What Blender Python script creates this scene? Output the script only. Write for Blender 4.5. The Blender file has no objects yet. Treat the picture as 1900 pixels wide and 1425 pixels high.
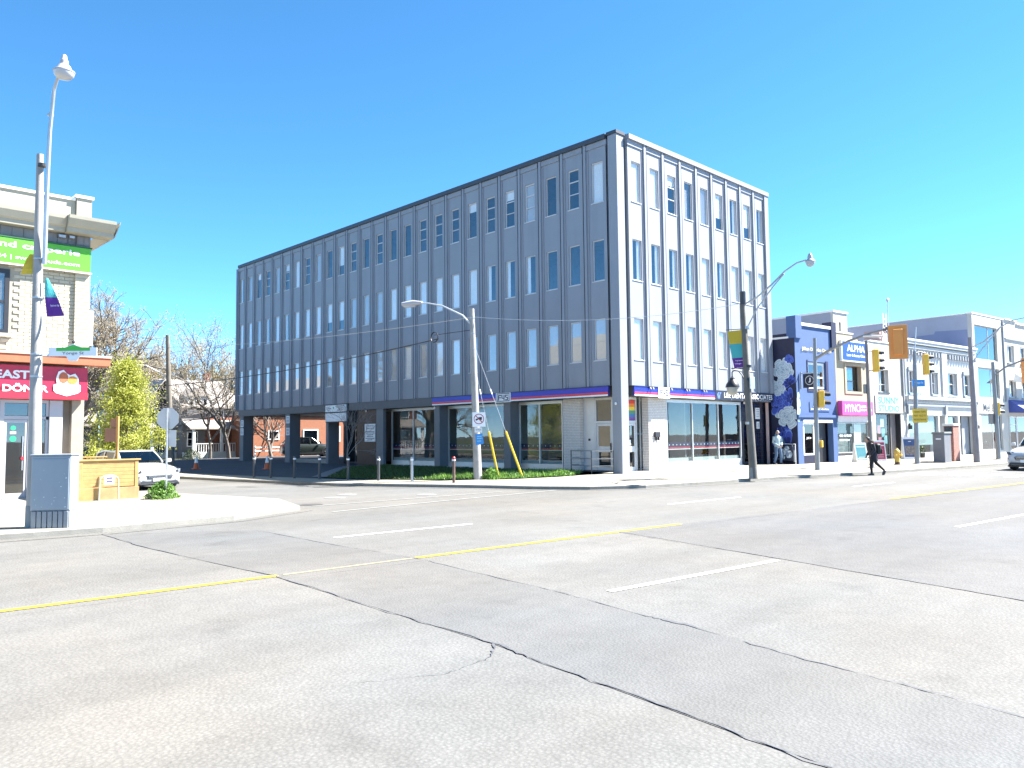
import bpy, math, random
from math import sin, cos, pi, radians, sqrt, atan2
from mathutils import Vector, Matrix

# ------------------------------------------------------------------ camera, sky, sun, exposure
scene = bpy.context.scene
COL = scene.collection
CAM = Vector((-26.1418, -20.1232, 1.6252))
cam_data = bpy.data.cameras.new('camera')
cam = bpy.data.objects.new('camera', cam_data)
COL.objects.link(cam)
FW = Vector((0.69779222, 0.71328894, 0.06561171))
RT = Vector((0.71526975, -0.69877064, -0.01042945))
UP = Vector((-0.03840833, -0.05420766, 0.99779072))
cam.matrix_world = Matrix(((RT.x, UP.x, -FW.x, CAM.x), (RT.y, UP.y, -FW.y, CAM.y), (RT.z, UP.z, -FW.z, CAM.z), (0, 0, 0, 1)))
cam_data.sensor_width = 36.0
cam_data.lens = 36.0 * 1451.9253 / 1900.0
cam_data.clip_end = 5000.0
scene.camera = cam

SUN_AZ = (0.83, -0.558)
SUN_EL = radians(49.0)
world = bpy.data.worlds.new('World')
scene.world = world
world.use_nodes = True
wn = world.node_tree.nodes
wl = world.node_tree.links
bg = wn['Background']
sky = wn.new('ShaderNodeTexSky')
sky.sky_type = 'NISHITA'
sky.sun_disc = False
sky.sun_elevation = SUN_EL
sky.sun_rotation = atan2(SUN_AZ[0], SUN_AZ[1])
sky.altitude = 1500
sky.air_density = 0.45
sky.dust_density = 0.0
sky.ozone_density = 3.5
hsv = wn.new('ShaderNodeHueSaturation')
hsv.inputs['Hue'].default_value = 0.487
hsv.inputs['Saturation'].default_value = 1.16
wl.new(sky.outputs[0], hsv.inputs['Color'])
wl.new(hsv.outputs[0], bg.inputs[0])
bg.inputs[1].default_value = 0.099
sd = bpy.data.lights.new('sun', 'SUN')
sd.energy = 4.6
sd.angle = radians(0.53)
sd.color = (1.0, 0.96, 0.90)
sun = bpy.data.objects.new('sun', sd)
COL.objects.link(sun)
sun.rotation_euler = Vector((-SUN_AZ[0] * cos(SUN_EL), -SUN_AZ[1] * cos(SUN_EL), -sin(SUN_EL))).to_track_quat('-Z', 'Y').to_euler()
scene.view_settings.view_transform = 'Standard'
scene.view_settings.look = 'None'
scene.view_settings.gamma = 1.0
scene.view_settings.use_curve_mapping = False
scene.view_settings.exposure = 2.48

# ------------------------------------------------------------------ helpers: materials
MATS = {}
def M(name, col, rough=0.6, var=0.10, scale=2.5, bump=0.0, bscale=40.0, metal=0.0, spec=0.5, emit=None, coat=0.0, dirt=0.0):
    if name in MATS:
        return MATS[name]
    m = bpy.data.materials.new(name)
    m.use_nodes = True
    nt = m.node_tree
    n, l = nt.nodes, nt.links
    b = n['Principled BSDF']
    b.inputs['Roughness'].default_value = rough
    b.inputs['Metallic'].default_value = metal
    b.inputs['Specular IOR Level'].default_value = spec
    if coat:
        b.inputs['Coat Weight'].default_value = coat
        b.inputs['Coat Roughness'].default_value = 0.05
    tc = n.new('ShaderNodeTexCoord')
    geo = n.new('ShaderNodeNewGeometry')
    nz = n.new('ShaderNodeTexNoise')
    nz.inputs['Scale'].default_value = scale
    nz.inputs['Detail'].default_value = 5
    nz.inputs['Roughness'].default_value = 0.65
    l.new(geo.outputs['Position'], nz.inputs['Vector'])
    mx = n.new('ShaderNodeMix')
    mx.data_type = 'RGBA'
    lo = [c * (1 - var) for c in col]
    hi = [min(1, c * (1 + var)) for c in col]
    mx.inputs[6].default_value = (*lo, 1)
    mx.inputs[7].default_value = (*hi, 1)
    rp = n.new('ShaderNodeMapRange')
    rp.inputs[1].default_value = 0.3
    rp.inputs[2].default_value = 0.7
    l.new(nz.outputs['Fac'], rp.inputs[0])
    l.new(rp.outputs[0], mx.inputs[0])
    out = mx.outputs[2]
    if dirt:
        nd = n.new('ShaderNodeTexNoise')
        nd.inputs['Scale'].default_value = scale * 0.5
        nd.inputs['Detail'].default_value = 9
        mp = n.new('ShaderNodeMapping')
        mp.inputs['Scale'].default_value = (6, 6, 0.5)
        l.new(geo.outputs['Position'], mp.inputs['Vector'])
        l.new(mp.outputs[0], nd.inputs['Vector'])
        r2 = n.new('ShaderNodeMapRange')
        r2.inputs[1].default_value = 0.5
        r2.inputs[2].default_value = 0.8
        r2.inputs[4].default_value = dirt
        l.new(nd.outputs['Fac'], r2.inputs[0])
        m2 = n.new('ShaderNodeMix')
        m2.data_type = 'RGBA'
        m2.inputs[7].default_value = (col[0] * .35, col[1] * .33, col[2] * .3, 1)
        l.new(r2.outputs[0], m2.inputs[0])
        l.new(out, m2.inputs[6])
        out = m2.outputs[2]
    l.new(out, b.inputs['Base Color'])
    if bump:
        nb = n.new('ShaderNodeTexNoise')
        nb.inputs['Scale'].default_value = bscale
        nb.inputs['Detail'].default_value = 4
        l.new(geo.outputs['Position'], nb.inputs['Vector'])
        bp = n.new('ShaderNodeBump')
        bp.inputs['Strength'].default_value = bump
        bp.inputs['Distance'].default_value = 0.02
        l.new(nb.outputs['Fac'], bp.inputs['Height'])
        l.new(bp.outputs[0], b.inputs['Normal'])
    if emit:
        b.inputs['Emission Color'].default_value = (*col, 1)
        b.inputs['Emission Strength'].default_value = emit
    MATS[name] = m
    return m

def GLASS(name, tint=(0.75, 0.8, 0.82), base=0.06, k=1.0, rough=0.01):
    if name in MATS:
        return MATS[name]
    m = bpy.data.materials.new(name)
    m.use_nodes = True
    nt = m.node_tree
    n, l = nt.nodes, nt.links
    n.remove(n['Principled BSDF'])
    out = n['Material Output']
    tr = n.new('ShaderNodeBsdfTransparent')
    tr.inputs[0].default_value = (*tint, 1)
    gl = n.new('ShaderNodeBsdfGlossy')
    gl.inputs['Roughness'].default_value = rough
    geo = n.new('ShaderNodeNewGeometry')
    nz = n.new('ShaderNodeTexNoise')
    nz.inputs['Scale'].default_value = 1.3
    l.new(geo.outputs['Position'], nz.inputs['Vector'])
    bp = n.new('ShaderNodeBump')
    bp.inputs['Strength'].default_value = 0.05
    bp.inputs['Distance'].default_value = 0.02
    l.new(nz.outputs['Fac'], bp.inputs['Height'])
    l.new(bp.outputs[0], gl.inputs['Normal'])
    # reflectance from the angle alone, the same on both sides of the pane
    dt = n.new('ShaderNodeVectorMath')
    dt.operation = 'DOT_PRODUCT'
    l.new(geo.outputs['Incoming'], dt.inputs[0])
    l.new(geo.outputs['Normal'], dt.inputs[1])
    ab = n.new('ShaderNodeMath')
    ab.operation = 'ABSOLUTE'
    l.new(dt.outputs['Value'], ab.inputs[0])
    om = n.new('ShaderNodeMath')
    om.operation = 'SUBTRACT'
    om.inputs[0].default_value = 1.0
    om.use_clamp = True
    l.new(ab.outputs[0], om.inputs[1])
    pw = n.new('ShaderNodeMath')
    pw.operation = 'POWER'
    pw.inputs[1].default_value = 5.0
    l.new(om.outputs[0], pw.inputs[0])
    ma = n.new('ShaderNodeMath')
    ma.operation = 'MULTIPLY_ADD'
    ma.use_clamp = True
    ma.inputs[1].default_value = k
    ma.inputs[2].default_value = base + .04
    l.new(pw.outputs[0], ma.inputs[0])
    ms = n.new('ShaderNodeMixShader')
    l.new(ma.outputs[0], ms.inputs[0])
    l.new(tr.outputs[0], ms.inputs[1])
    l.new(gl.outputs[0], ms.inputs[2])
    l.new(ms.outputs[0], out.inputs[0])
    MATS[name] = m
    return m

def LEAF(name, cols, trans=0.35):
    if name in MATS:
        return MATS[name]
    m = bpy.data.materials.new(name)
    m.use_nodes = True
    nt = m.node_tree
    n, l = nt.nodes, nt.links
    b = n['Principled BSDF']
    b.inputs['Roughness'].default_value = 0.55
    geo = n.new('ShaderNodeNewGeometry')
    ri = n.new('ShaderNodeValToRGB')
    el = ri.color_ramp.elements
    el[0].position = 0.0
    el[0].color = (*cols[0], 1)
    el[1].position = 1.0
    el[1].color = (*cols[-1], 1)
    for i, c in enumerate(cols[1:-1]):
        e = el.new((i + 1) / (len(cols) - 1))
        e.color = (*c, 1)
    l.new(geo.outputs['Random Per Island'], ri.inputs[0])
    l.new(ri.outputs[0], b.inputs['Base Color'])
    tl = n.new('ShaderNodeBsdfTranslucent')
    l.new(ri.outputs[0], tl.inputs[0])
    ms = n.new('ShaderNodeMixShader')
    ms.inputs[0].default_value = trans
    l.new(b.outputs[0], ms.inputs[1])
    l.new(tl.outputs[0], ms.inputs[2])
    l.new(ms.outputs[0], n['Material Output'].inputs[0])
    MATS[name] = m
    return m

# ------------------------------------------------------------------ helpers: mesh building
def root_of(o):
    while o.parent:
        o = o.parent
    return o

class MB:
    def __init__(self):
        self.v = []
        self.f = []
        self.mi = []
        self.cur = 0
    def mat(self, i):
        self.cur = i
        return self
    def face(self, pts):
        b = len(self.v)
        self.v.extend([tuple(p) for p in pts])
        self.f.append(tuple(range(b, b + len(pts))))
        self.mi.append(self.cur)
    def idx(self, verts, faces):
        b = len(self.v)
        self.v.extend([tuple(p) for p in verts])
        for f in faces:
            self.f.append(tuple(b + i for i in f))
            self.mi.append(self.cur)
    def box(self, x0, x1, y0, y1, z0, z1):
        v = [(x0, y0, z0), (x1, y0, z0), (x1, y1, z0), (x0, y1, z0), (x0, y0, z1), (x1, y0, z1), (x1, y1, z1), (x0, y1, z1)]
        self.idx(v, [(0, 3, 2, 1), (4, 5, 6, 7), (0, 1, 5, 4), (1, 2, 6, 5), (2, 3, 7, 6), (3, 0, 4, 7)])
        return self
    def bbox(self, x0, x1, y0, y1, z0, z1, b=0.02):
        # box with its twelve edges chamfered
        xs, ys, zs = (x0, x1), (y0, y1), (z0, z1)
        V = []
        I = {}
        for i in (0, 1):
            for j in (0, 1):
                for k in (0, 1):
                    sx, sy, sz = (1 if i == 0 else -1), (1 if j == 0 else -1), (1 if k == 0 else -1)
                    I[i, j, k, 0] = len(V); V.append((xs[i], ys[j] + sy * b, zs[k] + sz * b))
                    I[i, j, k, 1] = len(V); V.append((xs[i] + sx * b, ys[j], zs[k] + sz * b))
                    I[i, j, k, 2] = len(V); V.append((xs[i] + sx * b, ys[j] + sy * b, zs[k]))
        F = []
        for i in (0, 1):
            q = [I[i, 0, 0, 0], I[i, 1, 0, 0], I[i, 1, 1, 0], I[i, 0, 1, 0]]
            F.append(q if i else q[::-1])
            q = [I[0, i, 0, 1], I[1, i, 0, 1], I[1, i, 1, 1], I[0, i, 1, 1]]
            F.append(q[::-1] if i else q)
            q = [I[0, 0, i, 2], I[1, 0, i, 2], I[1, 1, i, 2], I[0, 1, i, 2]]
            F.append(q if i else q[::-1])
        for j in (0, 1):
            for k in (0, 1):
                F.append([I[0, j, k, 1], I[1, j, k, 1], I[1, j, k, 2], I[0, j, k, 2]])
                F.append([I[j, 0, k, 0], I[j, 1, k, 0], I[j, 1, k, 2], I[j, 0, k, 2]])
                F.append([I[j, k, 0, 0], I[j, k, 1, 0], I[j, k, 1, 1], I[j, k, 0, 1]])
        for i in (0, 1):
            for j in (0, 1):
                for k in (0, 1):
                    F.append([I[i, j, k, 0], I[i, j, k, 1], I[i, j, k, 2]])
        self.idx(V, F)
        return self
    def prism(self, pts, ext):
        e = Vector(ext)
        n = len(pts)
        a = [Vector(p) for p in pts]
        v = a + [p + e for p in a]
        f = [tuple(range(n))[::-1], tuple(range(n, 2 * n))]
        for i in range(n):
            j = (i + 1) % n
            f.append((i, j, n + j, n + i))
        self.idx(v, f)
        return self
    def tube(self, pts, rad, n=8, cap=True):
        P = [Vector(p) for p in pts]
        if not isinstance(rad, (list, tuple)):
            rad = [rad] * len(P)
        V = []
        up = None
        for i, p in enumerate(P):
            d = (P[min(i + 1, len(P) - 1)] - P[max(i - 1, 0)])
            if d.length < 1e-9:
                d = Vector((0, 0, 1))
            d.normalize()
            if up is None:
                up = d.orthogonal().normalized()
            a = (up - d * up.dot(d))
            if a.length < 1e-6:
                a = d.orthogonal()
            a.normalize()
            up = a
            b = d.cross(a)
            for k in range(n):
                t = 2 * pi * k / n
                V.append(p + (a * cos(t) + b * sin(t)) * rad[i])
        F = []
        for i in range(len(P) - 1):
            for k in range(n):
                k2 = (k + 1) % n
                F.append((i * n + k, i * n + k2, (i + 1) * n + k2, (i + 1) * n + k))
        if cap:
            F.append(tuple(range(n))[::-1])
            F.append(tuple((len(P) - 1) * n + k for k in range(n)))
        self.idx(V, F)
        return self
    def lathe(self, prof, c=(0, 0, 0), n=16, axis=(0, 0, 1)):
        ax = Vector(axis).normalized()
        a = ax.orthogonal().normalized()
        b = ax.cross(a)
        c = Vector(c)
        V = []
        for r, h in prof:
            for k in range(n):
                t = 2 * pi * k / n
                V.append(c + ax * h + (a * cos(t) + b * sin(t)) * r)
        F = []
        for i in range(len(prof) - 1):
            for k in range(n):
                k2 = (k + 1) % n
                F.append((i * n + k, i * n + k2, (i + 1) * n + k2, (i + 1) * n + k))
        F.append(tuple(range(n))[::-1])
        F.append(tuple((len(prof) - 1) * n + k for k in range(n)))
        self.idx(V, F)
        return self
    def build(self, name, mats, parent=None, smooth=False, local=False, keep=False):
        if not isinstance(mats, (list, tuple)):
            mats = [mats]
        loc = None
        vs = self.v
        if parent is not None and not local:
            o = root_of(parent).location
            vs = [(x - o.x, y - o.y, z - o.z) for x, y, z in vs]
        elif parent is None and not keep and vs:
            xs = [p[0] for p in vs]; ys = [p[1] for p in vs]; zs = [p[2] for p in vs]
            loc = ((min(xs) + max(xs)) / 2, (min(ys) + max(ys)) / 2, min(zs))
            vs = [(x - loc[0], y - loc[1], z - loc[2]) for x, y, z in vs]
        me = bpy.data.meshes.new(name)
        me.from_pydata(vs, [], self.f)
        for m in mats:
            me.materials.append(m)
        if len(mats) > 1:
            me.polygons.foreach_set('material_index', self.mi)
        if smooth:
            me.polygons.foreach_set('use_smooth', [True] * len(self.f))
            try:
                me.set_sharp_from_angle(angle=radians(40))
            except Exception:
                pass
        ob = bpy.data.objects.new(name, me)
        COL.objects.link(ob)
        if parent is not None:
            ob.parent = parent
        elif loc:
            ob.location = loc
        return ob

def tag(o, label=None, cat=None, group=None, kind=None):
    if label: o['label'] = label
    if cat: o['category'] = cat
    if group: o['group'] = group
    if kind: o['kind'] = kind
    return o

def thing(name, label, cat, loc, rz=0.0, group=None):
    o = bpy.data.objects.new(name, None)
    COL.objects.link(o)
    o.location = loc
    o.rotation_euler = (0, 0, rz)
    o.empty_display_size = 0.3
    return tag(o, label, cat, group)

def inst(name, ob, parent, loc=(0, 0, 0), rot=None):
    c = bpy.data.objects.new(name, ob if isinstance(ob, bpy.types.Mesh) else ob.data)
    COL.objects.link(c)
    c.parent = parent
    c.location = loc
    if rot:
        c.rotation_euler = rot
    return c

def mesh_of(mb, name, mats):
    me = bpy.data.meshes.new(name)
    me.from_pydata(mb.v, [], mb.f)
    for m in (mats if isinstance(mats, (list, tuple)) else [mats]):
        me.materials.append(m)
    me.polygons.foreach_set('material_index', mb.mi)
    return me

def text(body, parent, mat, p0, right, up, width, height, name='lettering', ext=0.006, bold=0.0, local=False):
    cu = bpy.data.curves.new('t', 'FONT')
    cu.body = body
    cu.size = 1.0
    cu.offset = bold
    cu.resolution_u = 3
    ob = bpy.data.objects.new('t', cu)
    COL.objects.link(ob)
    bpy.context.view_layer.update()
    me = ob.to_mesh()
    vs = [v.co.copy() for v in me.vertices]
    fs = [tuple(p.vertices) for p in me.polygons]
    ob.to_mesh_clear()
    bpy.data.objects.remove(ob)
    bpy.data.curves.remove(cu)
    x0 = min(v.x for v in vs); x1 = max(v.x for v in vs)
    y0 = min(v.y for v in vs); y1 = max(v.y for v in vs)
    R, U, P = Vector(right).normalized(), Vector(up).normalized(), Vector(p0)
    N = R.cross(U)
    # one object for each word: cut at the widest gaps
    iv = sorted((min(vs[i].x for i in f), max(vs[i].x for i in f)) for f in fs)
    gaps, end = [], iv[0][1]
    for a_, c_ in iv:
        if a_ > end:
            gaps.append((a_ - end, (a_ + end) / 2))
        end = max(end, c_)
    cuts = sorted(g[1] for g in sorted(gaps, reverse=True)[:len(body.split()) - 1])
    b = [P + R * ((v.x - x0) / (x1 - x0) * width) + U * ((v.y - y0) / (y1 - y0) * height) for v in vs]
    out = None
    for lo, hi in zip([x0 - 1] + cuts, cuts + [x1 + 1]):
        mb = MB()
        for f in fs:
            if lo < vs[f[0]].x <= hi:
                mb.face([b[i] + N * ext for i in f])
        if mb.f:
            out = mb.build(name, mat, parent, local=local)
    return out

def wall_holes(mb, u0, u1, z0, z1, holes, th, fr, sides=True):
    us = sorted(set([u0, u1] + [h[0] for h in holes] + [h[1] for h in holes]))
    zs = sorted(set([z0, z1] + [h[2] for h in holes] + [h[3] for h in holes]))
    for i in range(len(us) - 1):
        for j in range(len(zs) - 1):
            a, b, c, d = us[i], us[i + 1], zs[j], zs[j + 1]
            if a < u0 - 1e-6 or b > u1 + 1e-6:
                continue
            cu_, cz_ = (a + b) / 2, (c + d) / 2
            if any(h[0] < cu_ < h[1] and h[2] < cz_ < h[3] for h in holes):
                continue
            mb.face([fr(a, 0, c), fr(b, 0, c), fr(b, 0, d), fr(a, 0, d)])
    rects = list(holes) + ([(u0, u1, z0, z1)] if sides else [])
    for a, b, c, d in rects:
        for p, q in (((a, c), (b, c)), ((b, c), (b, d)), ((b, d), (a, d)), ((a, d), (a, c))):
            mb.face([fr(p[0], 0, p[1]), fr(q[0], 0, q[1]), fr(q[0], th, q[1]), fr(p[0], th, p[1])])

def ribbon(mb, pts, ws, z):
    P = [Vector((p[0], p[1], 0)) for p in pts]
    if not isinstance(ws, (list, tuple)):
        ws = [ws] * len(P)
    L = []
    for i, p in enumerate(P):
        d = (P[min(i + 1, len(P) - 1)] - P[max(i - 1, 0)]).normalized()
        n = Vector((-d.y, d.x, 0)) * ws[i] * 0.5
        zz = z(p.x, p.y) if callable(z) else z
        L.append(((p.x + n.x, p.y + n.y, zz), (p.x - n.x, p.y - n.y, zz)))
    for i in range(len(L) - 1):
        mb.face([L[i][0], L[i][1], L[i + 1][1], L[i + 1][0]])

def sub(pts, n):
    out = []
    for i in range(len(pts) - 1):
        a, b = Vector(pts[i]), Vector(pts[i + 1])
        for k in range(n):
            out.append(tuple(a.lerp(b, k / n)))
    out.append(tuple(pts[-1]))
    return out

# ------------------------------------------------------------------ palette
WHITE = M('white_paint', (0.78, 0.78, 0.77), 0.5, 0.04)
OFFWHITE = M('off_white', (0.66, 0.66, 0.64), 0.6, 0.06, dirt=0.15)
BLACK = M('black_paint', (0.02, 0.02, 0.024), 0.45, 0.2)
DARK = M('dark_metal', (0.035, 0.037, 0.042), 0.45, 0.2)
STEEL = M('galvanised_steel', (0.42, 0.43, 0.44), 0.42, 0.12, metal=0.7)
ALU = M('aluminium', (0.55, 0.55, 0.54), 0.4, 0.06, metal=0.55)
CONC = M('concrete', (0.27, 0.26, 0.235), 0.85, 0.12, 1.5, 0.25, 60, dirt=0.15)
POLEC = M('pole_concrete', (0.31, 0.30, 0.285), 0.85, 0.14, 3, 0.3, 80, dirt=0.25)
GLZ = GLASS('window_glass', (0.92, 0.94, 0.95), 0.15, 1.0)
SHOPG = GLASS('shop_glass', (0.60, 0.68, 0.68), 0.06, 1.1)
INT = M('interior', (0.20, 0.20, 0.20), 0.9, 0.2)

# ------------------------------------------------------------------ ground, road, pavements
def ASPHALT(name, col, speck=0.35, fine=55.0, warm=(1.02, 1.0, 0.97)):
    m = bpy.data.materials.new(name)
    m.use_nodes = True
    n, l = m.node_tree.nodes, m.node_tree.links
    b = n['Principled BSDF']
    b.inputs['Roughness'].default_value = 0.85
    b.inputs['Specular IOR Level'].default_value = 0.3
    geo = n.new('ShaderNodeNewGeometry')
    def noise(scale, detail=3, vec=None, rough=0.6):
        t = n.new('ShaderNodeTexNoise')
        t.inputs['Scale'].default_value = scale
        t.inputs['Detail'].default_value = detail
        t.inputs['Roughness'].default_value = rough
        l.new(vec or geo.outputs['Position'], t.inputs['Vector'])
        return t.outputs['Fac']
    def rng(s, a, b_, lo, hi):
        r = n.new('ShaderNodeMapRange')
        for i, x in enumerate((a, b_, lo, hi)):
            r.inputs[i + 1].default_value = x
        l.new(s, r.inputs[0])
        return r.outputs[0]
    def mul(a, b_):
        q = n.new('ShaderNodeMath')
        q.operation = 'MULTIPLY'
        l.new(a, q.inputs[0])
        l.new(b_, q.inputs[1])
        return q.outputs[0]
    mp = n.new('ShaderNodeMapping')
    mp.inputs['Rotation'].default_value = (0, 0, radians(5.7))
    mp.inputs['Scale'].default_value = (0.05, 0.55, 1)
    l.new(geo.outputs['Position'], mp.inputs['Vector'])
    grain = rng(noise(fine, 4, rough=0.75), 0.28, 0.72, 1 - speck, 1 + speck)
    vo = n.new('ShaderNodeTexVoronoi')
    vo.inputs['Scale'].default_value = fine * 0.55
    l.new(geo.outputs['Position'], vo.inputs['Vector'])
    stones = rng(vo.outputs['Distance'], 0.0, 0.6, 1 + speck * 0.7, 1 - speck * 0.5)
    track = rng(noise(1.0, 3, mp.outputs[0]), 0.3, 0.7, 0.86, 1.10)
    blot = rng(noise(0.35, 6), 0.3, 0.7, 0.90, 1.09)
    mid = rng(noise(3.5, 6), 0.3, 0.7, 0.93, 1.06)
    stain = rng(noise(1.3, 6), 0.60, 0.74, 1.0, 0.84)
    f = mul(mul(mul(grain, stones), mul(track, blot)), mul(mid, stain))
    mx = n.new('ShaderNodeMix')
    mx.data_type = 'RGBA'
    mx.inputs[6].default_value = (col[0] * warm[0], col[1] * warm[1], col[2] * warm[2], 1)
    mx.inputs[7].default_value = (col[0] * 0.93, col[1] * 0.99, col[2] * 1.06, 1)
    l.new(rng(noise(0.12, 4), 0.35, 0.65, 0, 1), mx.inputs[0])
    vm = n.new('ShaderNodeVectorMath')
    vm.operation = 'SCALE'
    l.new(mx.outputs[2], vm.inputs[0])
    l.new(f, vm.inputs['Scale'])
    l.new(vm.outputs[0], b.inputs['Base Color'])
    bp = n.new('ShaderNodeBump')
    bp.inputs['Strength'].default_value = 0.5
    bp.inputs['Distance'].default_value = 0.008
    l.new(vo.outputs['Distance'], bp.inputs['Height'])
    l.new(bp.outputs[0], b.inputs['Normal'])
    MATS[name] = m
    return m

RZ = -0.22
ROADM = ASPHALT('weathered_asphalt', (0.130, 0.1245, 0.115), 0.20)
PATCHM = ASPHALT('patched_asphalt', (0.114, 0.110, 0.104), 0.16, 70)
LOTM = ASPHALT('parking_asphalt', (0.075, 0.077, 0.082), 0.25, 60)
mb = MB()
xs = [-900, -200, -80, -40, -20, 0, 20, 60, 150, 900]
for i in range(len(xs) - 1):
    for j in range(len(xs) - 1):
        mb.face([(xs[i], xs[j], RZ), (xs[i + 1], xs[j], RZ), (xs[i + 1], xs[j + 1], RZ), (xs[i], xs[j + 1], RZ)])
road = tag(mb.build('road', ROADM, keep=True), 'pale weathered asphalt of the wide street', 'road', kind='structure')

def yl(x):  # the centre line of the street
    return -10.08 - 0.075 * (x + 24.1) if x < -12.4 else -10.96 - 0.108 * (x + 12.4)
# trench repair across the street, darker and smoother than the old surface
SEAM_A = [(-21.1, -3.5), (-21.2, -5.9), (-21.03, -10.3), (-21.2, -13.0), (-21.34, -15.0), (-21.46, -15.75), (-21.7, -17.4), (-21.85, -18.6), (-22.2, -22)]
SEAM_B = [(-18.75, -5.2), (-18.83, -8), (-18.83, -10.8), (-19.18, -13.4), (-19.52, -15.3), (-19.6, -15.8), (-19.9, -17.15), (-20.2, -18.7), (-20.6, -22)]
SEAM_C = [(-14.25, -10.7), (-14.8, -12.8), (-15.25, -14.6), (-15.8, -16.5), (-16.2, -17.9), (-17.0, -21)]
mb = MB()
a, b = sub(SEAM_A, 3), sub(SEAM_B, 3)
for i in range(min(len(a), len(b)) - 1):
    mb.face([(a[i][0], a[i][1], RZ + .004), (b[i][0], b[i][1], RZ + .004), (b[i + 1][0], b[i + 1][1], RZ + .004), (a[i + 1][0], a[i + 1][1], RZ + .004)])
mb.build('road_patch', PATCHM, road, local=True)
mb = MB()
east = [(-14.2, -10.75), (-3, -12.1), (10, -13.5), (60, -18.9), (60, -26), (-17.4, -24), (-16.2, -17.9), (-15.25, -14.6)]
mb.face([(x, y, RZ + .004) for x, y in east])
mb.build('road_patch', ASPHALT('newer_asphalt', (0.112, 0.108, 0.104), 0.18, 60), road, local=True)
TAR = M('crack_seal_tar', (0.080, 0.082, 0.090), 0.65, 0.4, 14)
rnd = random.Random(5)
def seam(pts, w, n=10, jit=0.02, fat=()):
    q = sub(pts, n)
    out, ws = [], []
    ph = rnd.random() * 9
    for i, p in enumerate(q):
        out.append((p[0] + rnd.uniform(-jit, jit) + 0.018 * sin(i * .37 + ph), p[1] + rnd.uniform(-jit, jit)))
        ww = w * .42 * rnd.uniform(.25, 1.5)
        for c, r, k in fat:
            d = abs(p[1] - c)
            if d < r:
                ww *= 1 + k * (1 - d / r)
        ws.append(ww)
    mb = MB()
    ribbon(mb, out, ws, RZ + .009)
    mb.build('crack_seal', TAR, road, local=True)
seam(SEAM_A, .035, fat=((-14.95, .25, 2.2),))
seam(SEAM_B, .038, fat=((-15.65, .35, 3.0),))
seam(SEAM_C, .035)
seam([(-21.36, -14.95), (-21.5, -15.15), (-21.7, -15.25)], .05, 4)
seam([(-21.7, -15.25), (-22.2, -15.3), (-22.8, -15.0)], .012, 8)
seam([(-24, -10.4), (-21.1, -10.62), (-18.9, -10.8)], .012, 10)
seam([(-12, -11.25), (-6, -11.85), (0, -12.5), (6, -13.2)], .03, 10)
seam([(-16, -4.2), (-17.3, -4.5)], .02, 6)
YEL = M('yellow_road_paint', (0.62, 0.42, 0.03), 0.7, 0.22, 9)
WRP = M('white_road_paint', (0.72, 0.72, 0.70), 0.7, 0.10, 9)
FAINT = M('faded_road_paint', (0.22,0.22,0.21), 0.75, 0.12, 6)
def line(name, pts, w, m):
    mb = MB()
    q = sub(pts, 8)
    ribbon(mb, q, [w * rnd.uniform(.9, 1.08) for _ in q], RZ + .008)
    mb.build(name, m, road, local=True)
line('centre_line', [(-60, yl(-60)), (-24, yl(-24)), (-20.98, yl(-20.98))], .12, YEL)
line('centre_line', [(-18.78, yl(-18.78)), (-12.4, yl(-12.4))], .12, YEL)
line('centre_line', [(-3.6, yl(-3.6)), (20, yl(20)), (60, yl(60))], .12, YEL)
line('centre_line', [(-20.9, yl(-20.9)), (-18.85, yl(-18.85))], .08, M('worn_yellow_paint', (0.22, 0.20, 0.13), .8, .15, 8))
for x0, x1, f in ((-18.81, -15.41, lambda x: -14.23 - .107 * (x + 18.81)), (-9.44, -6.0, lambda x: -14.23 - .107 * (x + 18.81)), (0, 3.4, lambda x: -14.23 - .107 * (x + 18.81)),
                  (-18.33, -15.2, lambda x: -7.42 - .083 * (x + 18.33)), (-8.8, -5.63, lambda x: -7.42 - .083 * (x + 18.33)), (.63, 3.6, lambda x: -7.42 - .091 * (x + 18.33)), (18.5, 21.5, lambda x: -7.42 - .1 * (x + 18.33))):
    line('lane_dash', [(x0, f(x0)), (x1, f(x1))], .11, WRP)
for k in range(13):
    y = -7.6 - k * 1.0
    line('crosswalk_bar', [(9.6 - .1 * k * .3, y), (12.6 - .1 * k * .3, y - .3)], .42, WRP)
line('crosswalk_line', [(-15.2, -1.2), (-12, -1.25), (-8.3, -1.35)], .12, FAINT)
line('crosswalk_line', [(-15.7, -3.05), (-11, -2.6), (-6.7, -2.3)], .12, FAINT)
mb = MB()
mb.lathe([(0.32, 0), (0.32, .006)], (-14.96, -.75, RZ), 18)
mb.build('drain_cover', M('cast_iron', (0.06, 0.055, 0.05), .7, .3, 20), road, local=True)
for cx_, cy_ in ((-12.2, 1.8), (-10.6, -.3), (-13.2, .9)):
    mb = MB()
    mb.lathe([(0.33, 0), (0.33, .007)], (cx_, cy_, RZ), 18)
    mb.build('manhole_cover', M('manhole_iron', (0.17, 0.165, 0.16), .7, .3, 20), road, local=True)

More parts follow.
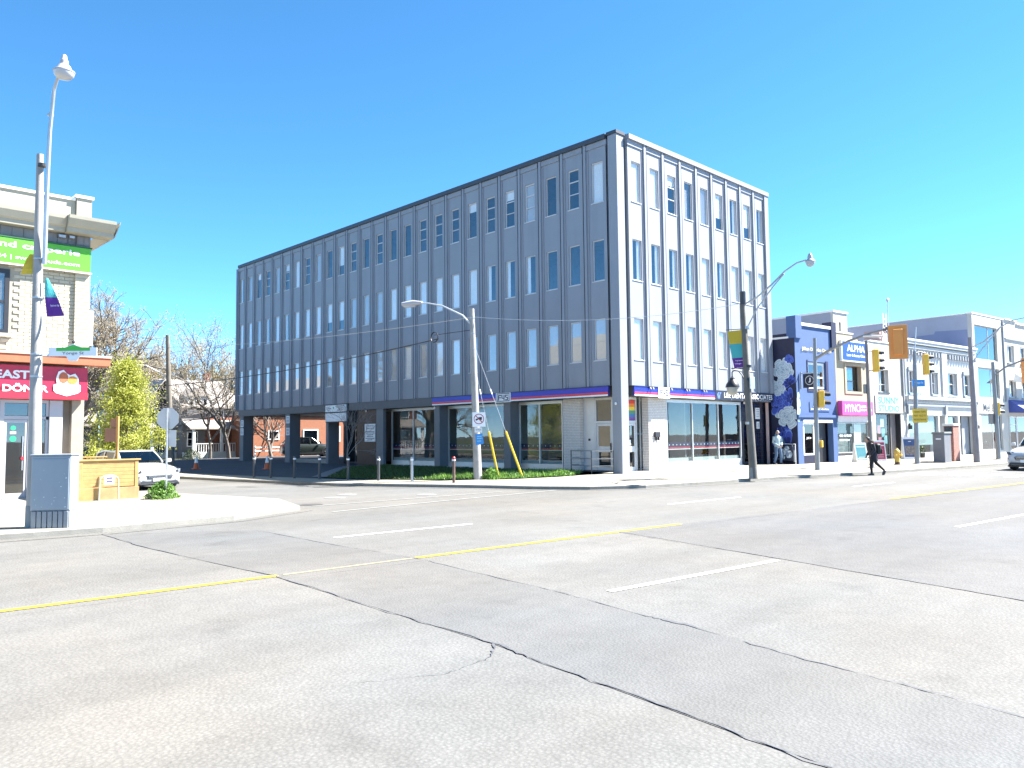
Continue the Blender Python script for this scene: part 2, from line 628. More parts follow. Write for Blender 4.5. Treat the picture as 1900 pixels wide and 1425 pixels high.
SWM = M('sidewalk_concrete', (0.28, 0.255, 0.20), 0.85, 0.09, 1.2, 0.2, 70, dirt=0.12)
KERB = M('kerb_concrete', (0.21, 0.20, 0.175), 0.85, 0.14, 2.5, 0.3, 60, dirt=0.25)
def pavement(name, label, pairs, zin, nslab):
    # kerb line and building line lofted; each slab is a piece of its own
    base = thing(name, label, 'sidewalk', (0, 0, 0))
    base['kind'] = 'structure'
    mbk = MB()
    for i in range(len(pairs) - 1):
        (c0, n0), (c1, n1) = pairs[i], pairs[i + 1]
        c0, c1, n0, n1 = Vector(c0), Vector(c1), Vector(n0), Vector(n1)
        i0 = c0 + (n0 - c0).normalized() * .18
        i1 = c1 + (n1 - c1).normalized() * .18
        L = (c1 - c0).length
        steps = max(1, round(L / 2.5)) if L < 12 else 3
        for s_ in range(steps):
            t0, t1 = s_ / steps, (s_ + 1) / steps
            p, q = c0.lerp(c1, t0), c0.lerp(c1, t1)
            r, t = i0.lerp(i1, t0), i0.lerp(i1, t1)
            mbk.face([(p.x, p.y, RZ - .05), (q.x, q.y, RZ - .05), (q.x, q.y, -.115), (p.x, p.y, -.115)])
            p2, q2 = p.lerp(r, .12), q.lerp(t, .12)
            mbk.face([(p.x, p.y, -.115), (q.x, q.y, -.115), (q2.x, q2.y, -.10), (p2.x, p2.y, -.10)])
            mbk.face([(p2.x, p2.y, -.10), (q2.x, q2.y, -.10), (t.x, t.y, -.10), (r.x, r.y, -.10)])
    mbk.build('kerb', KERB, base)
    for i in range(len(pairs) - 1):
        (c0, n0), (c1, n1) = pairs[i], pairs[i + 1]
        c0, c1, n0, n1 = Vector(c0), Vector(c1), Vector(n0), Vector(n1)
        i0 = c0 + (n0 - c0).normalized() * .19
        i1 = c1 + (n1 - c1).normalized() * .19
        W = max((n0 - i0).length, (n1 - i1).length)
        cols = max(1, round(W / 1.9))
        L = max((c1 - c0).length, (n1 - n0).length)
        rows = max(1, round(L / 2.2)) if L < 12 else 2
        za, zb = zin[i], zin[i + 1]
        for a_ in range(rows):
            for c_ in range(cols):
                g = .006
                def pt(t, w):
                    A_, B_ = i0.lerp(i1, t), n0.lerp(n1, t)
                    p = A_.lerp(B_, w)
                    return (p.x, p.y, -.10 + (za + (zb - za) * t + .10) * w)
                t0, t1 = a_ / rows, (a_ + 1) / rows
                w0, w1 = c_ / cols, (c_ + 1) / cols
                gt = g / max(.1, L / rows) / rows
                gw = g / max(.1, W / cols) / cols
                Q = [pt(t0 + gt, w0 + gw), pt(t1 - gt, w0 + gw), pt(t1 - gt, w1 - gw), pt(t0 + gt, w1 - gw)]
                mb = MB()
                mb.prism([(x, y, z - .06) for x, y, z in Q], (0, 0, .06))
                mb.build('slab', SWM, base)
    # dark joint bed under the slabs
    mbb = MB()
    for i in range(len(pairs) - 1):
        (c0, n0), (c1, n1) = pairs[i], pairs[i + 1]
        i0 = Vector(c0).lerp(Vector(n0), .02); i1 = Vector(c1).lerp(Vector(n1), .02)
        mbb.face([(i0.x, i0.y, -.125), (i1.x, i1.y, -.125), (n1[0], n1[1], zin[i + 1] - .02), (n0[0], n0[1], zin[i] - .02)])
    mbb.build('joint_bed', M('joint_dirt', (.20, .185, .15), .9, .2), base)
    return base
PR = [((75, -13.8), (75, -7.2)), ((40, -10.3), (40, -3.7)), ((21, -8.4), (21, -1.9)), ((16.9, -7.9), (16.9, -1.5)), ((11.3, -7.0), (13.05, -.02)), ((6.4, -6.06), (8, .5)), ((2.5, -5.2), (4, .7)),
      ((-1.6, -4.64), (1.5, 1.2)), ((-4.2, -4.15), (.6, 1.2)), ((-5.9, -3.1), (-.8, .9)), ((-6.9, -1.4), (-3.0, 1.0)), ((-7.5, .4), (-5.2, 1.5)), ((-8.6, 2.9), (-7.0, 3.4)),
      ((-10.1, 5.9), (-8.6, 6.4)), ((-10.7, 9), (-9.3, 9.3)), ((-11.3, 13), (-9.9, 13.2)), ((-11.8, 18), (-10.4, 18.1)), ((-12.3, 24), (-11, 24)), ((-13.3, 40), (-12, 40))]
ZR = [-.02, -.02, -.02, -.02, -.01, 0, 0, 0, 0, -.02, -.04, -.05, -.06, -.06, -.06, -.06, -.06, -.06, -.06]
pavement('sidewalk_corner', 'pale concrete sidewalk round the grey office building corner', PR, ZR, 1)
PL = [((-60, .7), (-60, 8)), ((-30, -2.2), (-30, 6.9)), ((-22.7, -2.95), (-22.7, 6.9)), ((-21, -3.2), (-21, 6.9)), ((-18.2, -3.0), (-19.5, 6.9)), ((-16, -2), (-18.3, 6.9)), ((-15.2, .6), (-18.2, 7.4)),
      ((-15.9, 3.7), (-18.2, 8)), ((-16.8, 8), (-18.3, 9)), ((-17.8, 14), (-19.2, 14)), ((-19, 22), (-20.4, 22)), ((-22, 42), (-23.4, 42))]
pavement('sidewalk_left', 'sunny concrete sidewalk in front of the cream corner shop', PL, [-.09] * 12, 1)
GUT = ASPHALT('gutter_concrete', (0.135, 0.128, 0.115), 0.25, 45)
for P_ in (PR, PL):
    mb = MB()
    out = []
    for c0, n0 in P_:
        d_ = (Vector(c0) - Vector(n0)).normalized()
        out.append((c0[0] + d_.x * .16, c0[1] + d_.y * .16))
    ribbon(mb, sub(out, 4), .42, RZ + .006)
    mb.build('gutter', GUT, road, local=True)
# car park in the building's shade, yards behind
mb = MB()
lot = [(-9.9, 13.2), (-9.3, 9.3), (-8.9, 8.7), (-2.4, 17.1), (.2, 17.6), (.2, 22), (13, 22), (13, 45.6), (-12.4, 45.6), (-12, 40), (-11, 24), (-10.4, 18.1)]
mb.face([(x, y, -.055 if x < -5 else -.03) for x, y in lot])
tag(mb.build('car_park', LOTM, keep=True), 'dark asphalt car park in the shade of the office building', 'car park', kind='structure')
mb = MB()
ribbon(mb, [(-8.9, 8.9), (-5.6, 13.2), (-2.3, 17.3)], .9, lambda x, y: -.02)
mb.face([(-2.9, 16.6, -.02), (.3, 16.6, -.015), (.3, 18.6, -.015), (-1.9, 18.6, -.02)])
tag(mb.build('path', M('path_concrete', (.16,.16,.158), .85, .1, 2), keep=True), 'grey concrete path crossing from car park to dark entrance', 'path', kind='structure')
mb = MB()
mb.face([(-200, 24, -.12), (-24, 24, -.12), (-26, 48, -.12), (-200, 48, -.12)])
mb.face([(-12, 46, -.10), (300, 46, -.10), (300, 300, -.10), (-12, 300, -.10)])
mb.face([(-300, 48, -.12), (-26, 48, -.12), (-50, 300, -.12), (-300, 300, -.12)])
tag(mb.build('yards', M('rough_grass_ground', (.07, .085, .03), .9, .3, .8), keep=True), 'rough grassy yards behind the office building', 'ground', kind='structure')

# lawn with blades
LAWN = [(-8.85, 8.6), (-8.5, 6.4), (-6.95, 3.45), (-5.1, 1.55), (-3, 1.05), (-1.5, 1.15), (-.85, 1.7), (.1, 2.2), (.15, 17.3), (-2.4, 17.0)]
def lawn_z(x, y):
    return -.035 + .035 * max(0, min(1, (x + 8) / 8))
def inside(x, y, P):
    c = False
    for i in range(len(P)):
        (x1, y1), (x2, y2) = P[i], P[i - 1]
        if (y1 > y) != (y2 > y) and x < (x2 - x1) * (y - y1) / (y2 - y1) + x1:
            c = not c
    return c
mb = MB()
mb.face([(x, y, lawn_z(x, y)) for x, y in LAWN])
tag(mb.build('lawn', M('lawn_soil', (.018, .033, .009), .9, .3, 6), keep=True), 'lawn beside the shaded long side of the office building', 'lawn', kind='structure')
rnd = random.Random(11)
GRASS = LEAF('shade_tinted_grass', [(.015, .04, .008), (.03, .075, .014), (.05, .11, .02), (.09, .15, .035)], .3)  # greens darkened, the lawn's shade is painted into the blades
mb = MB()
sb = MB()
n_b = 0
while n_b < 26000:
    x, y = rnd.uniform(-8.9, .2), rnd.uniform(1, 17.3)
    if not inside(x, y, LAWN):
        continue
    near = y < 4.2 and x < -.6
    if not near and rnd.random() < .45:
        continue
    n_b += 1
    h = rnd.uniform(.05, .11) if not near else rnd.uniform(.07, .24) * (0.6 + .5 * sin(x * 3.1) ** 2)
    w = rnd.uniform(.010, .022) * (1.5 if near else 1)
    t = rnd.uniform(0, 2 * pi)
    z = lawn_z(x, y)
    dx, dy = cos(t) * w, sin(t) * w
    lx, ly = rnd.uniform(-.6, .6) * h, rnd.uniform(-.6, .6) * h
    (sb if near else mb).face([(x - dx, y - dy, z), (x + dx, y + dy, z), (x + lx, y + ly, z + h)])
tag(mb.build('grass', GRASS, keep=True), 'short grass of the lawn, shade painted into its dark green', 'grass', kind='stuff')
tag(sb.build('tall_grass', LEAF('sunlight_tinted_grass', [(.06, .15, .02), (.10, .22, .03), (.15, .29, .05), (.24, .34, .09)], .4), keep=True), 'tufted grass at the corner end of the lawn, sunlight painted into its bright green', 'grass', kind='stuff')  # brighter greens for the same grass, sunlight painted into the colour

# ------------------------------------------------------------------ the grey office building
OFF = thing('office_building', 'grey four-storey corner office building with vertical ribs and narrow windows', 'building', (6.5, 18, 0))
PANEL = M('grey_panel_paint', (0.235, 0.250, 0.282), 0.55, 0.05, 0.6, dirt=0.15)
PANEL2 = M('beam_paint', (0.105, 0.107, 0.115), 0.6, 0.05)
COLM = M('column_paint', (0.14, 0.145, 0.155), 0.55, 0.05)
JOINT = M('joint_black', (0.02, 0.02, 0.025), 0.8, 0.1)  # black sealant and backing of the panel joints
FRAME = M('window_frame_white', (0.55,0.55,0.56), 0.45, 0.04)
CURT = M('curtain_cloth', (0.86, 0.84, 0.81), 0.9, 0.05, 8)
CURTG = M('curtain_grey', (0.55, 0.54, 0.53), 0.9, 0.06, 8)
BLIND = M('blind_slats', (0.4,0.4,0.4), 0.6, 0.05)
ZT, DZ, WH = 13.503, 3.448, 1.791
ZB, ZTOP = 3.70, 14.38
def fL(u, d, z): return (d, u, z)
def fR(u, d, z): return (u, d, z)
def panel_mesh(fr, s0, f0, f1, g1, hw, name):
    mb = MB()
    holes = [(-hw, hw, ZT - DZ * r - WH, ZT - DZ * r) for r in range(3)]
    wall_holes(mb, s0, f0, ZB, ZTOP, holes, .13, fr)
    # rib
    for a, b_, c, d in ((f0, f0, 0, -.09), (f0, f1, -.09, -.09), (f1, f1, -.09, .10)):
        mb.face([fr(a, c, ZB), fr(b_, d, ZB), fr(b_, d, ZTOP), fr(a, c, ZTOP)])
    mb.face([fr(f0, .0, ZB), fr(f1, .0, ZB), fr(f1, -.09, ZB), fr(f0, -.09, ZB)])
    # a shallow step on the rib's inner side and the header over the top window
    e = s0 + .05
    def bx(u0, u1, d0, d1, z0, z1):
        P = [fr(u, d, z) for z in (z0, z1) for d in (d0, d1) for u in (u0, u1)]
        mb.idx(P, [(0, 1, 3, 2), (4, 5, 7, 6), (0, 1, 5, 4), (2, 3, 7, 6), (0, 2, 6, 4), (1, 3, 7, 5)])
    bx(f0 - .10, f0 - .001, -.028, .002, ZB + .002, 14.1)
    bx(s0 + .002, f0 - .002, -.045, .002, 14.14, ZTOP)
    mb.mat(1)
    mb.face([fr(f1, .10, ZB), fr(g1, .10, ZB), fr(g1, .10, ZTOP), fr(f1, .10, ZTOP)])
    mb.face([fr(f1 - .045, -.0915, ZB), fr(f1, -.0915, ZB), fr(f1, -.0915, ZTOP), fr(f1 - .045, -.0915, ZTOP)])
    return mesh_of(mb, name, [PANEL, JOINT])
pmL = panel_mesh(fL, -.55, .58, .76, .82, .32, 'wall_panel')
pmR = panel_mesh(fR, -.614, .516, .70, .756, .33, 'wall_panel')
def bxf(mb, fr, u0, u1, d0, d1, z0, z1):
    P = [fr(u, d, z) for z in (z0, z1) for d in (d0, d1) for u in (u0, u1)]
    mb.idx(P, [(0, 1, 3, 2), (4, 5, 7, 6), (0, 1, 5, 4), (2, 3, 7, 6), (0, 2, 6, 4), (1, 3, 7, 5)])
def frame_mesh(fr, hw, bars):
    mb = MB()
    t = .045 if bars else .035
    for a, b_, c, d in ((-hw, -hw + t, 0, WH), (hw - t, hw, 0, WH), (-hw + t, hw - t, 0, t), (-hw + t, hw - t, WH - t, WH)):
        bxf(mb, fr, a, b_, .045, .10, c, d)
    if bars:
        bxf(mb, fr, -hw + t, hw - t, .05, .09, 1.22, 1.265)
        bxf(mb, fr, -hw + t, hw - t, .05, .09, .66, .695)
    bxf(mb, fr, -hw - .03, hw + .03, -.03, .04, -.035, -.002)
    return mesh_of(mb, 'window', FRAME)
def pane_mesh(fr, hw):
    mb = MB()
    mb.face([fr(-hw + .03, .075, .03), fr(hw - .03, .075, .03), fr(hw - .03, .075, WH - .03), fr(-hw + .03, .075, WH - .03)])
    return mesh_of(mb, 'pane', GLZ)
def curtain_mesh(fr, u0, u1, z0, z1, m, d=.115, amp=.014, per=.085, name='curtain'):
    mb = MB()
    n = max(6, int((u1 - u0) / per * 4))
    for k in range(n):
        a, b_ = u0 + (u1 - u0) * k / n, u0 + (u1 - u0) * (k + 1) / n
        da, db = d + amp * sin(a / per * 2 * pi), d + amp * sin(b_ / per * 2 * pi)
        mb.face([fr(a, da, z0), fr(b_, db, z0), fr(b_, db, z1), fr(a, da, z1)])
    return mesh_of(mb, name, m)
def venetian(fr, hw, z0):
    mb = MB()
    z = z0
    while z < WH - .02:
        mb.face([fr(-hw, .15, z), fr(hw, .15, z), fr(hw, .17, z + .03), fr(-hw, .17, z + .03)])
        z += .04
    return mesh_of(mb, 'blind', BLIND)
LIB = {}
for side, fr, hw in (('L', fL, .32), ('R', fR, .33)):
    LIB[side] = dict(plain=frame_mesh(fr, hw, False), bars=frame_mesh(fr, hw, True), pane=pane_mesh(fr, hw),
        c=curtain_mesh(fr, -hw - .05, hw + .05, -.05, WH + .05, CURT), g=curtain_mesh(fr, -hw - .05, hw + .05, -.05, WH + .05, CURTG, per=.06),
        r=curtain_mesh(fr, .10, hw + .05, -.05, WH + .05, CURT), h=curtain_mesh(fr, -hw - .05, hw + .05, .62, WH + .05, CURT, amp=.002, name='blind'),
        t=curtain_mesh(fr, -hw - .05, hw + .05, 1.35, WH + .05, CURT, amp=.002, name='blind'), v=venetian(fr, hw + .03, .0))
# per window: frame kind + what hangs behind the glass (c curtain, g grey curtain, r drawn to one side, h/t blind, v venetian, . open)
LROWS = ['pc b. p. bg bt b. pt b. b. b. p. p. b. p. b. ph p. pg b. pc bt pg b. pt pg pr'.split(),
         'p. p. p. pr pr pr pc pc pc pc pc pc pg pg pg ph ph pc pc pc pr pc pr pg pc pc'.split(),
         'pg pg pg pg pg pg pg pc pc pg pc pg pg pc pc pg pg pc pc pc pc pc pc pc pc pc'.split()]
RROWS = ['pc pc bt pv pg ph pr ph pr'.split(), 'pr pr pr pr pc pr pc pc pc'.split(), 'pc pc pc pc pc pc pc pc pc'.split()]
ox, oy = OFF.location.x, OFF.location.y
for side, N, c0, pm, rows in (('L', 26, 1.157, pmL, LROWS), ('R', 9, 1.2339, pmR, RROWS)):
    lib = LIB[side]
    for i in range(N):
        c = c0 + 1.37 * i
        base = (-ox, c - oy, 0) if side == 'L' else (c - ox, -oy, 0)
        inst('wall_panel', pm, OFF, base)
        for r in range(3):
            k = rows[r][i]
            w = inst('window', lib['bars' if k[0] == 'b' else 'plain'], OFF, (base[0], base[1], ZT - DZ * r - WH))
            inst('pane', lib['pane'], w)
            if k[1] != '.':
                cu_ = lib[k[1]]
                inst(cu_.name.split('.')[0], cu_, w)
YE, XE = 35.75, 12.95
def part(name, m, *boxes, parent=OFF, b=0):
    mb = MB()
    for q in boxes:
        mb.bbox(*q, b) if b else mb.box(*q)
    return mb.build(name, m, parent)
# end strips, back and far walls, roof slab and coping
part('end_pier', PANEL, (.0, .3, 35.71, YE + .05, ZB, ZTOP + .1))
part('end_pier', PANEL, (12.60, XE + .05, -.10, .3, ZB, ZTOP + .1))
part('rear_wall', PANEL, (XE - .2, XE, .3, YE, ZB, ZTOP), (.3, XE - .2, YE - .2, YE - .001, ZB, ZTOP))
part('roof', M('roof_gravel', (.3, .29, .27), .9, .15), (.2, XE - .02, .2, YE - .02, 14.2, 14.36))
part('coping', M('flashing_dark', (.045, .047, .055), .5, .1), (-.14, .25, .60, YE + .09, 14.385, 14.60))
part('coping', PANEL, (.62, XE + .09, -.14, .25, 14.385, 14.60))
part('coping', PANEL, (XE - .25, XE + .09, .251, YE + .09, 14.385, 14.60))
for z in (ZB + .0, 7.15, 10.6):
    part('floor_slab', INT, (.35, XE - .3, .9, YE - .3, z + .02, z + .25))
part('room_partition', INT, (4.2, 4.3, 1.5, YE - .4, ZB + .3, 14.1), (1.4, 4.2, 9, 9.1, ZB + .3, 14.1), (1.4, 4.2, 20, 20.1, ZB + .3, 14.1), (1.5, XE - .3, 4.5, 4.6, ZB + .3, 14.1))
# corner column standing in the notch
part('corner_column', PANEL, (-.03, .50, .06, .54, -.05, 14.50), b=.02)
part('corner_cap', M('flashing_dark', (0, 0, 0)), (-.07, .54, .02, .57, 14.50, 14.64))
part('corner_return', PANEL, (.131, .80, .81, .86, ZB, 14.38))
part('corner_return', PANEL, (.0, .13, .605, .66, ZB, 14.38))
part('corner_return', PANEL, (.81, .86, .131, .80, ZB, 14.38))
part('corner_return', PANEL, (.615, .66, .0, .13, ZB, 14.38))
# first-floor edge beam
part('edge_beam', PANEL2, (.02, .35, .81, YE, 3.24, 3.695), (.81, XE, .02, .35, 3.24, 3.695), (.36, XE - .25, YE - .3, YE, 3.24, 3.695))
part('soffit', M('soffit_paint', (.50, .50, .48), .7, .05), (.351, XE, .351, YE - .31, 3.30, 3.36))
# columns
for y0, y1, x1 in ((35.1, 35.7, .9), (28.2, 28.85, .9), (23.3, 23.6, .9), (12.22, 12.68, .75), (6.85, 7.32, .75)):
    part('column', COLM, (.1, x1, y0, y1, -.06, 3.239), b=.015)
part('column', COLM, (.1, .3, 17.35, 18.05, -.06, 3.239), b=.01)
part('column', COLM, (12.2, 12.85, 35.0, 35.65, -.06, 3.3), b=.015)
part('column', COLM, (12.2, 12.85, 28.2, 28.85, -.06, 3.3), b=.015)
# dark entrance recess and glossy brown wall between
DKW = M('polished_dark_stone', (.028, .02, .02), .28, .25, 1.2, spec=.25)
part('stone_wall', DKW, (.32, .6, 18.05, 20.4, -.04, 3.29))
part('entrance_recess', BLACK, (1.2, 1.3, 20.4, 23.3, -.04, 3.29), (.6, 1.2, 20.35, 20.4, -.04, 3.29))
dr = part('entrance_door', DARK, (1.12, 1.19, 20.7, 22.9, -.02, 2.5))
part('pane', GLASS('dark_glass', (.15, .16, .18), .05, 1), (1.105, 1.115, 20.85, 21.75, .1, 2.4), (1.105, 1.115, 21.85, 22.75, .1, 2.4), parent=dr)
part('core_wall', PANEL2, (1.3, XE - .3, 23.25, 23.45, -.05, 3.3))
part('low_wall', CONC, (.5, .8, 23.7, 28.1, -.06, .22))
# back wall of the shop floor and its floor
SHOPW = M('shop_wall', (.36, .36, .35), .8, .08)
part('shop_interior', SHOPW, (6.4, 6.5, 1.2, 17.5, 0, 3.29), (1.4, 6.4, 17.3, 17.4, 0, 3.29), (6.5, XE - .3, 4.6, 4.7, 0, 3.29))
part('shop_floor', M('gym_floor', (.07, .07, .08), .6, .1), (.9, XE - .4, .9, 17.3, -.02, .05))
FIL_N = M('film_navy', (.012, .02, .09), .4, .1)
FIL_R = M('film_red', (.55, .03, .06), .4, .1)
LEDGE = M('window_ledge', (.60, .60, .58), .6, .06)
def shopfront(fr, bays, d, z0=.28, z1=3.08, dots=True):
    for u0, u1, mull in bays:
        mb = MB()
        t = .06
        for a, b_, c, e in ((u0, u0 + t, 0.02, z1 + .14), (u1 - t, u1, 0.02, z1 + .14), (u0 + t, u1 - t, z1, z1 + .14), (u0 + t, u1 - t, .02, z0)):
            bxf(mb, fr, a, b_, d - .04, d + .05, c, e)
        for m_ in mull:
            bxf(mb, fr, m_ - .03, m_ + .03, d - .05, d + .05, z0, z1)
        w = mb.build('shop_window', ALU, OFF)
        es = [u0 + t] + list(mull) + [u1 - t]
        for a, b_ in zip(es, es[1:]):
            mb = MB()
            mb.face([fr(a + .03, d, z0), fr(b_ - .03, d, z0), fr(b_ - .03, d, z1), fr(a + .03, d, z1)])
            mb.build('pane', SHOPG, w)
            if dots:
                mb = MB()
                mb.face([fr(a + .03, d + .02, 1.02), fr(b_ - .03, d + .02, 1.02), fr(b_ - .03, d + .02, 1.22), fr(a + .03, d + .02, 1.22)])
                mb.mat(1)
                mb.face([fr(a + .03, d + .02, .94), fr(b_ - .03, d + .02, .94), fr(b_ - .03, d + .02, 1.015), fr(a + .03, d + .02, 1.015)])
                mb.mat(2)
                mb.face([fr(a + .03, d + .02, .895), fr(b_ - .03, d + .02, .895), fr(b_ - .03, d + .02, .935), fr(a + .03, d + .02, .935)])
                q = a + .18
                while q < b_ - .1:
                    mb.face([fr(q + .035 * cos(k * pi / 4), d + .012, 1.12 + .035 * sin(k * pi / 4)) for k in range(8)])
                    q += .3
                mb.build('window_film', [FIL_N, FIL_R, WHITE], w)
        mb = MB()
        bxf(mb, fr, u0 + .08, u1 - .08, d + .08, d + .5, .06, z0 + .16)
        mb.build('ledge', LEDGE, w)
shopfront(fL, [(12.70, 17.33, (15.25,)), (7.36, 12.20, (9.95,)), (3.98, 6.83, (5.45,))], .70)
shopfront(fR, [(3.75, 10.35, (5.85, 8.15))], .45, .34, 3.06)
part('sill', OFFWHITE, (.55, .9, 12.7, 17.33, -.04, .019), (.55, .9, 7.36, 12.2, -.04, .019), (.55, .9, 3.98, 6.83, -.04, .019))
part('sill', WHITE, (3.75, 10.4, .33, .62, -.04, .019))
# white brick piers: every brick is modelled, too small to pick apart one by one
BRW = M('white_glazed_brick', (.62, .57, .52), .5, .12, 9)
def brick_pier(x0, x1, y0, y1, z0, z1, face, L=.2, H=.072):
    mb = MB()
    mb.box(x0 + .008, x1 - .008, y0 + .008, y1 - .008, z0, z1)
    core = mb.build('brick_pier', M('mortar', (.30, .27, .25), .9, .1), OFF)
    mb = MB()
    z = z0
    row = 0
    while z + H <= z1 + .01:
        u = (face == 'L' and y0 or x0) - (L / 2 if row % 2 else 0)
        e0, e1 = (y0, y1) if face == 'L' else (x0, x1)
        while u < e1:
            a, b_ = max(u, e0), min(u + L - .012, e1)
            if b_ - a > .02:
                if face == 'L':
                    mb.box(x0, x0 + .1, a, b_, z, z + H - .013)
                else:
                    mb.box(a, b_, y0, y0 + .1, z, z + H - .013)
            u += L
        if face == 'L':
            mb.box(x0 + .101, x1, y0, y0 + .1, z, z + H - .013)
        else:
            mb.box(x0, x0 + .1, y0 + .101, y1, z, z + H - .013)
        z += H
        row += 1
    o = mb.build('bricks', BRW, core)
    o['kind'] = 'stuff'
brick_pier(.66, 1.1, 2.95, 3.95, .02, 3.29, 'L')
brick_pier(2.35, 3.72, .40, .75, .0, 3.29, 'R')
# entrance doors each side of the corner
DOORM = M('door_aluminium', (.58, .58, .58), .45, .06, metal=.3)
def entry(fr, u0, u1, d, zt, flag):
    mb = MB()
    t = .07
    for a, b_, c, e in ((u0, u0 + t, 0, 3.25), (u1 - t, u1, 0, 3.25), (u0 + t, u1 - t, 2.12, 2.22), (u0 + t, u1 - t, 3.15, 3.25)):
        bxf(mb, fr, a, b_, d - .03, d + .06, c, e)
    fo = mb.build('door_frame', DOORM, OFF)
    mb = MB()
    mb.face([fr(u0 + t, d + .02, 2.23), fr(u1 - t, d + .02, 2.23), fr(u1 - t, d + .02, 3.14), fr(u0 + t, d + .02, 3.14)])
    mb.build('pane', SHOPG, fo)
    mb = MB()
    a0, a1 = u0 + t + .005, u1 - t - .005
    s_ = .09
    for a, b_, c, e in ((a0, a0 + s_, .02, 2.11), (a1 - s_, a1, .02, 2.11), (a0 + s_, a1 - s_, .02, .2), (a0 + s_, a1 - s_, .85, 1.1), (a0 + s_, a1 - s_, 2.0, 2.11)):
        bxf(mb, fr, a, b_, d, d + .045, c, e)
    do = mb.build('door', DOORM, OFF)
    for c, e in ((.2, .85), (1.1, 2.0)):
        mb = MB()
        mb.face([fr(a0 + s_, d + .02, c), fr(a1 - s_, d + .02, c), fr(a1 - s_, d + .02, e), fr(a0 + s_, d + .02, e)])
        mb.build('pane', GLASS('door_glass', (.35, .38, .4), .10, 1.2), do)
    mb = MB()
    bxf(mb, fr, a0 + .02, a0 + .06, d - .06, d - .01, .85, 1.25)
    mb.build('handle', DARK, do)
    return fo
fo = entry(fL, 1.28, 2.28, .95, 3.2, False)
fo2 = entry(fR, 1.13, 2.05, .85, 3.2, True)
part('side_panel', DOORM, (.92, .98, 2.29, 2.94, .0, 3.29))
mb = MB(); mb.face([(.96, 1.13, .1), (.96, 1.27, .1), (.96, 1.27, 3.25), (.96, 1.13, 3.25)])
mb.build('pane', SHOPG, fo)
mb = MB(); mb.face([(2.06, .86, .1), (2.34, .86, .1), (2.34, .86, 3.25), (2.06, .86, 3.25)])
mb.build('pane', SHOPG, fo2)
part('sidelight_frame', DOORM, (2.30, 2.345, .82, .88, .02, 3.25))
part('intercom', BLACK, (.90, .919, 2.55, 2.66, 1.35, 1.45))
RB = [(.60, .05, .04), (.75, .22, .03), (.75, .55, .05), (.10, .28, .14), (.06, .19, .38), (.22, .08, .30)]
for k, c in enumerate(RB):
    z = 3.12 - k * .148
    mb = MB()
    mb.face([(1.2, .868, z - .148), (1.98, .868, z - .148), (1.98, .868, z), (1.2, .868, z)])
    mb.build('flag_stripe', M('flag_%d' % k, c, .7, .05), fo2)
part('door_notice', WHITE, (1.42, 1.62, .842, .848, 1.15, 1.38), parent=fo2)
part('step', CONC, (1.0, 3.7, .33, 1.1, -.04, .01))
mbx = part('mailbox', BLACK, (2.72, 3.1, .30, .395, 1.48, 1.72), b=.012)
part('newspaper_hooks', BLACK, (2.8, 2.815, .30, .39, 1.34, 1.48), (3.0, 3.015, .30, .39, 1.34, 1.48), parent=mbx)
# dark tiled entry at the right end
TILE = M('dark_blue_tile', (.018, .022, .045), .15, .3, 4)
ent = part('tiled_entry', M('tile_grout', (.05, .05, .06), .8, .1), (10.42, 12.93, .52, .60, -.03, 3.29))
tm = MB(); tm.bbox(0, .296, 0, .02, 0, .196, .004)
tme = mesh_of(tm, 'tile', TILE)
for r in range(16):
    for q in range(8):
        x = 10.44 + q * .31
        if 10.6 < x < 11.6 and r < 11:
            continue
        inst('tile', tme, ent, (x - ox, .503 - oy, .01 + r * .205))
part('entry_door', DARK, (10.62, 11.66, .49, .515, .0, 2.24), b=.005)
part('door_pull', STEEL, (11.5, 11.53, .43, .485, .9, 1.3))
part('pane', GLASS('dark_glass', (0, 0, 0)), (10.75, 11.45, .483, .488, .15, 2.1))
for z0, z1, x0 in ((2.36, 2.95, 12.0), (1.85, 2.22, 12.1)):
    p = part('notice', WHITE, (x0, x0 + (z1 - z0) * .75, .47, .50, z0, z1))
    for k in range(5):
        zz = z1 - .08 - k * (z1 - z0 - .12) / 5
        part('print_line', DARK, (x0 + .06, x0 + (z1 - z0) * .75 - .06, .466, .469, zz - .02, zz), parent=p)
part('camera_dome', WHITE, (10.62, 10.74, .3, .42, 3.12, 3.239), b=.03)
part('corner_trim', M('pink_trim', (.62, .45, .42), .6, .1), (12.95, 12.99, .25, .40, -.02, 3.68))
part('wall_light', WHITE, (.03, .11, 12.55, 12.65, 3.08, 3.2), b=.02)
part('wall_light', WHITE, (.24, .31, 19.3, 19.42, 3.1, 3.22), b=.02)
part('security_camera', WHITE, (-.13, -.035, .25, .35, 2.86, 2.98), b=.03)
# gym furniture seen through the glass
rnd = random.Random(3)
for k in range(5):
    y = 4.6 + k * 2.5
    part('weight_bench', DARK, (2.2 + .3 * (k % 2), 2.6, y, y + 1.2, .45, .55), (2.3, 2.38, y + .1, y + .18, .05, .45), (2.3, 2.38, y + 1.0, y + 1.08, .05, .45))
for k in range(4):
    x = 4.4 + k * 1.5
    part('exercise_rack', STEEL, (x, x + .07, 2.6, 2.67, .05, 2.1), (x + 1.0, x + 1.07, 2.6, 2.67, .05, 2.1), (x + .07, x + 1.0, 2.61, 2.66, 1.6, 1.68), (x + .07, x + 1.0, 2.61, 2.66, .9, .98))
for k in range(3):
    x = 4.2 + k * 2.1
    part('storage_cube', M('cube_grey', (.45, .47, .48), .7, .1), (x, x + 1.4, 1.9, 2.3, .06, .55), b=.02)

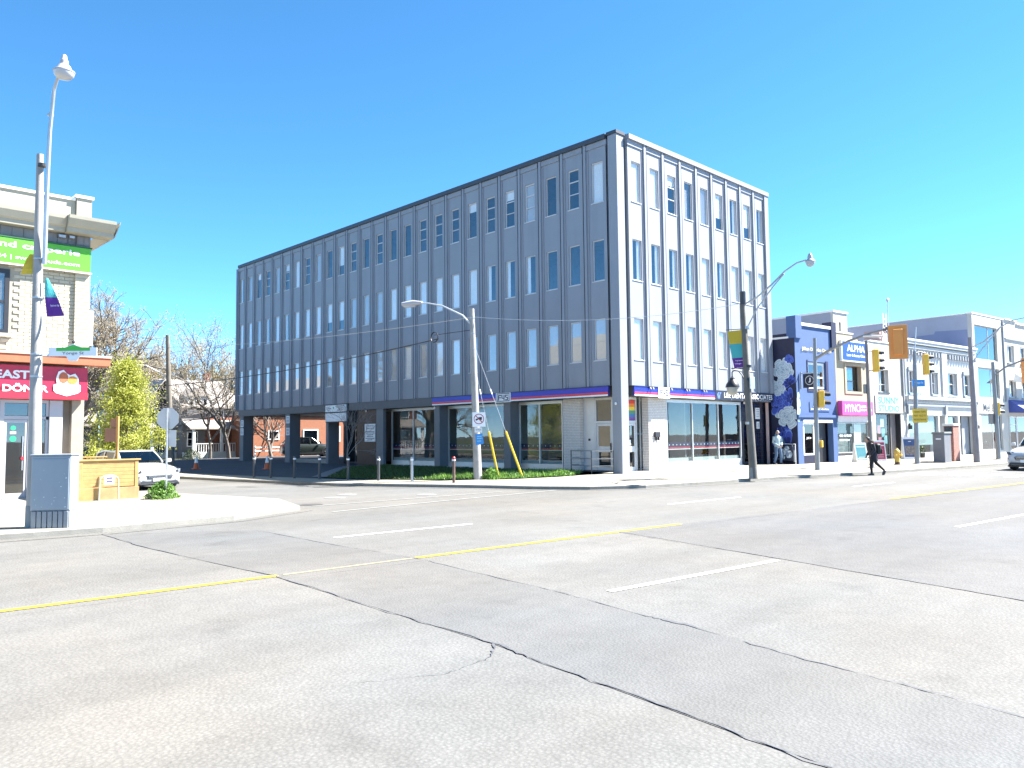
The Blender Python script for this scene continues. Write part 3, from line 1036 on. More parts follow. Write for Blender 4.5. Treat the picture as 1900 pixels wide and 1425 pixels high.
# ---- fascia signs
BLUE = M('sign_blue', (.012, .025, .40), .35, .06)
REDS = M('sign_red', (.60, .03, .06), .35, .06)
def fascia(fr, u0, u1, d, name, label):
    mb = MB()
    bxf(mb, fr, u0, u1, d - .06, d, 3.255, 3.665)
    cx = (0, 0, 0)
    t = thing(name, label, 'sign', fr((u0 + u1) / 2, d, 3.25))
    mb.build('board', BLUE, t)
    mb = MB(); bxf(mb, fr, u0 + .01, u1 - .01, d - .066, d - .0605, 3.325, 3.425); mb.build('red_stripe', REDS, t)
    mb = MB(); bxf(mb, fr, u0 + .01, u1 - .01, d - .066, d - .0605, 3.258, 3.323); mb.build('white_stripe', WHITE, t)
    mb = MB(); bxf(mb, fr, u0 - .02, u1 + .02, d - .09, d + .01, 3.668, 3.69); mb.build('top_trim', BLACK, t)
    return t
def logo(fr, t, u0, u1, d, z0, z1, flip=False):
    # the letter-and-number mark in a double box
    p = MB(); bxf(p, fr, u0, u1, d - .03, d, z0, z1); pl = p.build('logo_plate', WHITE, t)
    mb = MB()
    W, H = u1 - u0, z1 - z0
    def ln(a, b_, c, e):
        q = [a, b_] if not flip else [1 - b_, 1 - a]
        bxf(mb, fr, u0 + q[0] * W, u0 + q[1] * W, d - .036, d - .0305, z0 + c * H, z0 + e * H)
    k = .055
    kh = k * W / H
    for a, b_, c, e in ((.07, .93, .88, .88 + kh * .6), (.07, .93, .10, .10 + kh * .6), (.07, .105, .15, .86), (.895, .93, .15, .86)):
        ln(a, b_, c, e)
    # F
    ln(.16, .16 + k, .22, .78); ln(.16 + k + .005, .38, .69, .78); ln(.16 + k + .005, .36, .45, .54)
    # 4
    ln(.40, .40 + k, .42, .78); ln(.40 + k + .005, .60, .38, .47); ln(.54, .54 + k, .48, .78); ln(.54, .54 + k, .22, .37)
    # 5
    ln(.64, .84, .69, .78); ln(.64, .64 + k, .50, .68); ln(.70, .84, .46, .55); ln(.785, .84, .23, .45); ln(.64, .78, .22, .31)
    mb.build('logo', M('logo_navy', (.01, .012, .06), .5, .1), pl)
SG1 = fascia(fL, .70, 12.62, -.02, 'fascia_sign', 'blue fascia sign with red and white stripes on the shaded side of the office building')
logo(fL, SG1, 6.60, 7.62, -.082, 3.22, 3.68, flip=True)
SG2 = fascia(fR, .72, 7.10, -.02, 'fascia_sign', 'blue fascia sign with red and white stripes on the sunny street side')
logo(fR, SG2, 2.42, 3.28, -.082, 3.2, 3.68)
t = thing('dental_sign', 'black LEE DENTAL ASSOCIATES sign board with white letters', 'sign', (10, 0, 3.25))
mb = MB(); mb.box(7.14, 12.93, -.08, -.02, 3.24, 3.70); mb.build('board', M('sign_black', (.012, .012, .025), .4, .1), t)
text('LEE DENTAL ASSOCIATES', t, WHITE, (7.95, -.082, 3.36), (1, 0, 0), (0, 0, 1), 4.85, .25, bold=.012)
text('www.leedental.ca', t, WHITE, (11.3, -.082, 3.27), (1, 0, 0), (0, 0, 1), 1.3, .06)
mb = MB()
for a, b_, c in ((0, 0, .04), (.12, .06, .05)):
    mb.prism([(7.36 + a, -.082, 3.30), (7.42 + a, -.082, 3.30), (7.46 + a, -.082, 3.45 + b_), (7.58 + a, -.082, 3.58 + b_ * .3), (7.40 + a, -.082, 3.62), (7.30 + a, -.082, 3.5)], (0, -.006, 0))
mb.build('tooth_emblem', M('emblem_blue', (.12, .2, .5), .5, .1), t)
for x in (8.6, 9.6, 10.4, 9.9, 11.0):
    mb = MB(); mb.box(x, x + .03, -.10, -.085, 3.245, 3.33); mb.build('bracket', STEEL, t)
# small gooseneck lamps over the sunny fascia
for x in (1.75, 1.95, 3.35, 4.55, 4.75, 6.0, 6.2):
    mb = MB(); mb.prism([(x, -.10, 3.66), (x + .09, -.10, 3.66), (x + .05, -.17, 3.56), (x - .03, -.17, 3.56)], (0, -.04, 0))
    mb.build('sign_lamp', BLACK, SG2)
# hanging tenant boards and notice on the dark entrance
t = thing('tenant_sign', 'white tenant board in two panels hanging over the dark entrance', 'sign', (-.1, 22.2, 2.5))
for z0, z1 in ((3.2, 3.62), (2.6, 3.12)):
    mb = MB(); mb.bbox(-.12, -.04, 20.95, 23.3, z0, z1, .01); mb.build('panel', WHITE, t)
mb = MB(); mb.box(-.035, .015, 20.85, 23.4, 2.55, 3.69); mb.build('backing', BLACK, t)
GT = M('print_grey', (.12, .14, .15), .7, .2)
for k, (a, b_, z, h) in enumerate(((21.1, 22.1, 3.52, .05), (21.2, 22.0, 3.44, .03), (21.4, 21.8, 3.36, .04), (21.3, 21.9, 3.27, .05), (22.7, 23.2, 3.5, .03), (22.6, 23.2, 3.38, .05), (22.8, 23.1, 3.27, .03))):
    mb = MB(); mb.box(-.126, -.1205, a, b_, z, z + h); mb.build('print_line', GT, t)
mb = MB(); mb.lathe([(.07, 0), (.07, .004)], (-.121, 22.35, 3.45), 12, (-1, 0, 0)); mb.build('emblem', M('print_green', (.1, .4, .3), .6, .1), t)
t = thing('notice_board', 'white LEE DENTAL notice board on the polished dark wall', 'sign', (.3, 18.95, 1.4))
mb = MB(); mb.bbox(.27, .315, 18.4, 19.5, 1.35, 2.4, .01); mb.build('board', WHITE, t)
text('LEE DENTAL', t, GT, (.269, 19.25, 2.24), (0, -1, 0), (0, 0, 1), .75, .08, bold=.02)
text('ASSOCIATES', t, GT, (.269, 19.25, 2.09), (0, -1, 0), (0, 0, 1), .75, .08, bold=.02)
for z, a, b_ in ((1.93, .1, 1.0), (1.84, .08, .95), (1.73, .2, .85), (1.62, .2, .85), (1.52, .1, 1.0), (1.43, .3, .8)):
    mb = MB(); mb.box(.2655, .2695, 18.4 + a, 18.4 + b_, z, z + .04); mb.build('print_line', GT, t)
# parking notices on the columns of the open ground floor
for y, zz in ((35.25, (2.45, 1.85)), (28.4, (2.6, 1.8))):
    for z in zz:
        t = thing('parking_notice', 'white parking notice, %s of two on the %s car park column' % ('upper' if z > 2 else 'lower', 'end' if y > 30 else 'second'), 'sign', (.08, y, z))
        mb = MB(); mb.bbox(.06, .098, y - .22, y + .24, z, z + .5, .006); mb.build('plate', WHITE, t)
        for k in range(4):
            mb = MB(); mb.box(.0555, .0598, y - .15, y + .17, z + .08 + k * .1, z + .12 + k * .1); mb.build('print_line', GT, t)
# entrance ramp railing
t = thing('ramp_railing', 'grey steel ramp railing by the corner door', 'railing', (-.3, 1.6, 0))
pts = [(.55, 2.9), (-.35, 2.6), (-.95, .95), (-.25, .35)]
for a, b_ in zip(pts, pts[1:]):
    for z in (.95, .62, .32):
        mb = MB(); mb.tube([(a[0], a[1], z), (b_[0], b_[1], z)], .02, 6); mb.build('rail', STEEL, t)
for x, y in pts[1:]:
    mb = MB(); mb.tube([(x, y, -.04), (x, y, .97)], .024, 6); mb.build('post', DARK, t)

# ------------------------------------------------------------------ cream corner shop on the left
LB = thing('corner_shop', 'cream brick two-storey corner shop with moulded cornice', 'building', (-22, 10, -.1))
CREAM = M('cream_brick', (.42, .385, .29), .8, .07, 7, .2, 60, dirt=.05)
MORT = M('cream_mortar', (.31, .28, .22), .9, .1)
CREAMP = M('cream_paint', (.34, .32, .255), .7, .05, 2, dirt=.06)
GREYP = M('grey_frieze', (.20, .195, .19), .8, .1, 3, dirt=.3)
FY = 6.70
def lp(name, m, *boxes, parent=LB, b=0):
    mb = MB()
    for q in boxes:
        mb.bbox(*q, b) if b else mb.box(*q)
    return mb.build(name, m, parent)
# brick wall of the upper floor: backing, then brick by brick in courses
wall = lp('wall', MORT, (-30, -20.80, FY + .012, FY + .3, 4.2, 6.9), (-20.80, -18.56, FY + .012, FY + .3, 4.2, 6.9), (-30, -18.60, FY + .3, FY + 16, -.1, 8.6))
bm = MB(); bm.bbox(0, .288, 0, .10, 0, .094, .006)
bme = mesh_of(bm, 'brick', CREAM)
rnd = random.Random(8)
lx, ly, lz = LB.location
row = 0
z = 4.22
far = MB()
WINB = (-21.75, -20.72, 4.80, 6.70)
while z < 6.88:
    x = -21.36 + (.15 if row % 2 else 0)
    while x < -18.99:
        if not (x + .288 > WINB[0] and x < WINB[1] - .01 and z + .09 > WINB[2] and z < WINB[3]) or x > WINB[1] - .02:
            if x > -21.05:
                inst('brick', bme, wall, (x - lx, FY - .012 + rnd.uniform(-.004, .004) - ly, z - lz))
        x += .30
    x = -29.9 + (.15 if row % 2 else 0)
    while x < -21.4:
        if not (x + .288 > WINB[0] and z + .09 > WINB[2] and z < WINB[3]):
            far.bbox(x, x + .288, FY - .012, FY + .09, z, z + .094, .006)
        x += .30
    z += .107
    row += 1
o = far.build('bricks', CREAM, wall); o['kind'] = 'stuff'
# corner pilaster, also in courses
pil = lp('pilaster', MORT, (-18.98, -18.56, FY - .09, FY + .2, 4.2, 6.86))
bm2 = MB(); bm2.bbox(0, .424, 0, .12, 0, .094, .006)
bme2 = mesh_of(bm2, 'brick', CREAM)
z = 4.22
while z < 6.84:
    inst('brick', bme2, pil, (-18.982 - lx, FY - .10 - ly, z - lz))
    z += .107
# upper window, black frame
wf = lp('window', BLACK, (WINB[0], WINB[0] + .1, FY - .03, FY + .1, 4.8, 6.7), (WINB[1] - .12, WINB[1], FY - .03, FY + .1, 4.8, 6.7), (WINB[0] + .1, WINB[1] - .12, FY - .03, FY + .1, 4.8, 4.9), (WINB[0] + .1, WINB[1] - .12, FY - .03, FY + .1, 6.58, 6.7), (WINB[0] + .1, WINB[1] - .12, FY - .02, FY + .06, 5.68, 5.76))
lp('pane', GLZ, (WINB[0] + .1, WINB[1] - .12, FY + .01, FY + .012, 4.9, 5.68), (WINB[0] + .1, WINB[1] - .12, FY + .01, FY + .012, 5.76, 6.58), parent=wf)
lp('sill', CREAMP, (WINB[0] - .1, WINB[1] + .1, FY - .10, FY + .05, 4.68, 4.79), parent=wf)
# frieze, cornice and parapet
fz = lp('frieze', GREYP, (-30, -18.99, FY - .02, FY + .3, 6.9, 8.0), (-18.98, -18.58, FY - .10, FY + .3, 6.9, 8.0))
x = -21.3
while x < -19.1:
    lp('frieze_board', GREYP, (x, x + .285, FY - .045, FY - .021, 7.72, 7.99), parent=fz)
    x += .30
lp('frieze_board', GREYP, (-18.97, -18.78, FY - .125, FY - .101, 7.72, 7.99), (-18.77, -18.6, FY - .125, FY - .101, 7.72, 7.99), parent=fz)
mb = MB()
prof = [(0, 8.0), (.40, 8.02), (.42, 8.16), (.50, 8.20), (.62, 8.40), (.64, 8.50), (0, 8.55)]
def cornice(x0, x1, dy, k=1.0):
    mb.prism([(x0, FY - dy - d * k, zz) for d, zz in prof], (x1 - x0, 0, 0))
cornice(-30, -19.35, 0, .75)
cornice(-19.34, -18.0, .06, 1.0)
mb.prism([(-18.0, FY + 5, 8.0), (-18.0, FY - .06 - .4, 8.02), (-17.92, FY - .06 - .62, 8.4), (-17.9, FY - .7, 8.5), (-17.9, FY + 5, 8.5)], (.02, 0, 0))
mb.build('cornice', CREAMP, LB)
lp('parapet', CREAMP, (-30, -19.0, FY + .02, FY + .4, 8.5, 9.13), (-18.99, -18.56, FY - .08, FY + .4, 8.5, 9.22), (-18.9, -18.57, FY + .41, FY + 14, 8.5, 9.0))
lp('parapet_cap', WHITE, (-30, -19.01, FY - .03, FY + .45, 9.13, 9.21), (-19.04, -18.51, FY - .13, FY + .45, 9.221, 9.31))
# shop front on the ground floor
LAV = M('shopfront_white', (.40, .40, .42), .5, .05)
lp('shop_pier', LAV, (-19.58, -19.22, FY - .06, FY + .25, -.12, 2.84), (-21.4, -20.9, FY - .06, FY + .25, -.12, 2.84), b=.01)
lp('shop_pier', M('side_brick', (.25, .12, .07), .8, .2, 8), (-18.95, -18.6, FY + .31, FY + .5, -.12, 3.0))
sf = lp('shopfront_frame', LAV, (-20.86, -20.74, FY, FY + .1, -.1, 2.84), (-20.13, -19.98, FY, FY + .1, -.1, 2.84), (-20.74, -20.13, FY, FY + .1, 2.25, 2.36), (-20.74, -20.13, FY, FY + .1, 2.74, 2.84), (-19.98, -19.59, FY, FY + .1, 2.25, 2.34), (-19.98, -19.59, FY, FY + .1, 2.74, 2.84), (-19.98, -19.59, FY, FY + .1, -.1, .1), (-19.66, -19.59, FY, FY + .1, .1, 2.74), (-20.74, -20.13, FY - .05, FY + .12, -.12, -.05))
SG = GLASS('left_shop_glass', (.45, .48, .50), .07, 1.0)
lp('pane', SG, (-20.73, -20.14, FY + .05, FY + .055, 2.37, 2.73), parent=sf)
lp('pane', SG, (-19.97, -19.67, FY + .05, FY + .055, .11, 2.24), (-19.97, -19.67, FY + .05, FY + .055, 2.35, 2.73), parent=sf)
do = lp('door', LAV, (-20.73, -20.67, FY + .02, FY + .07, -.04, 2.24), (-20.2, -20.14, FY + .02, FY + .07, -.04, 2.24), (-20.67, -20.2, FY + .02, FY + .07, -.04, .08), (-20.67, -20.2, FY + .02, FY + .07, 2.16, 2.24))
lp('pane', SG, (-20.67, -20.2, FY + .04, FY + .045, .08, 2.16), parent=do)
lp('handle', STEEL, (-20.27, -20.24, FY - .03, FY, .75, 1.75), (-20.268, -20.242, FY, FY + .03, .8, .83), (-20.268, -20.242, FY, FY + .03, 1.67, 1.7), parent=do)
for cx_, cz_, r_, c_ in ((-20.5, 2.0, .07, (.02, .35, .15)), (-20.5, 1.68, .09, (.02, .30, .16))):
    mb = MB(); mb.lathe([(r_, 0), (r_, .004)], (cx_, FY + .036, cz_), 14, (0, -1, 0)); mb.build('sticker', M('sticker_%d' % int(r_ * 100), c_, .6, .1), do)
lp('sticker', M('sticker_pink', (.5, .3, .3), .6, .1), (-20.58, -20.42, FY + .034, FY + .038, 1.82, 1.9), parent=do)
mb = MB(); mb.lathe([(.05, 0), (.05, .01)], (-20.255, FY - .035, 1.1), 10, (0, -1, 0)); mb.build('sticker', M('sticker_red', (.5, .02, .04), .6, .1), do)
lp('shop_interior', INT, (-21.0, -19.3, FY + 2.5, FY + 2.6, -.1, 2.9), (-21.0, -19.3, FY + .3, FY + 2.6, -.12, -.1))
lp('lower_wall', MORT, (-30, -21.41, FY - .02, FY + .3, -.1, 4.19), (-18.95, -18.61, FY + .02, FY + .3, -.1, 4.19), (-21.40, -18.96, FY + .02, FY + .3, 2.85, 4.19))
# orange-red band above the red sign, oversailing to the right
lp('band', M('terracotta_band', (.42, .11, .05), .7, .12, 6), (-30, -18.05, FY - .55, FY - .02, 3.92, 4.16))
lp('band_top', M('band_top', (.50, .36, .28), .7, .15, 8), (-30, -18.02, FY - .58, FY - .0, 4.161, 4.23))
lp('side_box', OFFWHITE, (-18.55, -18.40, FY + .05, FY + .5, 4.6, 5.7))
lp('floodlight', STEEL, (-19.5, -19.3, FY - .2, FY - .03, 7.86, 7.95), (-19.2, -19.05, FY - .2, FY - .03, 7.88, 7.96), b=.01)
# red sign
t = thing('red_shop_sign', 'red shop sign with white EASTO lettering and food emblem', 'sign', (-20, FY - .1, 2.8))
mb = MB(); mb.bbox(-26, -18.62, FY - .30, FY - .03, 2.86, 3.85, .01); mb.build('board', M('sign_crimson', (.42, .015, .05), .4, .08), t)
mb = MB(); mb.box(-26, -18.61, FY - .32, FY - .301, 2.86, 3.08); mb.build('lower_band', M('sign_scarlet', (.62, .02, .04), .4, .06), t)
text("T'EASTO", t, WHITE, (-21.42, FY - .302, 3.44), (1, 0, 0), (0, 0, 1), 1.55, .26, bold=.035)
text('S & DÖNER', t, WHITE, (-21.45, FY - .325, 3.06), (1, 0, 0), (0, 0, 1), 1.75, .25, bold=.03)
def disc(name, m, c, rx, rz, d, parent, n=14, pts=None):
    mb = MB()
    P = pts or [(c[0] + rx * cos(2 * pi * k / n), c[1] + rz * sin(2 * pi * k / n)) for k in range(n)]
    mb.prism([(x, FY - .302 - d, zz) for x, zz in P], (0, .004, 0))
    return mb.build(name, m, parent)
em = disc('emblem', WHITE, 0, 0, 0, .03, t, pts=[(-19.5, 3.05), (-19.2, 2.96), (-18.9, 3.05), (-18.82, 3.12), (-18.82, 3.3), (-18.88, 3.33), (-18.88, 3.52), (-18.98, 3.66), (-19.12, 3.6), (-19.22, 3.66), (-19.3, 3.76), (-19.44, 3.7), (-19.5, 3.5), (-19.47, 3.33), (-19.56, 3.3), (-19.56, 3.12)])
disc('emblem_meat', M('emblem_brown', (.42, .12, .05), .6, .2, 20), (-19.3, 3.52), .13, .17, .036, em)
disc('emblem_plate', M('emblem_orange', (.60, .22, .04), .6, .2, 20), (-19.05, 3.45), .14, .12, .041, em)
text('TURKISH BURGER', em, M('print_red', (.4, .03, .04), .6, .1), (-19.48, FY - .345, 3.17), (1, 0, 0), (0, 0, 1), .6, .06)
# green sign
t = thing('green_shop_sign', 'bright green shop sign with white creperie lettering', 'sign', (-20, FY - .1, 6.85))
mb = MB(); mb.bbox(-26, -18.58, FY - .20, FY - .11, 6.86, 7.62, .008); mb.build('board', M('sign_green', (.09, .40, .02), .45, .06), t)
mb = MB(); mb.box(-26, -18.55, FY - .215, FY - .10, 6.82, 6.858); mb.build('trim', WHITE, t)
mb = MB(); mb.box(-26, -18.55, FY - .215, FY - .10, 7.622, 7.66); mb.build('trim', M('dark_green_trim', (.02, .09, .04), .5, .1), t)
text('Cafe and creperie', t, WHITE, (-22.25, FY - .202, 7.28), (1, 0, 0), (0, 0, 1), 3.35, .24, bold=.02)
text('416.462.3624 | sweet-buds.com', t, WHITE, (-22.3, FY - .202, 6.97), (1, 0, 0), (0, 0, 1), 3.4, .15, bold=.012)

# ------------------------------------------------------------------ patio, bike ring, cabinet, bush, signs on the left
CED = M('cedar_boards', (.36, .215, .075), .7, .16, 5, .15, 40)
CED2 = M('cedar_old', (.28, .135, .05), .75, .2, 5, .15, 40)
t = thing('patio_enclosure', 'yellow cedar patio enclosure with horizontal boards beside the corner shop', 'patio fence', (-18.6, 4.2, -.12))
px0, px1, py0, py1 = -19.42, -17.82, 4.2, 7.0
for k in range(7):
    z = .27 + k * .108
    mb = MB(); mb.bbox(px0 + .06, px1 - .1, py0 - .01, py0 + .015, z, z + .102, .005); mb.build('board', CED, t)
for x in (px0, px1 - .1):
    mb = MB(); mb.bbox(x, x + .1, py0 - .025, py0 + .075, -.08, 1.02, .006); mb.build('post', CED, t)
mb = MB(); mb.bbox(px0 - .04, px1 + .06, py0 - .05, py0 + .11, 1.02, 1.06, .006); mb.build('top_rail', CED, t)
for k, (a, b_) in enumerate(((px0 - .15, -18.9), (-18.895, -18.36), (-18.355, px1 + .02))):
    mb = MB(); mb.bbox(a, b_, py0 - .045, py0 - .027, -.16, .25, .006); mb.build('skirt_board', CED if k == 0 else M('cedar_panel', (.34, .20, .09), .7, .2, 3), t)
for k in range(9):
    z = .16 + k * .1
    mb = MB(); mb.bbox(px0 - .12, px0 - .1, py0 + .15, py1, z, z + .085, .005); mb.build('side_board', CED2, t)
for y in (py0 + .12, py1):
    mb = MB(); mb.bbox(px0 - .16, px0 - .06, y - .05, y + .05, -.1, 1.05, .006); mb.build('post', CED2, t)
for k in range(8):
    z = .2 + k * .105
    mb = MB(); mb.bbox(px0, px1 - .02, py1, py1 + .02, z, z + .09, .005); mb.build('back_board', CED2, t)
    mb = MB(); mb.bbox(px1 - .03, px1 - .01, py0 + .1, py1, z, z + .09, .005); mb.build('side_board', CED2, t)
mb = MB(); mb.box(px0 - .05, px1 - .05, py0 + .08, py1, .12, .2); mb.build('deck', CED2, t)
mb = MB(); mb.bbox(px0 - .1, px1, py1 - .02, py1 + .08, 1.06, 1.1, .005); mb.build('top_rail', CED, t)

t = thing('bike_stand', 'white hoop bicycle stand in front of the cedar patio', 'bike stand', (-18.8, 3.75, -.12))
pts = [(-19.02, 3.72, -.12), (-19.0, 3.72, .45)]
for k in range(9):
    a = pi - pi * k / 8
    pts.append((-18.76 + .24 * cos(a), 3.72, .50 + .12 * sin(a)))
pts += [(-18.52, 3.72, .45), (-18.5, 3.72, -.12)]
mb = MB(); mb.tube(pts, .022, 8); mb.build('hoop', M('stand_paint', (.42, .36, .25), .5, .1), t, smooth=True)
mb = MB(); mb.bbox(-18.9, -18.62, 3.69, 3.705, .36, .62, .004); mb.build('plate', WHITE, t)
for z in (.42, .52):
    mb = MB(); mb.box(-18.84, -18.68, 3.686, 3.6895, z, z + .05); mb.build('print', M('print_violet', (.08, .06, .25), .6, .1), t)

t = thing('utility_cabinet', 'tall grey utility cabinet with louvred base leaning by the left lamp pole', 'cabinet', (-21.79, -2.62, -.1), radians(-38))
CABM = M('cabinet_grey', (.26, .29, .315), .45, .05, 1.5, dirt=.08)
mb = MB(); mb.bbox(-.37, .37, -.02, .36, .34, 1.42, .012); mb.build('body', CABM, t, local=True)
mb = MB(); mb.bbox(-.345, .345, -.035, -.021, .36, 1.36, .006); mb.build('door', CABM, t, local=True)
for k in range(7):
    x = -.34 + k * .1
    mb = MB(); mb.bbox(x, x + .085, -.04, .02, .0, .33, .006); mb.build('louvre', M('louvre_metal', (.23, .24, .25), .4, .08, metal=.3), t, local=True)
mb = MB(); mb.box(-.36, .36, .0, .34, .0, .335); mb.build('plinth', CABM, t, local=True)
mb = MB(); mb.bbox(-.39, .39, -.04, .39, 1.42, 1.45, .006); mb.build('lid', CABM, t, local=True)
rnd = random.Random(4)
for k in range(16):
    x, z = rnd.uniform(-.3, .32), rnd.choice([rnd.uniform(.38, .7), rnd.uniform(.38, 1.3)])
    s_ = rnd.uniform(.006, .022)
    mb = MB(); mb.prism([(x, -.0362, z), (x + s_ * 1.6, -.0362, z + s_ * .3), (x + s_, -.0362, z + s_), (x - s_ * .4, -.0362, z + s_ * .6)], (0, -.001, 0)); mb.build('sticker_scrap', WHITE, t, local=True)

def bush(name, label, c, r, h, n, m, seed):
    rr = random.Random(seed)
    mb = MB()
    t = thing(name, label, 'bush', c)
    st = MB()
    for k in range(14):
        a = rr.uniform(0, 2 * pi)
        e = (c[0] + r * .8 * cos(a) * rr.random(), c[1] + r * .8 * sin(a) * rr.random(), c[2] + h * rr.uniform(.5, .95))
        st.tube([c, ((c[0] + e[0]) / 2, (c[1] + e[1]) / 2, c[2] + h * .35), e], [.012, .008, .004], 4)
    st.build('stems', M('bark_green', (.10, .09, .04), .8, .2), t)
    for k in range(n):
        a, q = rr.uniform(0, 2 * pi), sqrt(rr.random())
        zz = rr.random()
        lob = .75 + .25 * sin(a * 3 + 1) * cos(zz * 4)
        x, y, z = c[0] + r * q * cos(a) * lob * (1.1 - .6 * zz), c[1] + r * q * sin(a) * lob * (1.1 - .6 * zz), c[2] + h * zz * (1.1 - .35 * q)
        leafquad(mb, (x, y, z), rr.uniform(.03, .06), rr)
    mb.build('foliage', m, t)
    return t
def leafquad(mb, p, s, rr, asp=.55):
    d = Vector((rr.gauss(0, 1), rr.gauss(0, 1), rr.gauss(0, .8))).normalized()
    a = d.orthogonal().normalized()
    a = (Matrix.Rotation(rr.uniform(0, 6.28), 3, d) @ a)
    b_ = d.cross(a) * asp
    P = Vector(p)
    mb.face([P - a * s, P + b_ * s * .8, P + a * s, P - b_ * s * .8])
LG = LEAF('fresh_green_leaves', [(.05, .14, .015), (.10, .24, .03), (.16, .30, .05), (.22, .34, .09)], .4)
bush('leafy_bush', 'low leafy green bush at the foot of the stop sign post', (-17.45, 3.3, -.12), .62, .55, 1500, LG, 21)
bush('leafy_weeds', 'small leafy weeds round the foot of the concrete pole on the lawn', (-5.45, 2.25, -.06), .55, .45, 700, LG, 22)
bush('leafy_weeds', 'pale green weeds at the sunny end of the lawn by the ramp railing', (-2.2, 1.55, -.06), .7, .28, 700, LG, 23)

# stop sign seen from behind
t = thing('stop_sign', 'back of an octagonal stop sign on a thin post above the bush', 'sign', (-17.42, 3.1, -.1), radians(-43))
mb = MB(); mb.tube([(0, 0, 0), (0, 0, 2.62)], .028, 8); mb.build('post', STEEL, t, local=True)
mb = MB()
R_ = .335
mb.prism([(R_ * cos(pi / 8 + k * pi / 4), .035, 2.32 + R_ * sin(pi / 8 + k * pi / 4)) for k in range(8)], (0, .004, 0)); mb.build('octagon_plate', M('bare_aluminium', (.42, .43, .44), .5, .06, metal=.2), t, local=True)
mb = MB(); mb.bbox(-.02, .25, .036, .04, 1.50, 1.98, .002); mb.build('tab_plate', M('bare_aluminium', (0, 0, 0)), t, local=True)
# brown sign plates on a wooden post
t = thing('post_sign', 'brown sign plates on a cedar post behind the patio', 'sign', (-17.3, 7.7, -.1), radians(-45))
mb = MB(); mb.bbox(-.04, .04, -.04, .04, 0, 2.5, .006); mb.build('post', CED, t, local=True)
BRP = M('brown_plate', (.20, .11, .085), .6, .08)
mb = MB(); mb.bbox(-.42, -.045, -.02, .0, 1.65, 2.1, .005); mb.build('plate', BRP, t, local=True)
mb = MB(); mb.bbox(-.24, -.045, -.02, .0, 2.13, 2.42, .005); mb.build('plate', BRP, t, local=True)

# ------------------------------------------------------------------ bollards, cones
BOLM = M('bollard_paint', (.055, .057, .062), .5, .15)
bx = [(-10.3, 12.13), (-10.07, 11.06), (-9.65, 9.81), (-9.42, 8.2), (-8.93, 6.86), (-8.48, 5.41), (-8.02, 3.87), (-7.49, 2.05)]
bl = ['first black bollard from the car park end of the row', 'second black bollard from the car park end, in front of a cone', 'third black bollard from the car park end', 'fourth black bollard from the car park end, before the diagonal path', 'fifth black bollard from the car park end, by the young tree', 'sixth black bollard from the car park end, before the lawn', 'grey bollard at the edge of the building shadow', 'sunlit bollard with a red top, nearest the concrete pole']
mb = MB(); mb.lathe([(.055, 0), (.055, .80), (.06, .81), (.06, .90), (.045, .94), (.0, .95)], (0, 0, 0), 14)
bpost = mesh_of(mb, 'post', BOLM)
mb = MB(); mb.lathe([(.0625, .80), (.0625, .86)], (0, 0, 0), 14)
bband = mesh_of(mb, 'reflective_band', WHITE)
for k, (x, y) in enumerate(bx):
    t = thing('bollard', bl[k], 'bollard', (x, y, -.085), 0, 'bollards along the side street')
    if k >= 6:
        q = bpost.copy(); q.materials.clear(); q.materials.append(M('bollard_brown', (.12, .075, .06), .6, .2) if k == 7 else STEEL)
        inst('post', q, t)
    else:
        inst('post', bpost, t)
    inst('reflective_band', bband, t)
    if k == 7:
        mb = MB(); mb.lathe([(.066, .86), (.066, .915), (.04, .955), (0, .958)], (0, 0, 0), 14); mb.build('cap', M('cap_red', (.35, .02, .02), .5, .1), t, local=True)
ORG = M('cone_orange', (.50, .09, .02), .5, .08)
for x, y, lab in ((-8.35, 23.0, 'orange traffic cone standing alone by the houses'), (-6.0, 19.4, 'orange traffic cone in the car park behind the bollards')):
    t = thing('traffic_cone', lab, 'cone', (x, y, -.05), 0, 'traffic cones in the car park')
    mb = MB(); mb.bbox(-.2, .2, -.2, .2, 0, .04, .01); mb.build('base', ORG, t, local=True)
    mb = MB(); mb.lathe([(.15, .04), (.10, .35)], (0, 0, 0), 14); mb.build('cone', ORG, t, local=True)
    mb = MB(); mb.lathe([(.098, .352), (.055, .60), (.03, .70), (.02, .71)], (0, 0, 0), 14); mb.build('white_collar', WHITE, t, local=True)

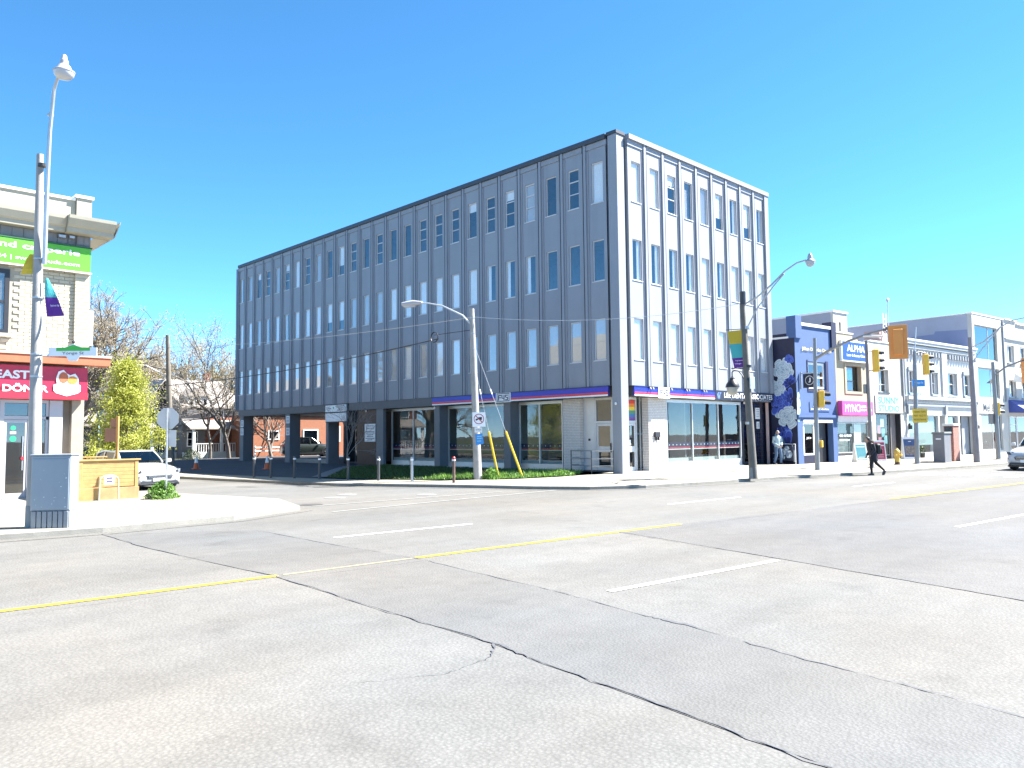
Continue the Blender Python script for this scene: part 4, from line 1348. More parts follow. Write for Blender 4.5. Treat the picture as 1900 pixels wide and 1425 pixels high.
# ------------------------------------------------------------------ row of shops on the right, in the street's own direction
RZS = atan2(-.1, 1.0)
SA = Vector((13.1, -1.28, 0)); SD = Vector((cos(RZS), sin(RZS), 0)); SN = Vector((-sin(RZS), cos(RZS), 0))
def S(u, d=0.0, z=0.0):
    return SA + SD * u + SN * d + Vector((0, 0, z))
def shop(name, label, u0):
    p = S(u0)
    return thing(name, label, 'building', (p.x, p.y, -.03), RZS)
class Shop:
    # local frame: x along the street from u0, y into the building, z up
    def __init__(s, t, u0):
        s.t, s.u0 = t, u0
    def box(s, name, m, *boxes, parent=None, b=0):
        mb = MB()
        for u0, u1, d0, d1, z0, z1 in boxes:
            q = (u0 - s.u0, u1 - s.u0, d0, d1, z0 + .03, z1 + .03)
            mb.bbox(*q, b) if b else mb.box(*q)
        return mb.build(name, m, parent or s.t, local=True)
    def wall(s, name, m, u0, u1, z0, z1, holes, th=.18, d=0.0):
        mb = MB()
        wall_holes(mb, u0 - s.u0, u1 - s.u0, z0 + .03, z1 + .03, [(a - s.u0, b - s.u0, c + .03, e + .03) for a, b, c, e in holes], th, lambda u, dd, z: (u, d + dd, z))
        return mb.build(name, m, s.t, local=True)
    def window(s, u0, u1, z0, z1, d=.10, fm=None, t=.06, bars=(), mull=(), glass=None, name='window', back=None):
        fm = fm or WHITE
        q = [(u0, u0 + t, d, d + .07, z0, z1), (u1 - t, u1, d, d + .07, z0, z1), (u0 + t, u1 - t, d, d + .07, z0, z0 + t), (u0 + t, u1 - t, d, d + .07, z1 - t, z1)]
        for zb in bars:
            q.append((u0 + t, u1 - t, d + .005, d + .06, zb, zb + t * .7))
        for m_ in mull:
            q.append((m_ - t * .35, m_ + t * .35, d + .008, d + .055, z0 + t, z1 - t))
        w = s.box(name, fm, *q)
        es = [u0 + t * .5] + sorted(mull) + [u1 - t * .5]
        for a_, b_ in zip(es, es[1:]):
            mb = MB()
            mb.face([(a_ - s.u0, d + .03, z0 + t * .5 + .03), (b_ - s.u0, d + .03, z0 + t * .5 + .03), (b_ - s.u0, d + .03, z1 - t * .5 + .03), (a_ - s.u0, d + .03, z1 - t * .5 + .03)])
            mb.build('pane', glass or GLZ, w, local=True)
        if back:
            s.box('curtain', back, (u0 + t, u1 - t, d + .18, d + .2, z0 + t, z1 - t), parent=w)
        return w
    def text(s, body, m, u0, z0, w, h, d, parent=None, bold=.01, name='lettering', ext=.006):
        return text(body, parent or s.t, m, (u0 - s.u0, d, z0 + .03), (1, 0, 0), (0, 0, 1), w, h, name, ext, bold, local=True)
    def body(s, u0, u1, z1, m, depth=14, zb=-.05):
        # side walls, back and flat roof behind the front wall, plus a dim interior
        s.box('side_wall', m, (u0, u0 + .2, .181, depth, zb, z1 - .02))
        s.box('side_wall', m, (u1 - .2, u1, .181, depth, zb, z1 - .02))
        s.box('rear_wall', m, (u0 + .2, u1 - .2, depth - .2, depth, zb, z1 - .02))
        s.box('roof', M('flat_roof', (.22, .215, .21), .9, .15), (u0 + .2, u1 - .2, .182, depth - .2, z1 - .35, z1 - .2))
        s.box('floor', INT, (u0 + .2, u1 - .2, .3, depth - .2, 2.9, 3.05))
        s.box('interior_wall', INT, (u0 + .2, u1 - .2, 4.0, 4.1, 0, z1 - .4))

# ---- blue building with the rose mural
BLUEW = M('periwinkle_stucco', (.055, .105, .235), .8, .06, 2, .15, 50)
NAVY = M('mural_navy', (.006, .008, .035), .6, .2, 3)
t = shop('blue_shop', 'periwinkle blue shop with white rose mural on its side wall', 0)
B = Shop(t, 0)
B.wall('front_wall', BLUEW, 0.002, 3.97, 2.42, 7.3, [(1.18, 2.95, 3.93, 5.42)], .2)
B.box('pilaster', BLUEW, (0.0, .5, -.02, .3, -.03, 2.42), (3.5, 3.97, -.02, .3, -.03, 2.42))
B.box('parapet_cap', WHITE, (.56, 3.55, -.08, .3, 7.301, 7.45))
B.box('end_pillar', BLUEW, (-.02, .55, -.10, .45, 6.6, 7.78))
B.box('end_pillar', NAVY, (3.56, 4.05, -.10, .45, 6.3, 7.72))
B.body(.02, 3.96, 6.9, NAVY, 14)
B.window(1.22, 2.9, 3.97, 5.38, .06, bars=(4.55,), mull=(2.06,), t=.11)
B.box('window_surround', M('navy_surround', (.01, .014, .06), .7, .1), (1.1, 1.17, -.03, .03, 3.8, 5.5), (2.96, 3.2, -.03, .03, 3.8, 5.5), (1.171, 2.959, -.03, .03, 3.8, 3.92))
B.text('Jillian Douglas Design', M('gold_letters', (.62, .50, .18), .4, .1), .6, 5.93, 2.95, .24, -.01, bold=.02, ext=.04)
sg = B.box('shop_name_panel', BLUEW, (1.2, 3.2, -.03, -.002, 2.75, 3.25))
B.text('J D', WHITE, 1.5, 3.0, .7, .2, -.032, sg, .02, ext=.02)
B.text('interior design', WHITE, 1.3, 2.8, 1.75, .12, -.032, sg, .02, ext=.02)
B.box('cornice_band', BLUEW, (.0, 3.96, -.10, -.021, 2.42, 2.56), (.0, 3.96, -.05, -.021, 2.32, 2.42))
B.box('lintel', WHITE, (.55, 3.45, -.04, .2, 2.14, 2.30))
w = B.window(.62, 1.68, .42, 2.13, .05, t=.09, glass=GLASS('dark_shop_glass', (.30, .33, .36), .06, 1))
B.text('JD', WHITE, .9, 1.25, .5, .12, .07, w)
B.box('stall_riser', NAVY, (.51, 1.75, .02, .2, -.03, .41))
B.box('door', BLACK, (2.3, 3.25, .3, .36, 0, 2.12)); B.box('door_frame', WHITE, (1.76, 1.84, .03, .2, -.02, 2.13)); B.box('side_glass', GLASS('dark_shop_glass', (0, 0, 0)), (1.86, 2.28, .28, .285, 0, 2.12))
# blade sign
bs = B.box('blade_sign', M('blade_navy', (.012, .014, .03), .5, .1), (.34, .42, -.95, -.2, 3.95, 4.68), b=.01)
B.box('bracket', STEEL, (.36, .4, -1.0, -.1, 4.7, 4.74), (.36, .4, -.1, -.03, 3.9, 4.8), parent=bs)
mb = MB()
ring = []
for k in range(25):
    a = 2 * pi * k / 24
    ring.append((.333, -.575 + .23 * cos(a), 4.36 + .23 * sin(a)))
mb.tube(ring, .012, 5); mb.build('ring', WHITE, bs, local=True)
text('J', bs, WHITE, (.336, -.52, 4.25), (0, -1, 0), (0, 0, 1), .12, .24, 'lettering', .004, .02, local=True)
# mural: dark side wall and roses built petal by petal
mw = thing('mural_wall', 'navy side wall painted with large white and blue roses', 'mural', (13.09, -.6, 0))
mb = MB(); mb.box(13.075, 13.1, -1.27, .13, -.03, 6.6); mb.build('painted_wall', NAVY, mw)
mb = MB(); mb.box(13.06, 13.12, -.95, .13, 6.6, 6.7); mb.build('wall_cap', OFFWHITE, mw)
MPAL = {k: M('mural_' + k, c, .7, .12, 9) for k, c in dict(w0=(.20, .26, .36), w1=(.36, .44, .50), w2=(.60, .66, .69), b0=(.010, .018, .12), b1=(.035, .065, .34), b2=(.12, .20, .58), g0=(.05, .10, .20), g1=(.12, .22, .33), g2=(.28, .42, .52)).items()}
MPL = list(MPAL.values()); MKI = {k: i for i, k in enumerate(MPAL)}
rr = random.Random(17)
def petal(mb, cy, cz, ang, r0, r1, wid, tone, lay, skew=0.0):
    def pt(r, s_):
        a = ang + skew * (r - r0)
        return cy + r * cos(a) - s_ * sin(a), cz + r * sin(a) + s_ * cos(a)
    def blob(k0, k1, kw, x):
        P = []
        n = 9
        for i in range(n + 1):
            f = i / n
            th = pi * f
            r = r0 + (r1 - r0) * (k0 + (k1 - k0) * sin(th) ** .6)
            s_ = wid * kw * cos(th) * (.55 + .45 * sin(th))
            P.append(pt(r, s_))
        return [(x, max(-1.265, min(.125, y)), z) for y, z in P]
    x = 13.0745 - lay * .0012
    mb.mat(MKI[tone + '2']); mb.face(blob(0, 1, 1, x))
    mb.mat(MKI[tone + '1']); mb.face(blob(0, .90, .9, x - .0004))
    mb.mat(MKI[tone + '0']); mb.face(blob(0, .45, .62, x - .0008))
def rose(cy, cz, R, tone, name, squash=.9):
    mb = MB()
    lay = 0
    for ring, (n, q0, q1, wd) in enumerate(((5, .45, 1.05, .62), (5, .3, .85, .52), (5, .18, .66, .42), (4, .1, .48, .33), (3, .03, .30, .22), (3, 0, .16, .13))):
        o = rr.uniform(0, 6)
        for k in range(n):
            petal(mb, cy, cz, o + 2 * pi * k / n + rr.uniform(-.2, .2), R * q0, R * q1 * rr.uniform(.9, 1.1), R * wd * rr.uniform(.85, 1.1), tone, lay, rr.uniform(-.4, .4))
            lay += .25
        lay += 1
    o_ = mb.build('painted_rose', MPL, mw)
def leafy(cy, cz, R, tone, a0, a1, n):
    mb = MB()
    for k in range(n):
        petal(mb, cy, cz, a0 + (a1 - a0) * k / max(1, n - 1), .05, R * rr.uniform(.8, 1.1), R * .33, tone, k * .4)
    mb.build('painted_petals', MPL, mw)
leafy(-.95, 4.2, .55, 'b', -.5, 2.6, 5)
leafy(-.3, 3.25, .75, 'b', 2.2, 5.2, 6)
leafy(-1.0, 3.4, .55, 'b', -1.2, 1.5, 5)
rose(-.95, 5.48, .26, 'b', 'r')
rose(-.62, 4.95, .60, 'w', 'r')
rose(-.25, 4.02, .50, 'w', 'r')
rose(-.30, 3.3, .42, 'b', 'r')
rose(-.75, 2.45, .62, 'w', 'r')
leafy(-.30, 1.95, .75, 'b', 2.6, 4.6, 4)
leafy(-.75, 1.05, .85, 'b', .0, 1.7, 5)
leafy(-.25, 1.1, .6, 'g', 1.3, 2.9, 4)
leafy(-1.0, 2.0, .4, 'g', -1, 1, 3)
# roses that run on round the corner
mb = MB()
for cz, r in ((3.55, .22), (3.15, .3), (2.75, .25), (2.35, .2)):
    for k in range(5):
        a = k * 1.3 + cz
        P = [(.10 + r * .45 * cos(a) + r * .5 * cos(a + j) * .9, -.024 - .001 * k, cz + r * .45 * sin(a) + r * .5 * sin(a + j)) for j in (0, 1, 2, 3, 4, 5)]
        mb.mat(k % 3); mb.face([(max(.005, x), y, z + .03) for x, y, z in P])
mb.build('painted_petals', [MPAL['w1'], MPAL['w2'], MPAL['g2']], t, local=True)
# painted meter box and pipes at the foot of the mural
mt = thing('meter_box', 'flower-painted gas meter cage at the foot of the mural', 'meter', (12.75, -.85, -.02))
mb = MB(); mb.bbox(12.72, 13.0, -1.15, -.45, .15, .95, .02); mb.build('box', M('meter_navy', (.02, .025, .05), .6, .2), mt)
for k, (y, z, r) in enumerate(((-.65, .62, .2), (-.95, .5, .24), (-.85, .8, .16), (-.62, .35, .15))):
    mb = MB()
    for j in range(6):
        a = j * 1.05 + k
        mb.mat(j % 3)
        mb.face([(12.715 - j * .0006, y + r * .35 * cos(a) + r * .55 * cos(a + q) * .9, z + r * .35 * sin(a) + r * .55 * sin(a + q)) for q in (0, 1, 2.1, 3.1, 4.2, 5.2)])
    mb.build('painted_flower', [MPAL['w1'], MPAL['w2'], MPAL['w0']], mt)
mb = MB(); mb.tube([(12.9, -1.22, -.02), (12.9, -1.22, 1.02), (12.9, -.4, 1.04), (12.9, -.4, .98)], .03, 8); mb.build('pipe', OFFWHITE, mt)
mb = MB(); mb.tube([(12.8, -1.2, .1), (12.8, -1.2, .7)], .045, 8); mb.build('pipe', M('pipe_grey', (.25, .25, .25), .5, .1), mt)
for z in (.25, .55):
    mb = MB(); mb.tube([(12.66, -.1, z), (12.66, -.5, z)], .02, 6); mb.build('rail', STEEL, mt)

# ---- cream shop
CRM = M('cream_stucco', (.34, .29, .205), .8, .05, 2, .1, 50)
t = shop('cream_shop', 'cream stucco shop with blue ALPHA sign and pink fascia', 4.0)
B = Shop(t, 4.0)
B.wall('front_wall', CRM, 4.0, 7.92, 2.40, 6.75, [(5.14, 6.78, 3.93, 5.38)], .3)
B.box('gable', CRM, (4.05, 6.0, .0, .3, 6.751, 7.2), (6.0, 6.6, .0, .3, 6.751, 6.95)); B.box('parapet_cap', WHITE, (4.0, 6.05, -.04, .34, 7.201, 7.27), (6.61, 7.92, -.04, .34, 6.751, 6.83))
B.body(4.0, 7.92, 6.6, CRM, 14)
B.box('window_surround', CRM, (4.95, 5.13, -.04, .0, 3.78, 5.5), (6.79, 6.95, -.04, .0, 3.78, 5.5), (5.131, 6.789, -.04, .0, 3.78, 3.925), (5.131, 6.789, -.04, .0, 5.385, 5.5))
w = B.window(5.16, 6.76, 3.95, 5.36, .2, fm=DARK, t=.05, bars=(4.5,))
B.box('poster', M('poster_teal', (.10, .42, .42), .6, .3, 6), (5.3, 6.3, .26, .27, 4.6, 5.2), parent=w)
s1 = B.box('blue_sign', M('alpha_blue', (.008, .055, .30), .45, .06), (4.53, 7.48, -.16, -.02, 5.66, 6.72), b=.01)
B.box('sign_rim', WHITE, (4.46, 4.529, -.17, -.02, 5.6, 6.78), (7.481, 7.55, -.17, -.02, 5.6, 6.78), (4.53, 7.48, -.17, -.02, 5.6, 5.659), (4.53, 7.48, -.17, -.02, 6.721, 6.78), parent=s1)
B.text('ALPHA', WHITE, 5.05, 6.18, 2.0, .38, -.162, s1, .025)
B.text('Laser & Beauty Clinic', WHITE, 5.0, 5.85, 2.05, .2, -.162, s1, .02)
s2 = B.box('pink_sign', M('sign_pink', (.62, .06, .28), .45, .05), (4.05, 7.50, -.30, -.02, 2.55, 3.36), b=.01)
B.text('MYNC', WHITE, 4.35, 2.74, 1.55, .44, -.302, s2, .0)
B.text('LASER &', WHITE, 6.0, 3.0, .95, .13, -.302, s2, .02)
B.text('BODY BAR', WHITE, 6.0, 2.8, 1.35, .13, -.302, s2, .02)
B.box('sign_rule', WHITE, (5.93, 5.96, -.306, -.301, 2.74, 3.2), parent=s2)
B.box('fascia', OFFWHITE, (4.0, 7.9, -.06, -.001, 2.18, 2.53))
w = B.window(4.02, 7.45, .45, 2.16, .05, fm=ALU, t=.05, mull=(5.9,), glass=GLASS('pale_shop_glass', (.80, .88, .88), .04, .9))
B.box('display_panel', M('display_pale', (.16, .20, .20), .8, .25, 3), (4.1, 7.4, .25, .27, .45, 2.15), parent=w)
B.text('GO AHEAD', WHITE, 4.25, 1.36, 1.3, .13, .04, w, .02); B.text('START NOW', WHITE, 4.25, 1.12, 1.1, .11, .04, w, .02)
fp = B.box('face_poster', M('poster_paper', (.55, .52, .50), .7, .05), (6.0, 6.75, .10, .108, .5, 2.05), parent=w)
B.box('stall_riser', DARK, (4.02, 7.45, .03, .2, .3, .44)); B.box('stall_riser', OFFWHITE, (4.02, 7.45, .02, .2, -.03, .299))
B.box('party_pier', CRM, (7.46, 7.92, -.01, .3, -.03, 2.39))

# ---- white shop with aqua brush lettering
WST = M('white_stucco', (.44, .43, .40), .8, .05, 2, .1, 50)
t = shop('white_shop', 'plain white shop with aqua brush-letter sign', 7.93)
B = Shop(t, 7.93)
B.wall('front_wall', WST, 7.93, 12.1, 2.72, 6.95, [(8.88, 10.14, 3.98, 5.34)], .3)
B.box('parapet_cap', OFFWHITE, (7.93, 12.1, -.05, .34, 6.951, 7.03)); B.box('downpipe', M('pipe_grey', (0, 0, 0)), (11.82, 11.95, -.10, -.01, 2.8, 6.9))
B.body(7.93, 12.1, 6.9, WST, 14)
B.window(8.88, 10.14, 3.98, 5.34, .2, fm=WHITE, t=.04, bars=(4.45,), mull=(9.5,))
B.box('sill', DARK, (8.8, 10.2, -.04, .15, 3.9, 3.975))
ls = B.box('sign_board', WST, (8.3, 11.7, -.06, -.002, 2.74, 3.78))
B.text('SUNNY', M('aqua_paint', (.05, .26, .29), .7, .3, 20), 8.62, 3.28, 2.6, .42, -.062, ls, .02); B.text('STUDIO', M('aqua_paint', (0, 0, 0)), 8.62, 2.82, 2.6, .38, -.062, ls, .02)
B.box('pier', WST, (7.93, 8.3, -.02, .3, -.03, 2.719)); B.box('pier', WST, (11.45, 12.1, -.02, .3, -.03, 2.719))
w = B.window(8.32, 10.0, .2, 2.7, .05, fm=DARK, t=.06, glass=GLASS('pale_shop_glass', (0, 0, 0)))
for u, z, c in ((8.7, 1.5, (.35, .1, .12)), (9.2, 1.3, (.1, .3, .35)), (9.1, 1.9, (.4, .4, .38)), (9.5, .9, (.2, .4, .42)), (8.8, .8, (.4, .15, .2))):
    B.box('poster', M('poster_%d%d' % (u * 10, z * 10), c, .7, .3, 10), (u, u + .4, .1, .105, z, z + .5), parent=w)
B.box('door_recess', M('recess_taupe', (.17, .155, .155), .8, .1), (10.75, 11.4, .3, .9, 0, 2.7)); B.box('door', DARK, (10.05, 10.7, .8, .86, 0, 2.6)); B.box('door_jamb', BLACK, (11.38, 11.449, .0, .3, -.02, 2.7), (8.3, 11.449, -.004, .02, 2.68, 2.719))

# ---- ornate white Victorian pair
VIC = M('victorian_white', (.44, .45, .45), .7, .05, 2, dirt=.05)
VICG = M('victorian_grey', (.24, .26, .29), .7, .06)
t = shop('victorian_shops', 'white Victorian shop pair with bracketed cornice and hooded windows', 12.11)
B = Shop(t, 12.11)
WN = [(12.75, 13.55, 4.02, 5.45), (15.9, 16.7, 4.02, 5.45), (18.35, 19.65, 4.0, 5.5), (20.9, 22.1, 4.0, 5.5)]
B.wall('front_wall', VIC, 12.11, 22.8, 3.75, 7.3, WN, .3)
B.body(12.11, 22.8, 7.2, VIC, 14)
B.box('parapet_cap', OFFWHITE, (12.11, 22.8, -.30, .34, 7.301, 7.42)); B.box('cornice', VIC, (12.11, 22.8, -.24, -.001, 7.12, 7.3), (12.11, 22.8, -.14, -.001, 6.85, 7.02))
u = 12.5
while u < 22.6:
    if not 17.2 < u < 18.3:
        B.box('cornice_bracket', VICG, (u, u + .17, -.20, -.002, 6.42, 6.72))
    u += .42
B.box('pilaster', VIC, (17.42, 18.2, -.10, -.001, 3.9, 6.85)); B.box('pilaster', VICG, (12.12, 12.3, -.08, -.001, 3.9, 6.85))
for a, b_, c, e in WN:
    w = B.window(a, b_, c, e, .12, t=.06, bars=((c + e) / 2,))
    mb = MB()
    m_ = (a + b_) / 2 - 12.11
    hw = (b_ - a) / 2 + .16
    mb.prism([(m_ - hw, -.10, e + .0), (m_ + hw, -.10, e + .0), (m_ + hw, -.10, e + .22), (m_ + hw * .5, -.10, e + .38), (m_, -.10, e + .43), (m_ - hw * .5, -.10, e + .38), (m_ - hw, -.10, e + .22)], (0, .098, 0))
    mb.build('window_hood', VICG, w, local=True)
    B.box('hood_leg', VICG, (a - .15, a - .02, -.07, -.002, c, e + .02), (b_ + .02, b_ + .15, -.07, -.002, c, e + .02), parent=w)
    B.box('sill', VICG, (a - .12, b_ + .12, -.12, -.001, c - .12, c - .002), parent=w)
B.box('shop_cornice', VIC, (12.11, 22.8, -.28, -.001, 3.62, 3.82), (12.11, 22.8, -.14, -.001, 3.36, 3.62)); B.box('shop_cornice', VICG, (12.11, 22.8, -.16, -.001, 3.2, 3.35))
u = 12.3
while u < 22.7:
    B.box('dentil', VIC, (u, u + .1, -.21, -.142, 3.44, 3.6))
    u += .22
B.box('shop_frieze', VIC, (12.11, 22.8, -.05, .2, 2.64, 3.199)); B.box('corner_block', VICG, (17.45, 17.75, -.2, -.051, 2.7, 3.3)); B.box('corner_block', VICG, (12.15, 12.3, -.2, -.051, 2.7, 3.3)); B.box('corner_block', VICG, (22.4, 22.7, -.2, -.051, 2.7, 3.3))
B.text('SALON', M('aqua_paint', (0, 0, 0)), 12.4, 3.9, 1.9, .18, -.02, None, .02)
B.text('No. 1 HAIR', VICG, 12.7, 2.8, 1.7, .28, -.06, None, .0)
B.box('pier', VIC, (12.11, 12.32, -.08, .25, -.03, 2.639)); B.box('pier', VIC, (16.55, 16.75, -.06, .25, -.03, 2.639)); B.box('pier', VIC, (17.5, 17.9, -.08, .25, -.03, 2.639)); B.box('pier', VIC, (19.5, 19.75, -.10, .2, -.03, 2.639)); B.box('pier', VIC, (22.2, 22.6, -.08, .25, -.03, 2.639))
w = B.window(12.33, 16.54, .22, 2.63, .04, fm=VIC, t=.06, glass=GLASS('pale_shop_glass', (0, 0, 0)))
B.box('blind', M('pale_aqua_blind', (.24, .33, .325), .8, .04), (12.4, 16.48, .12, .13, .75, 2.3), parent=w)
B.text('SALON', VICG, 13.7, .95, 1.2, .16, .1, w, 0)
B.box('stall_riser', VIC, (12.33, 16.54, .0, .2, -.03, .219))
B.box('doorway', VICG, (16.75, 17.5, .6, .66, 0, 2.63)); B.box('doorway', VICG, (19.75, 20.2, .5, .56, 0, 2.63)); B.box('dark_door', M('slate_door', (.035, .04, .05), .5, .1), (20.2, 21.0, .45, .5, 0, 2.63)); B.box('doorway', VICG, (21.0, 22.2, .3, .36, 0, 2.63))
w = B.window(17.92, 19.48, .9, 2.6, .05, fm=VIC, t=.06); B.box('stall_riser', VIC, (17.91, 19.49, .0, .2, -.03, .89)); B.box('step', OFFWHITE, (16.2, 18.2, -.5, -.1, -.08, .12))
for u in (12.25, 17.62, 22.4):
    B.box('wall_lamp', BLACK, (u, u + .1, -.3, -.09, 1.75, 2.0), (u + .02, u + .08, -.2, -.09, 2.0, 2.12), b=.01)

# ---- glass fronted modern building, its long grey flank above the lower roofs
t = shop('glass_building', 'three-storey white building with large glass bays and grey flank', 22.81)
B = Shop(t, 22.81)
FLANK = M('grey_render_flank', (.34, .36, .43), .8, .06, .7)
FLANK2 = M('flank_painted_over', (.21, .245, .37), .8, .05, .7)
B.wall('front_wall', WST, 22.81, 28.6, -.03, 9.95, [(23.15, 27.2, 6.7, 9.2), (23.45, 27.3, 3.95, 6.15), (23.6, 27.4, .2, 2.75)], .3)
B.box('flank_wall', FLANK, (22.82, 23.0, .301, 24, -.05, 9.93)); B.box('side_wall', WST, (28.4, 28.59, .301, 24, -.05, 9.9)); B.box('roof', WST, (23.01, 28.39, .301, 24, 9.4, 9.6)); B.box('parapet_cap', WHITE, (22.75, 28.65, -.04, .4, 9.951, 10.05), (22.75, 23.05, .401, 24, 9.94, 10.02))
mb = MB(); mb.prism([(-.004, .32, 5.0), (-.004, 9.8, 5.0), (-.004, 9.8, 7.9), (-.004, 5.2, 8.0), (-.004, 5.1, 8.7), (-.004, 2.6, 8.75), (-.004, 2.5, 8.95), (-.004, .32, 8.85)], (.008, 0, 0)); mb.build('paint_patch', FLANK2, t, local=True)
BIG = GLASS('aqua_glass', (.45, .62, .66), .18, 1.2)
for q in ((23.17, 27.18, 6.72, 9.18), (23.47, 27.28, 3.97, 6.13)):
    w = B.window(*q, .1, fm=WST, t=.06, mull=((q[0] + q[1]) / 2 + .6,), glass=BIG)
B.box('rear_screen', M('pale_interior', (.34, .40, .42), .8, .1), (23.1, 28.3, 3, 3.1, .1, 9.3)); B.box('floor', WST, (23.1, 28.3, .35, 3, 6.2, 6.6), (23.1, 28.3, .35, 3, 2.8, 3.5))
w = B.window(23.62, 27.38, .22, 2.73, .08, fm=VIC, t=.06, mull=(25.8,), glass=BIG)
B.box('fascia', WST, (22.85, 28.55, -.06, -.001, 2.85, 3.75)); B.text('Mel & Co', DARK, 23.9, 2.98, 3.4, .6, -.062, None, .01)
mb = MB()
for k in range(2):
    pts = [(2.2 + k * .75 + .32 * cos(2 * pi * j / 20), .5, .55 + .32 * sin(2 * pi * j / 20)) for j in range(21)]
    mb.tube(pts, .03, 6)
mb.tube([(2.2, .5, .55), (2.5, .5, 1.0), (2.95, .5, .55), (2.55, .5, .9), (2.2, .5, .55)], .03, 6); mb.build('display_bicycle', DARK, t, local=True)
B.box('corner_pipe', VICG, (28.2, 28.32, -.1, -.002, 3.8, 9.9))

# ---- last white building with awning
t = shop('awning_shop', 'white three-storey building with blue shop awning at the right edge', 28.61)
B = Shop(t, 28.61)
HW = [(29.05, 30.45, 6.75, 8.1), (29.1, 30.5, 4.1, 5.45), (31.6, 33.0, 6.75, 8.1), (31.6, 33.0, 4.1, 5.45)]
B.wall('front_wall', WST, 28.61, 36.5, 2.7, 10.0, HW, .3)
B.body(28.61, 36.5, 9.9, WST, 14)
for a, b_, c, e in HW:
    B.window(a, b_, c, e, .15, t=.08, mull=((a + b_) / 2,)); B.box('sill', VICG, (a - .1, b_ + .1, -.1, -.001, c - .1, c - .002))
B.box('string_course', VICG, (28.61, 36.5, -.10, -.001, 8.5, 8.62)); B.box('parapet_cap', OFFWHITE, (28.61, 31.0, -.12, .34, 10.001, 10.1), (31.01, 36.5, -.12, .34, 9.8, 9.9))
mb = MB(); mb.prism([(.2, 0, 3.95), (.2, -1.2, 3.1), (.2, -1.2, 2.98), (.2, 0, 2.98)], (7.5, 0, 0)); aw = mb.build('awning', M('awning_blue', (.06, .09, .32), .7, .08), t, local=True)
mb = MB(); mb.prism([(.45, -.45, 5.95), (.45, -1.3, 5.3), (.45, -.3, 5.3)], (7, 0, 0)); mb.build('window_canopy', OFFWHITE, t, local=True)
text('DENTAL CENTRE', aw, WHITE, (.9, -.85, 3.36), (1, 0, 0), (0, .82, .57), 3, .16, 'lettering', .01, .01, local=True)
B.box('pier', WST, (28.61, 28.85, -.02, .3, -.03, 2.69)); B.window(28.87, 30.3, .1, 2.68, .05, fm=WHITE, t=.08, bars=(2.0,), glass=GLASS('dark_shop_glass', (0, 0, 0))); B.window(30.4, 36.4, .1, 2.68, .05, fm=WHITE, t=.08, glass=GLASS('dark_shop_glass', (0, 0, 0)))
# set-back white upper block and rooftop bits behind the low shops
t = shop('setback_block', 'plain pale block set back behind the blue shop roof', 18.5)
B = Shop(t, 18.5)
PALE = M('pale_lilac_render', (.30, .31, .36), .8, .05, 1)
B.box('side_wall', PALE, (18.5, 18.7, 8.2, 26, 0, 10.7)); B.box('side_wall', PALE, (20.35, 20.55, 8.2, 26, 0, 10.7)); B.wall('front_wall', WST, 18.5, 20.55, 3, 10.7, [(19.3, 19.6, 9.2, 10.0)], .2, 8.0); B.box('roof_edge', WHITE, (18.42, 20.62, 7.92, 26, 10.701, 10.85))
B.box('roof_hut', M('salmon_box', (.40, .28, .25), .8, .1), (12.3, 13.3, 1.5, 2.5, 6.9, 8.1))
B.box('ladder', WHITE, (12.45, 12.5, 1.3, 1.35, 7.0, 9.2), (12.85, 12.9, 1.3, 1.35, 7.0, 9.2), *[(12.5, 12.85, 1.31, 1.34, 7.3 + k * .3, 7.34 + k * .3) for k in range(6)])

# ------------------------------------------------------------------ poles, lamps, signals, wires
def banner(name, label, p, ax, wid, h, parts, skew):
    # three-colour cloth banner hung from two arms
    t = thing(name, label, 'banner', p)
    A_ = Vector(ax).normalized()
    P = Vector(p)
    z = 0
    tot = sum(f for f, _ in parts)
    for k, (f, m) in enumerate(parts):
        hh = h * f / tot
        mb = MB()
        n = 6
        for i in range(n):
            for j in range(4):
                def q(a, b_):
                    zz = z + hh * b_ / 4
                    s_ = skew * zz / h
                    wv = .03 * sin(3 * a / n + 4 * zz / h)
                    return P + A_ * (wid[0] + (wid[1] - wid[0]) * (zz / h)) * (a / n) + A_ * s_ + A_.cross(Vector((0, 0, 1))) * wv - Vector((0, 0, zz))
                mb.face([q(i, j), q(i + 1, j), q(i + 1, j + 1), q(i, j + 1)])
        mb.build('cloth', m, t)
        z += hh
    return t
BY, BT, BP = M('banner_yellow', (.55, .38, .03), .8, .06), M('banner_teal', (.06, .36, .36), .8, .06), M('banner_purple', (.10, .02, .22), .8, .08)
LAMPG = M('lamp_glass', (.42, .43, .45), .25, .05)
# left lamp pole
t = thing('lamp_pole', 'tall concrete lamp pole by the grey cabinet on the left', 'street lamp', (-21.97, -2.15, -.1))
mb = MB(); mb.tube([(-21.97, -2.15, -.1), (-22.0, -2.12, 3.5), (-22.03, -2.1, 7.5)], [.135, .105, .065], 16); mb.build('pole', POLEC, t, smooth=True)
mb = MB(); mb.lathe([(.15, 0), (.145, .42), (.138, .43)], (-21.97, -2.15, -.1), 16); mb.build('base_sleeve', M('sleeve_grey', (.22, .22, .21), .6, .1), t, smooth=True)
mb = MB(); mb.tube([(-21.93, -2.25, 5.2), (-21.95, -2.35, 6.6), (-21.95, -2.45, 7.9), (-21.93, -2.6, 8.75), (-21.9, -2.85, 9.05)], [.045, .045, .04, .035, .03], 8); mb.build('arm', STEEL, t, smooth=True)
mb = MB(); mb.lathe([(.09, 0), (.09, .06), (.055, .065)], (-22.0, -2.2, 7.22), 12); mb.build('clamp', DARK, t)
mb = MB(); mb.lathe([(.06, 0), (.06, .05)], (-21.95, -2.47, 8.22), 10); mb.build('collar', STEEL, t)
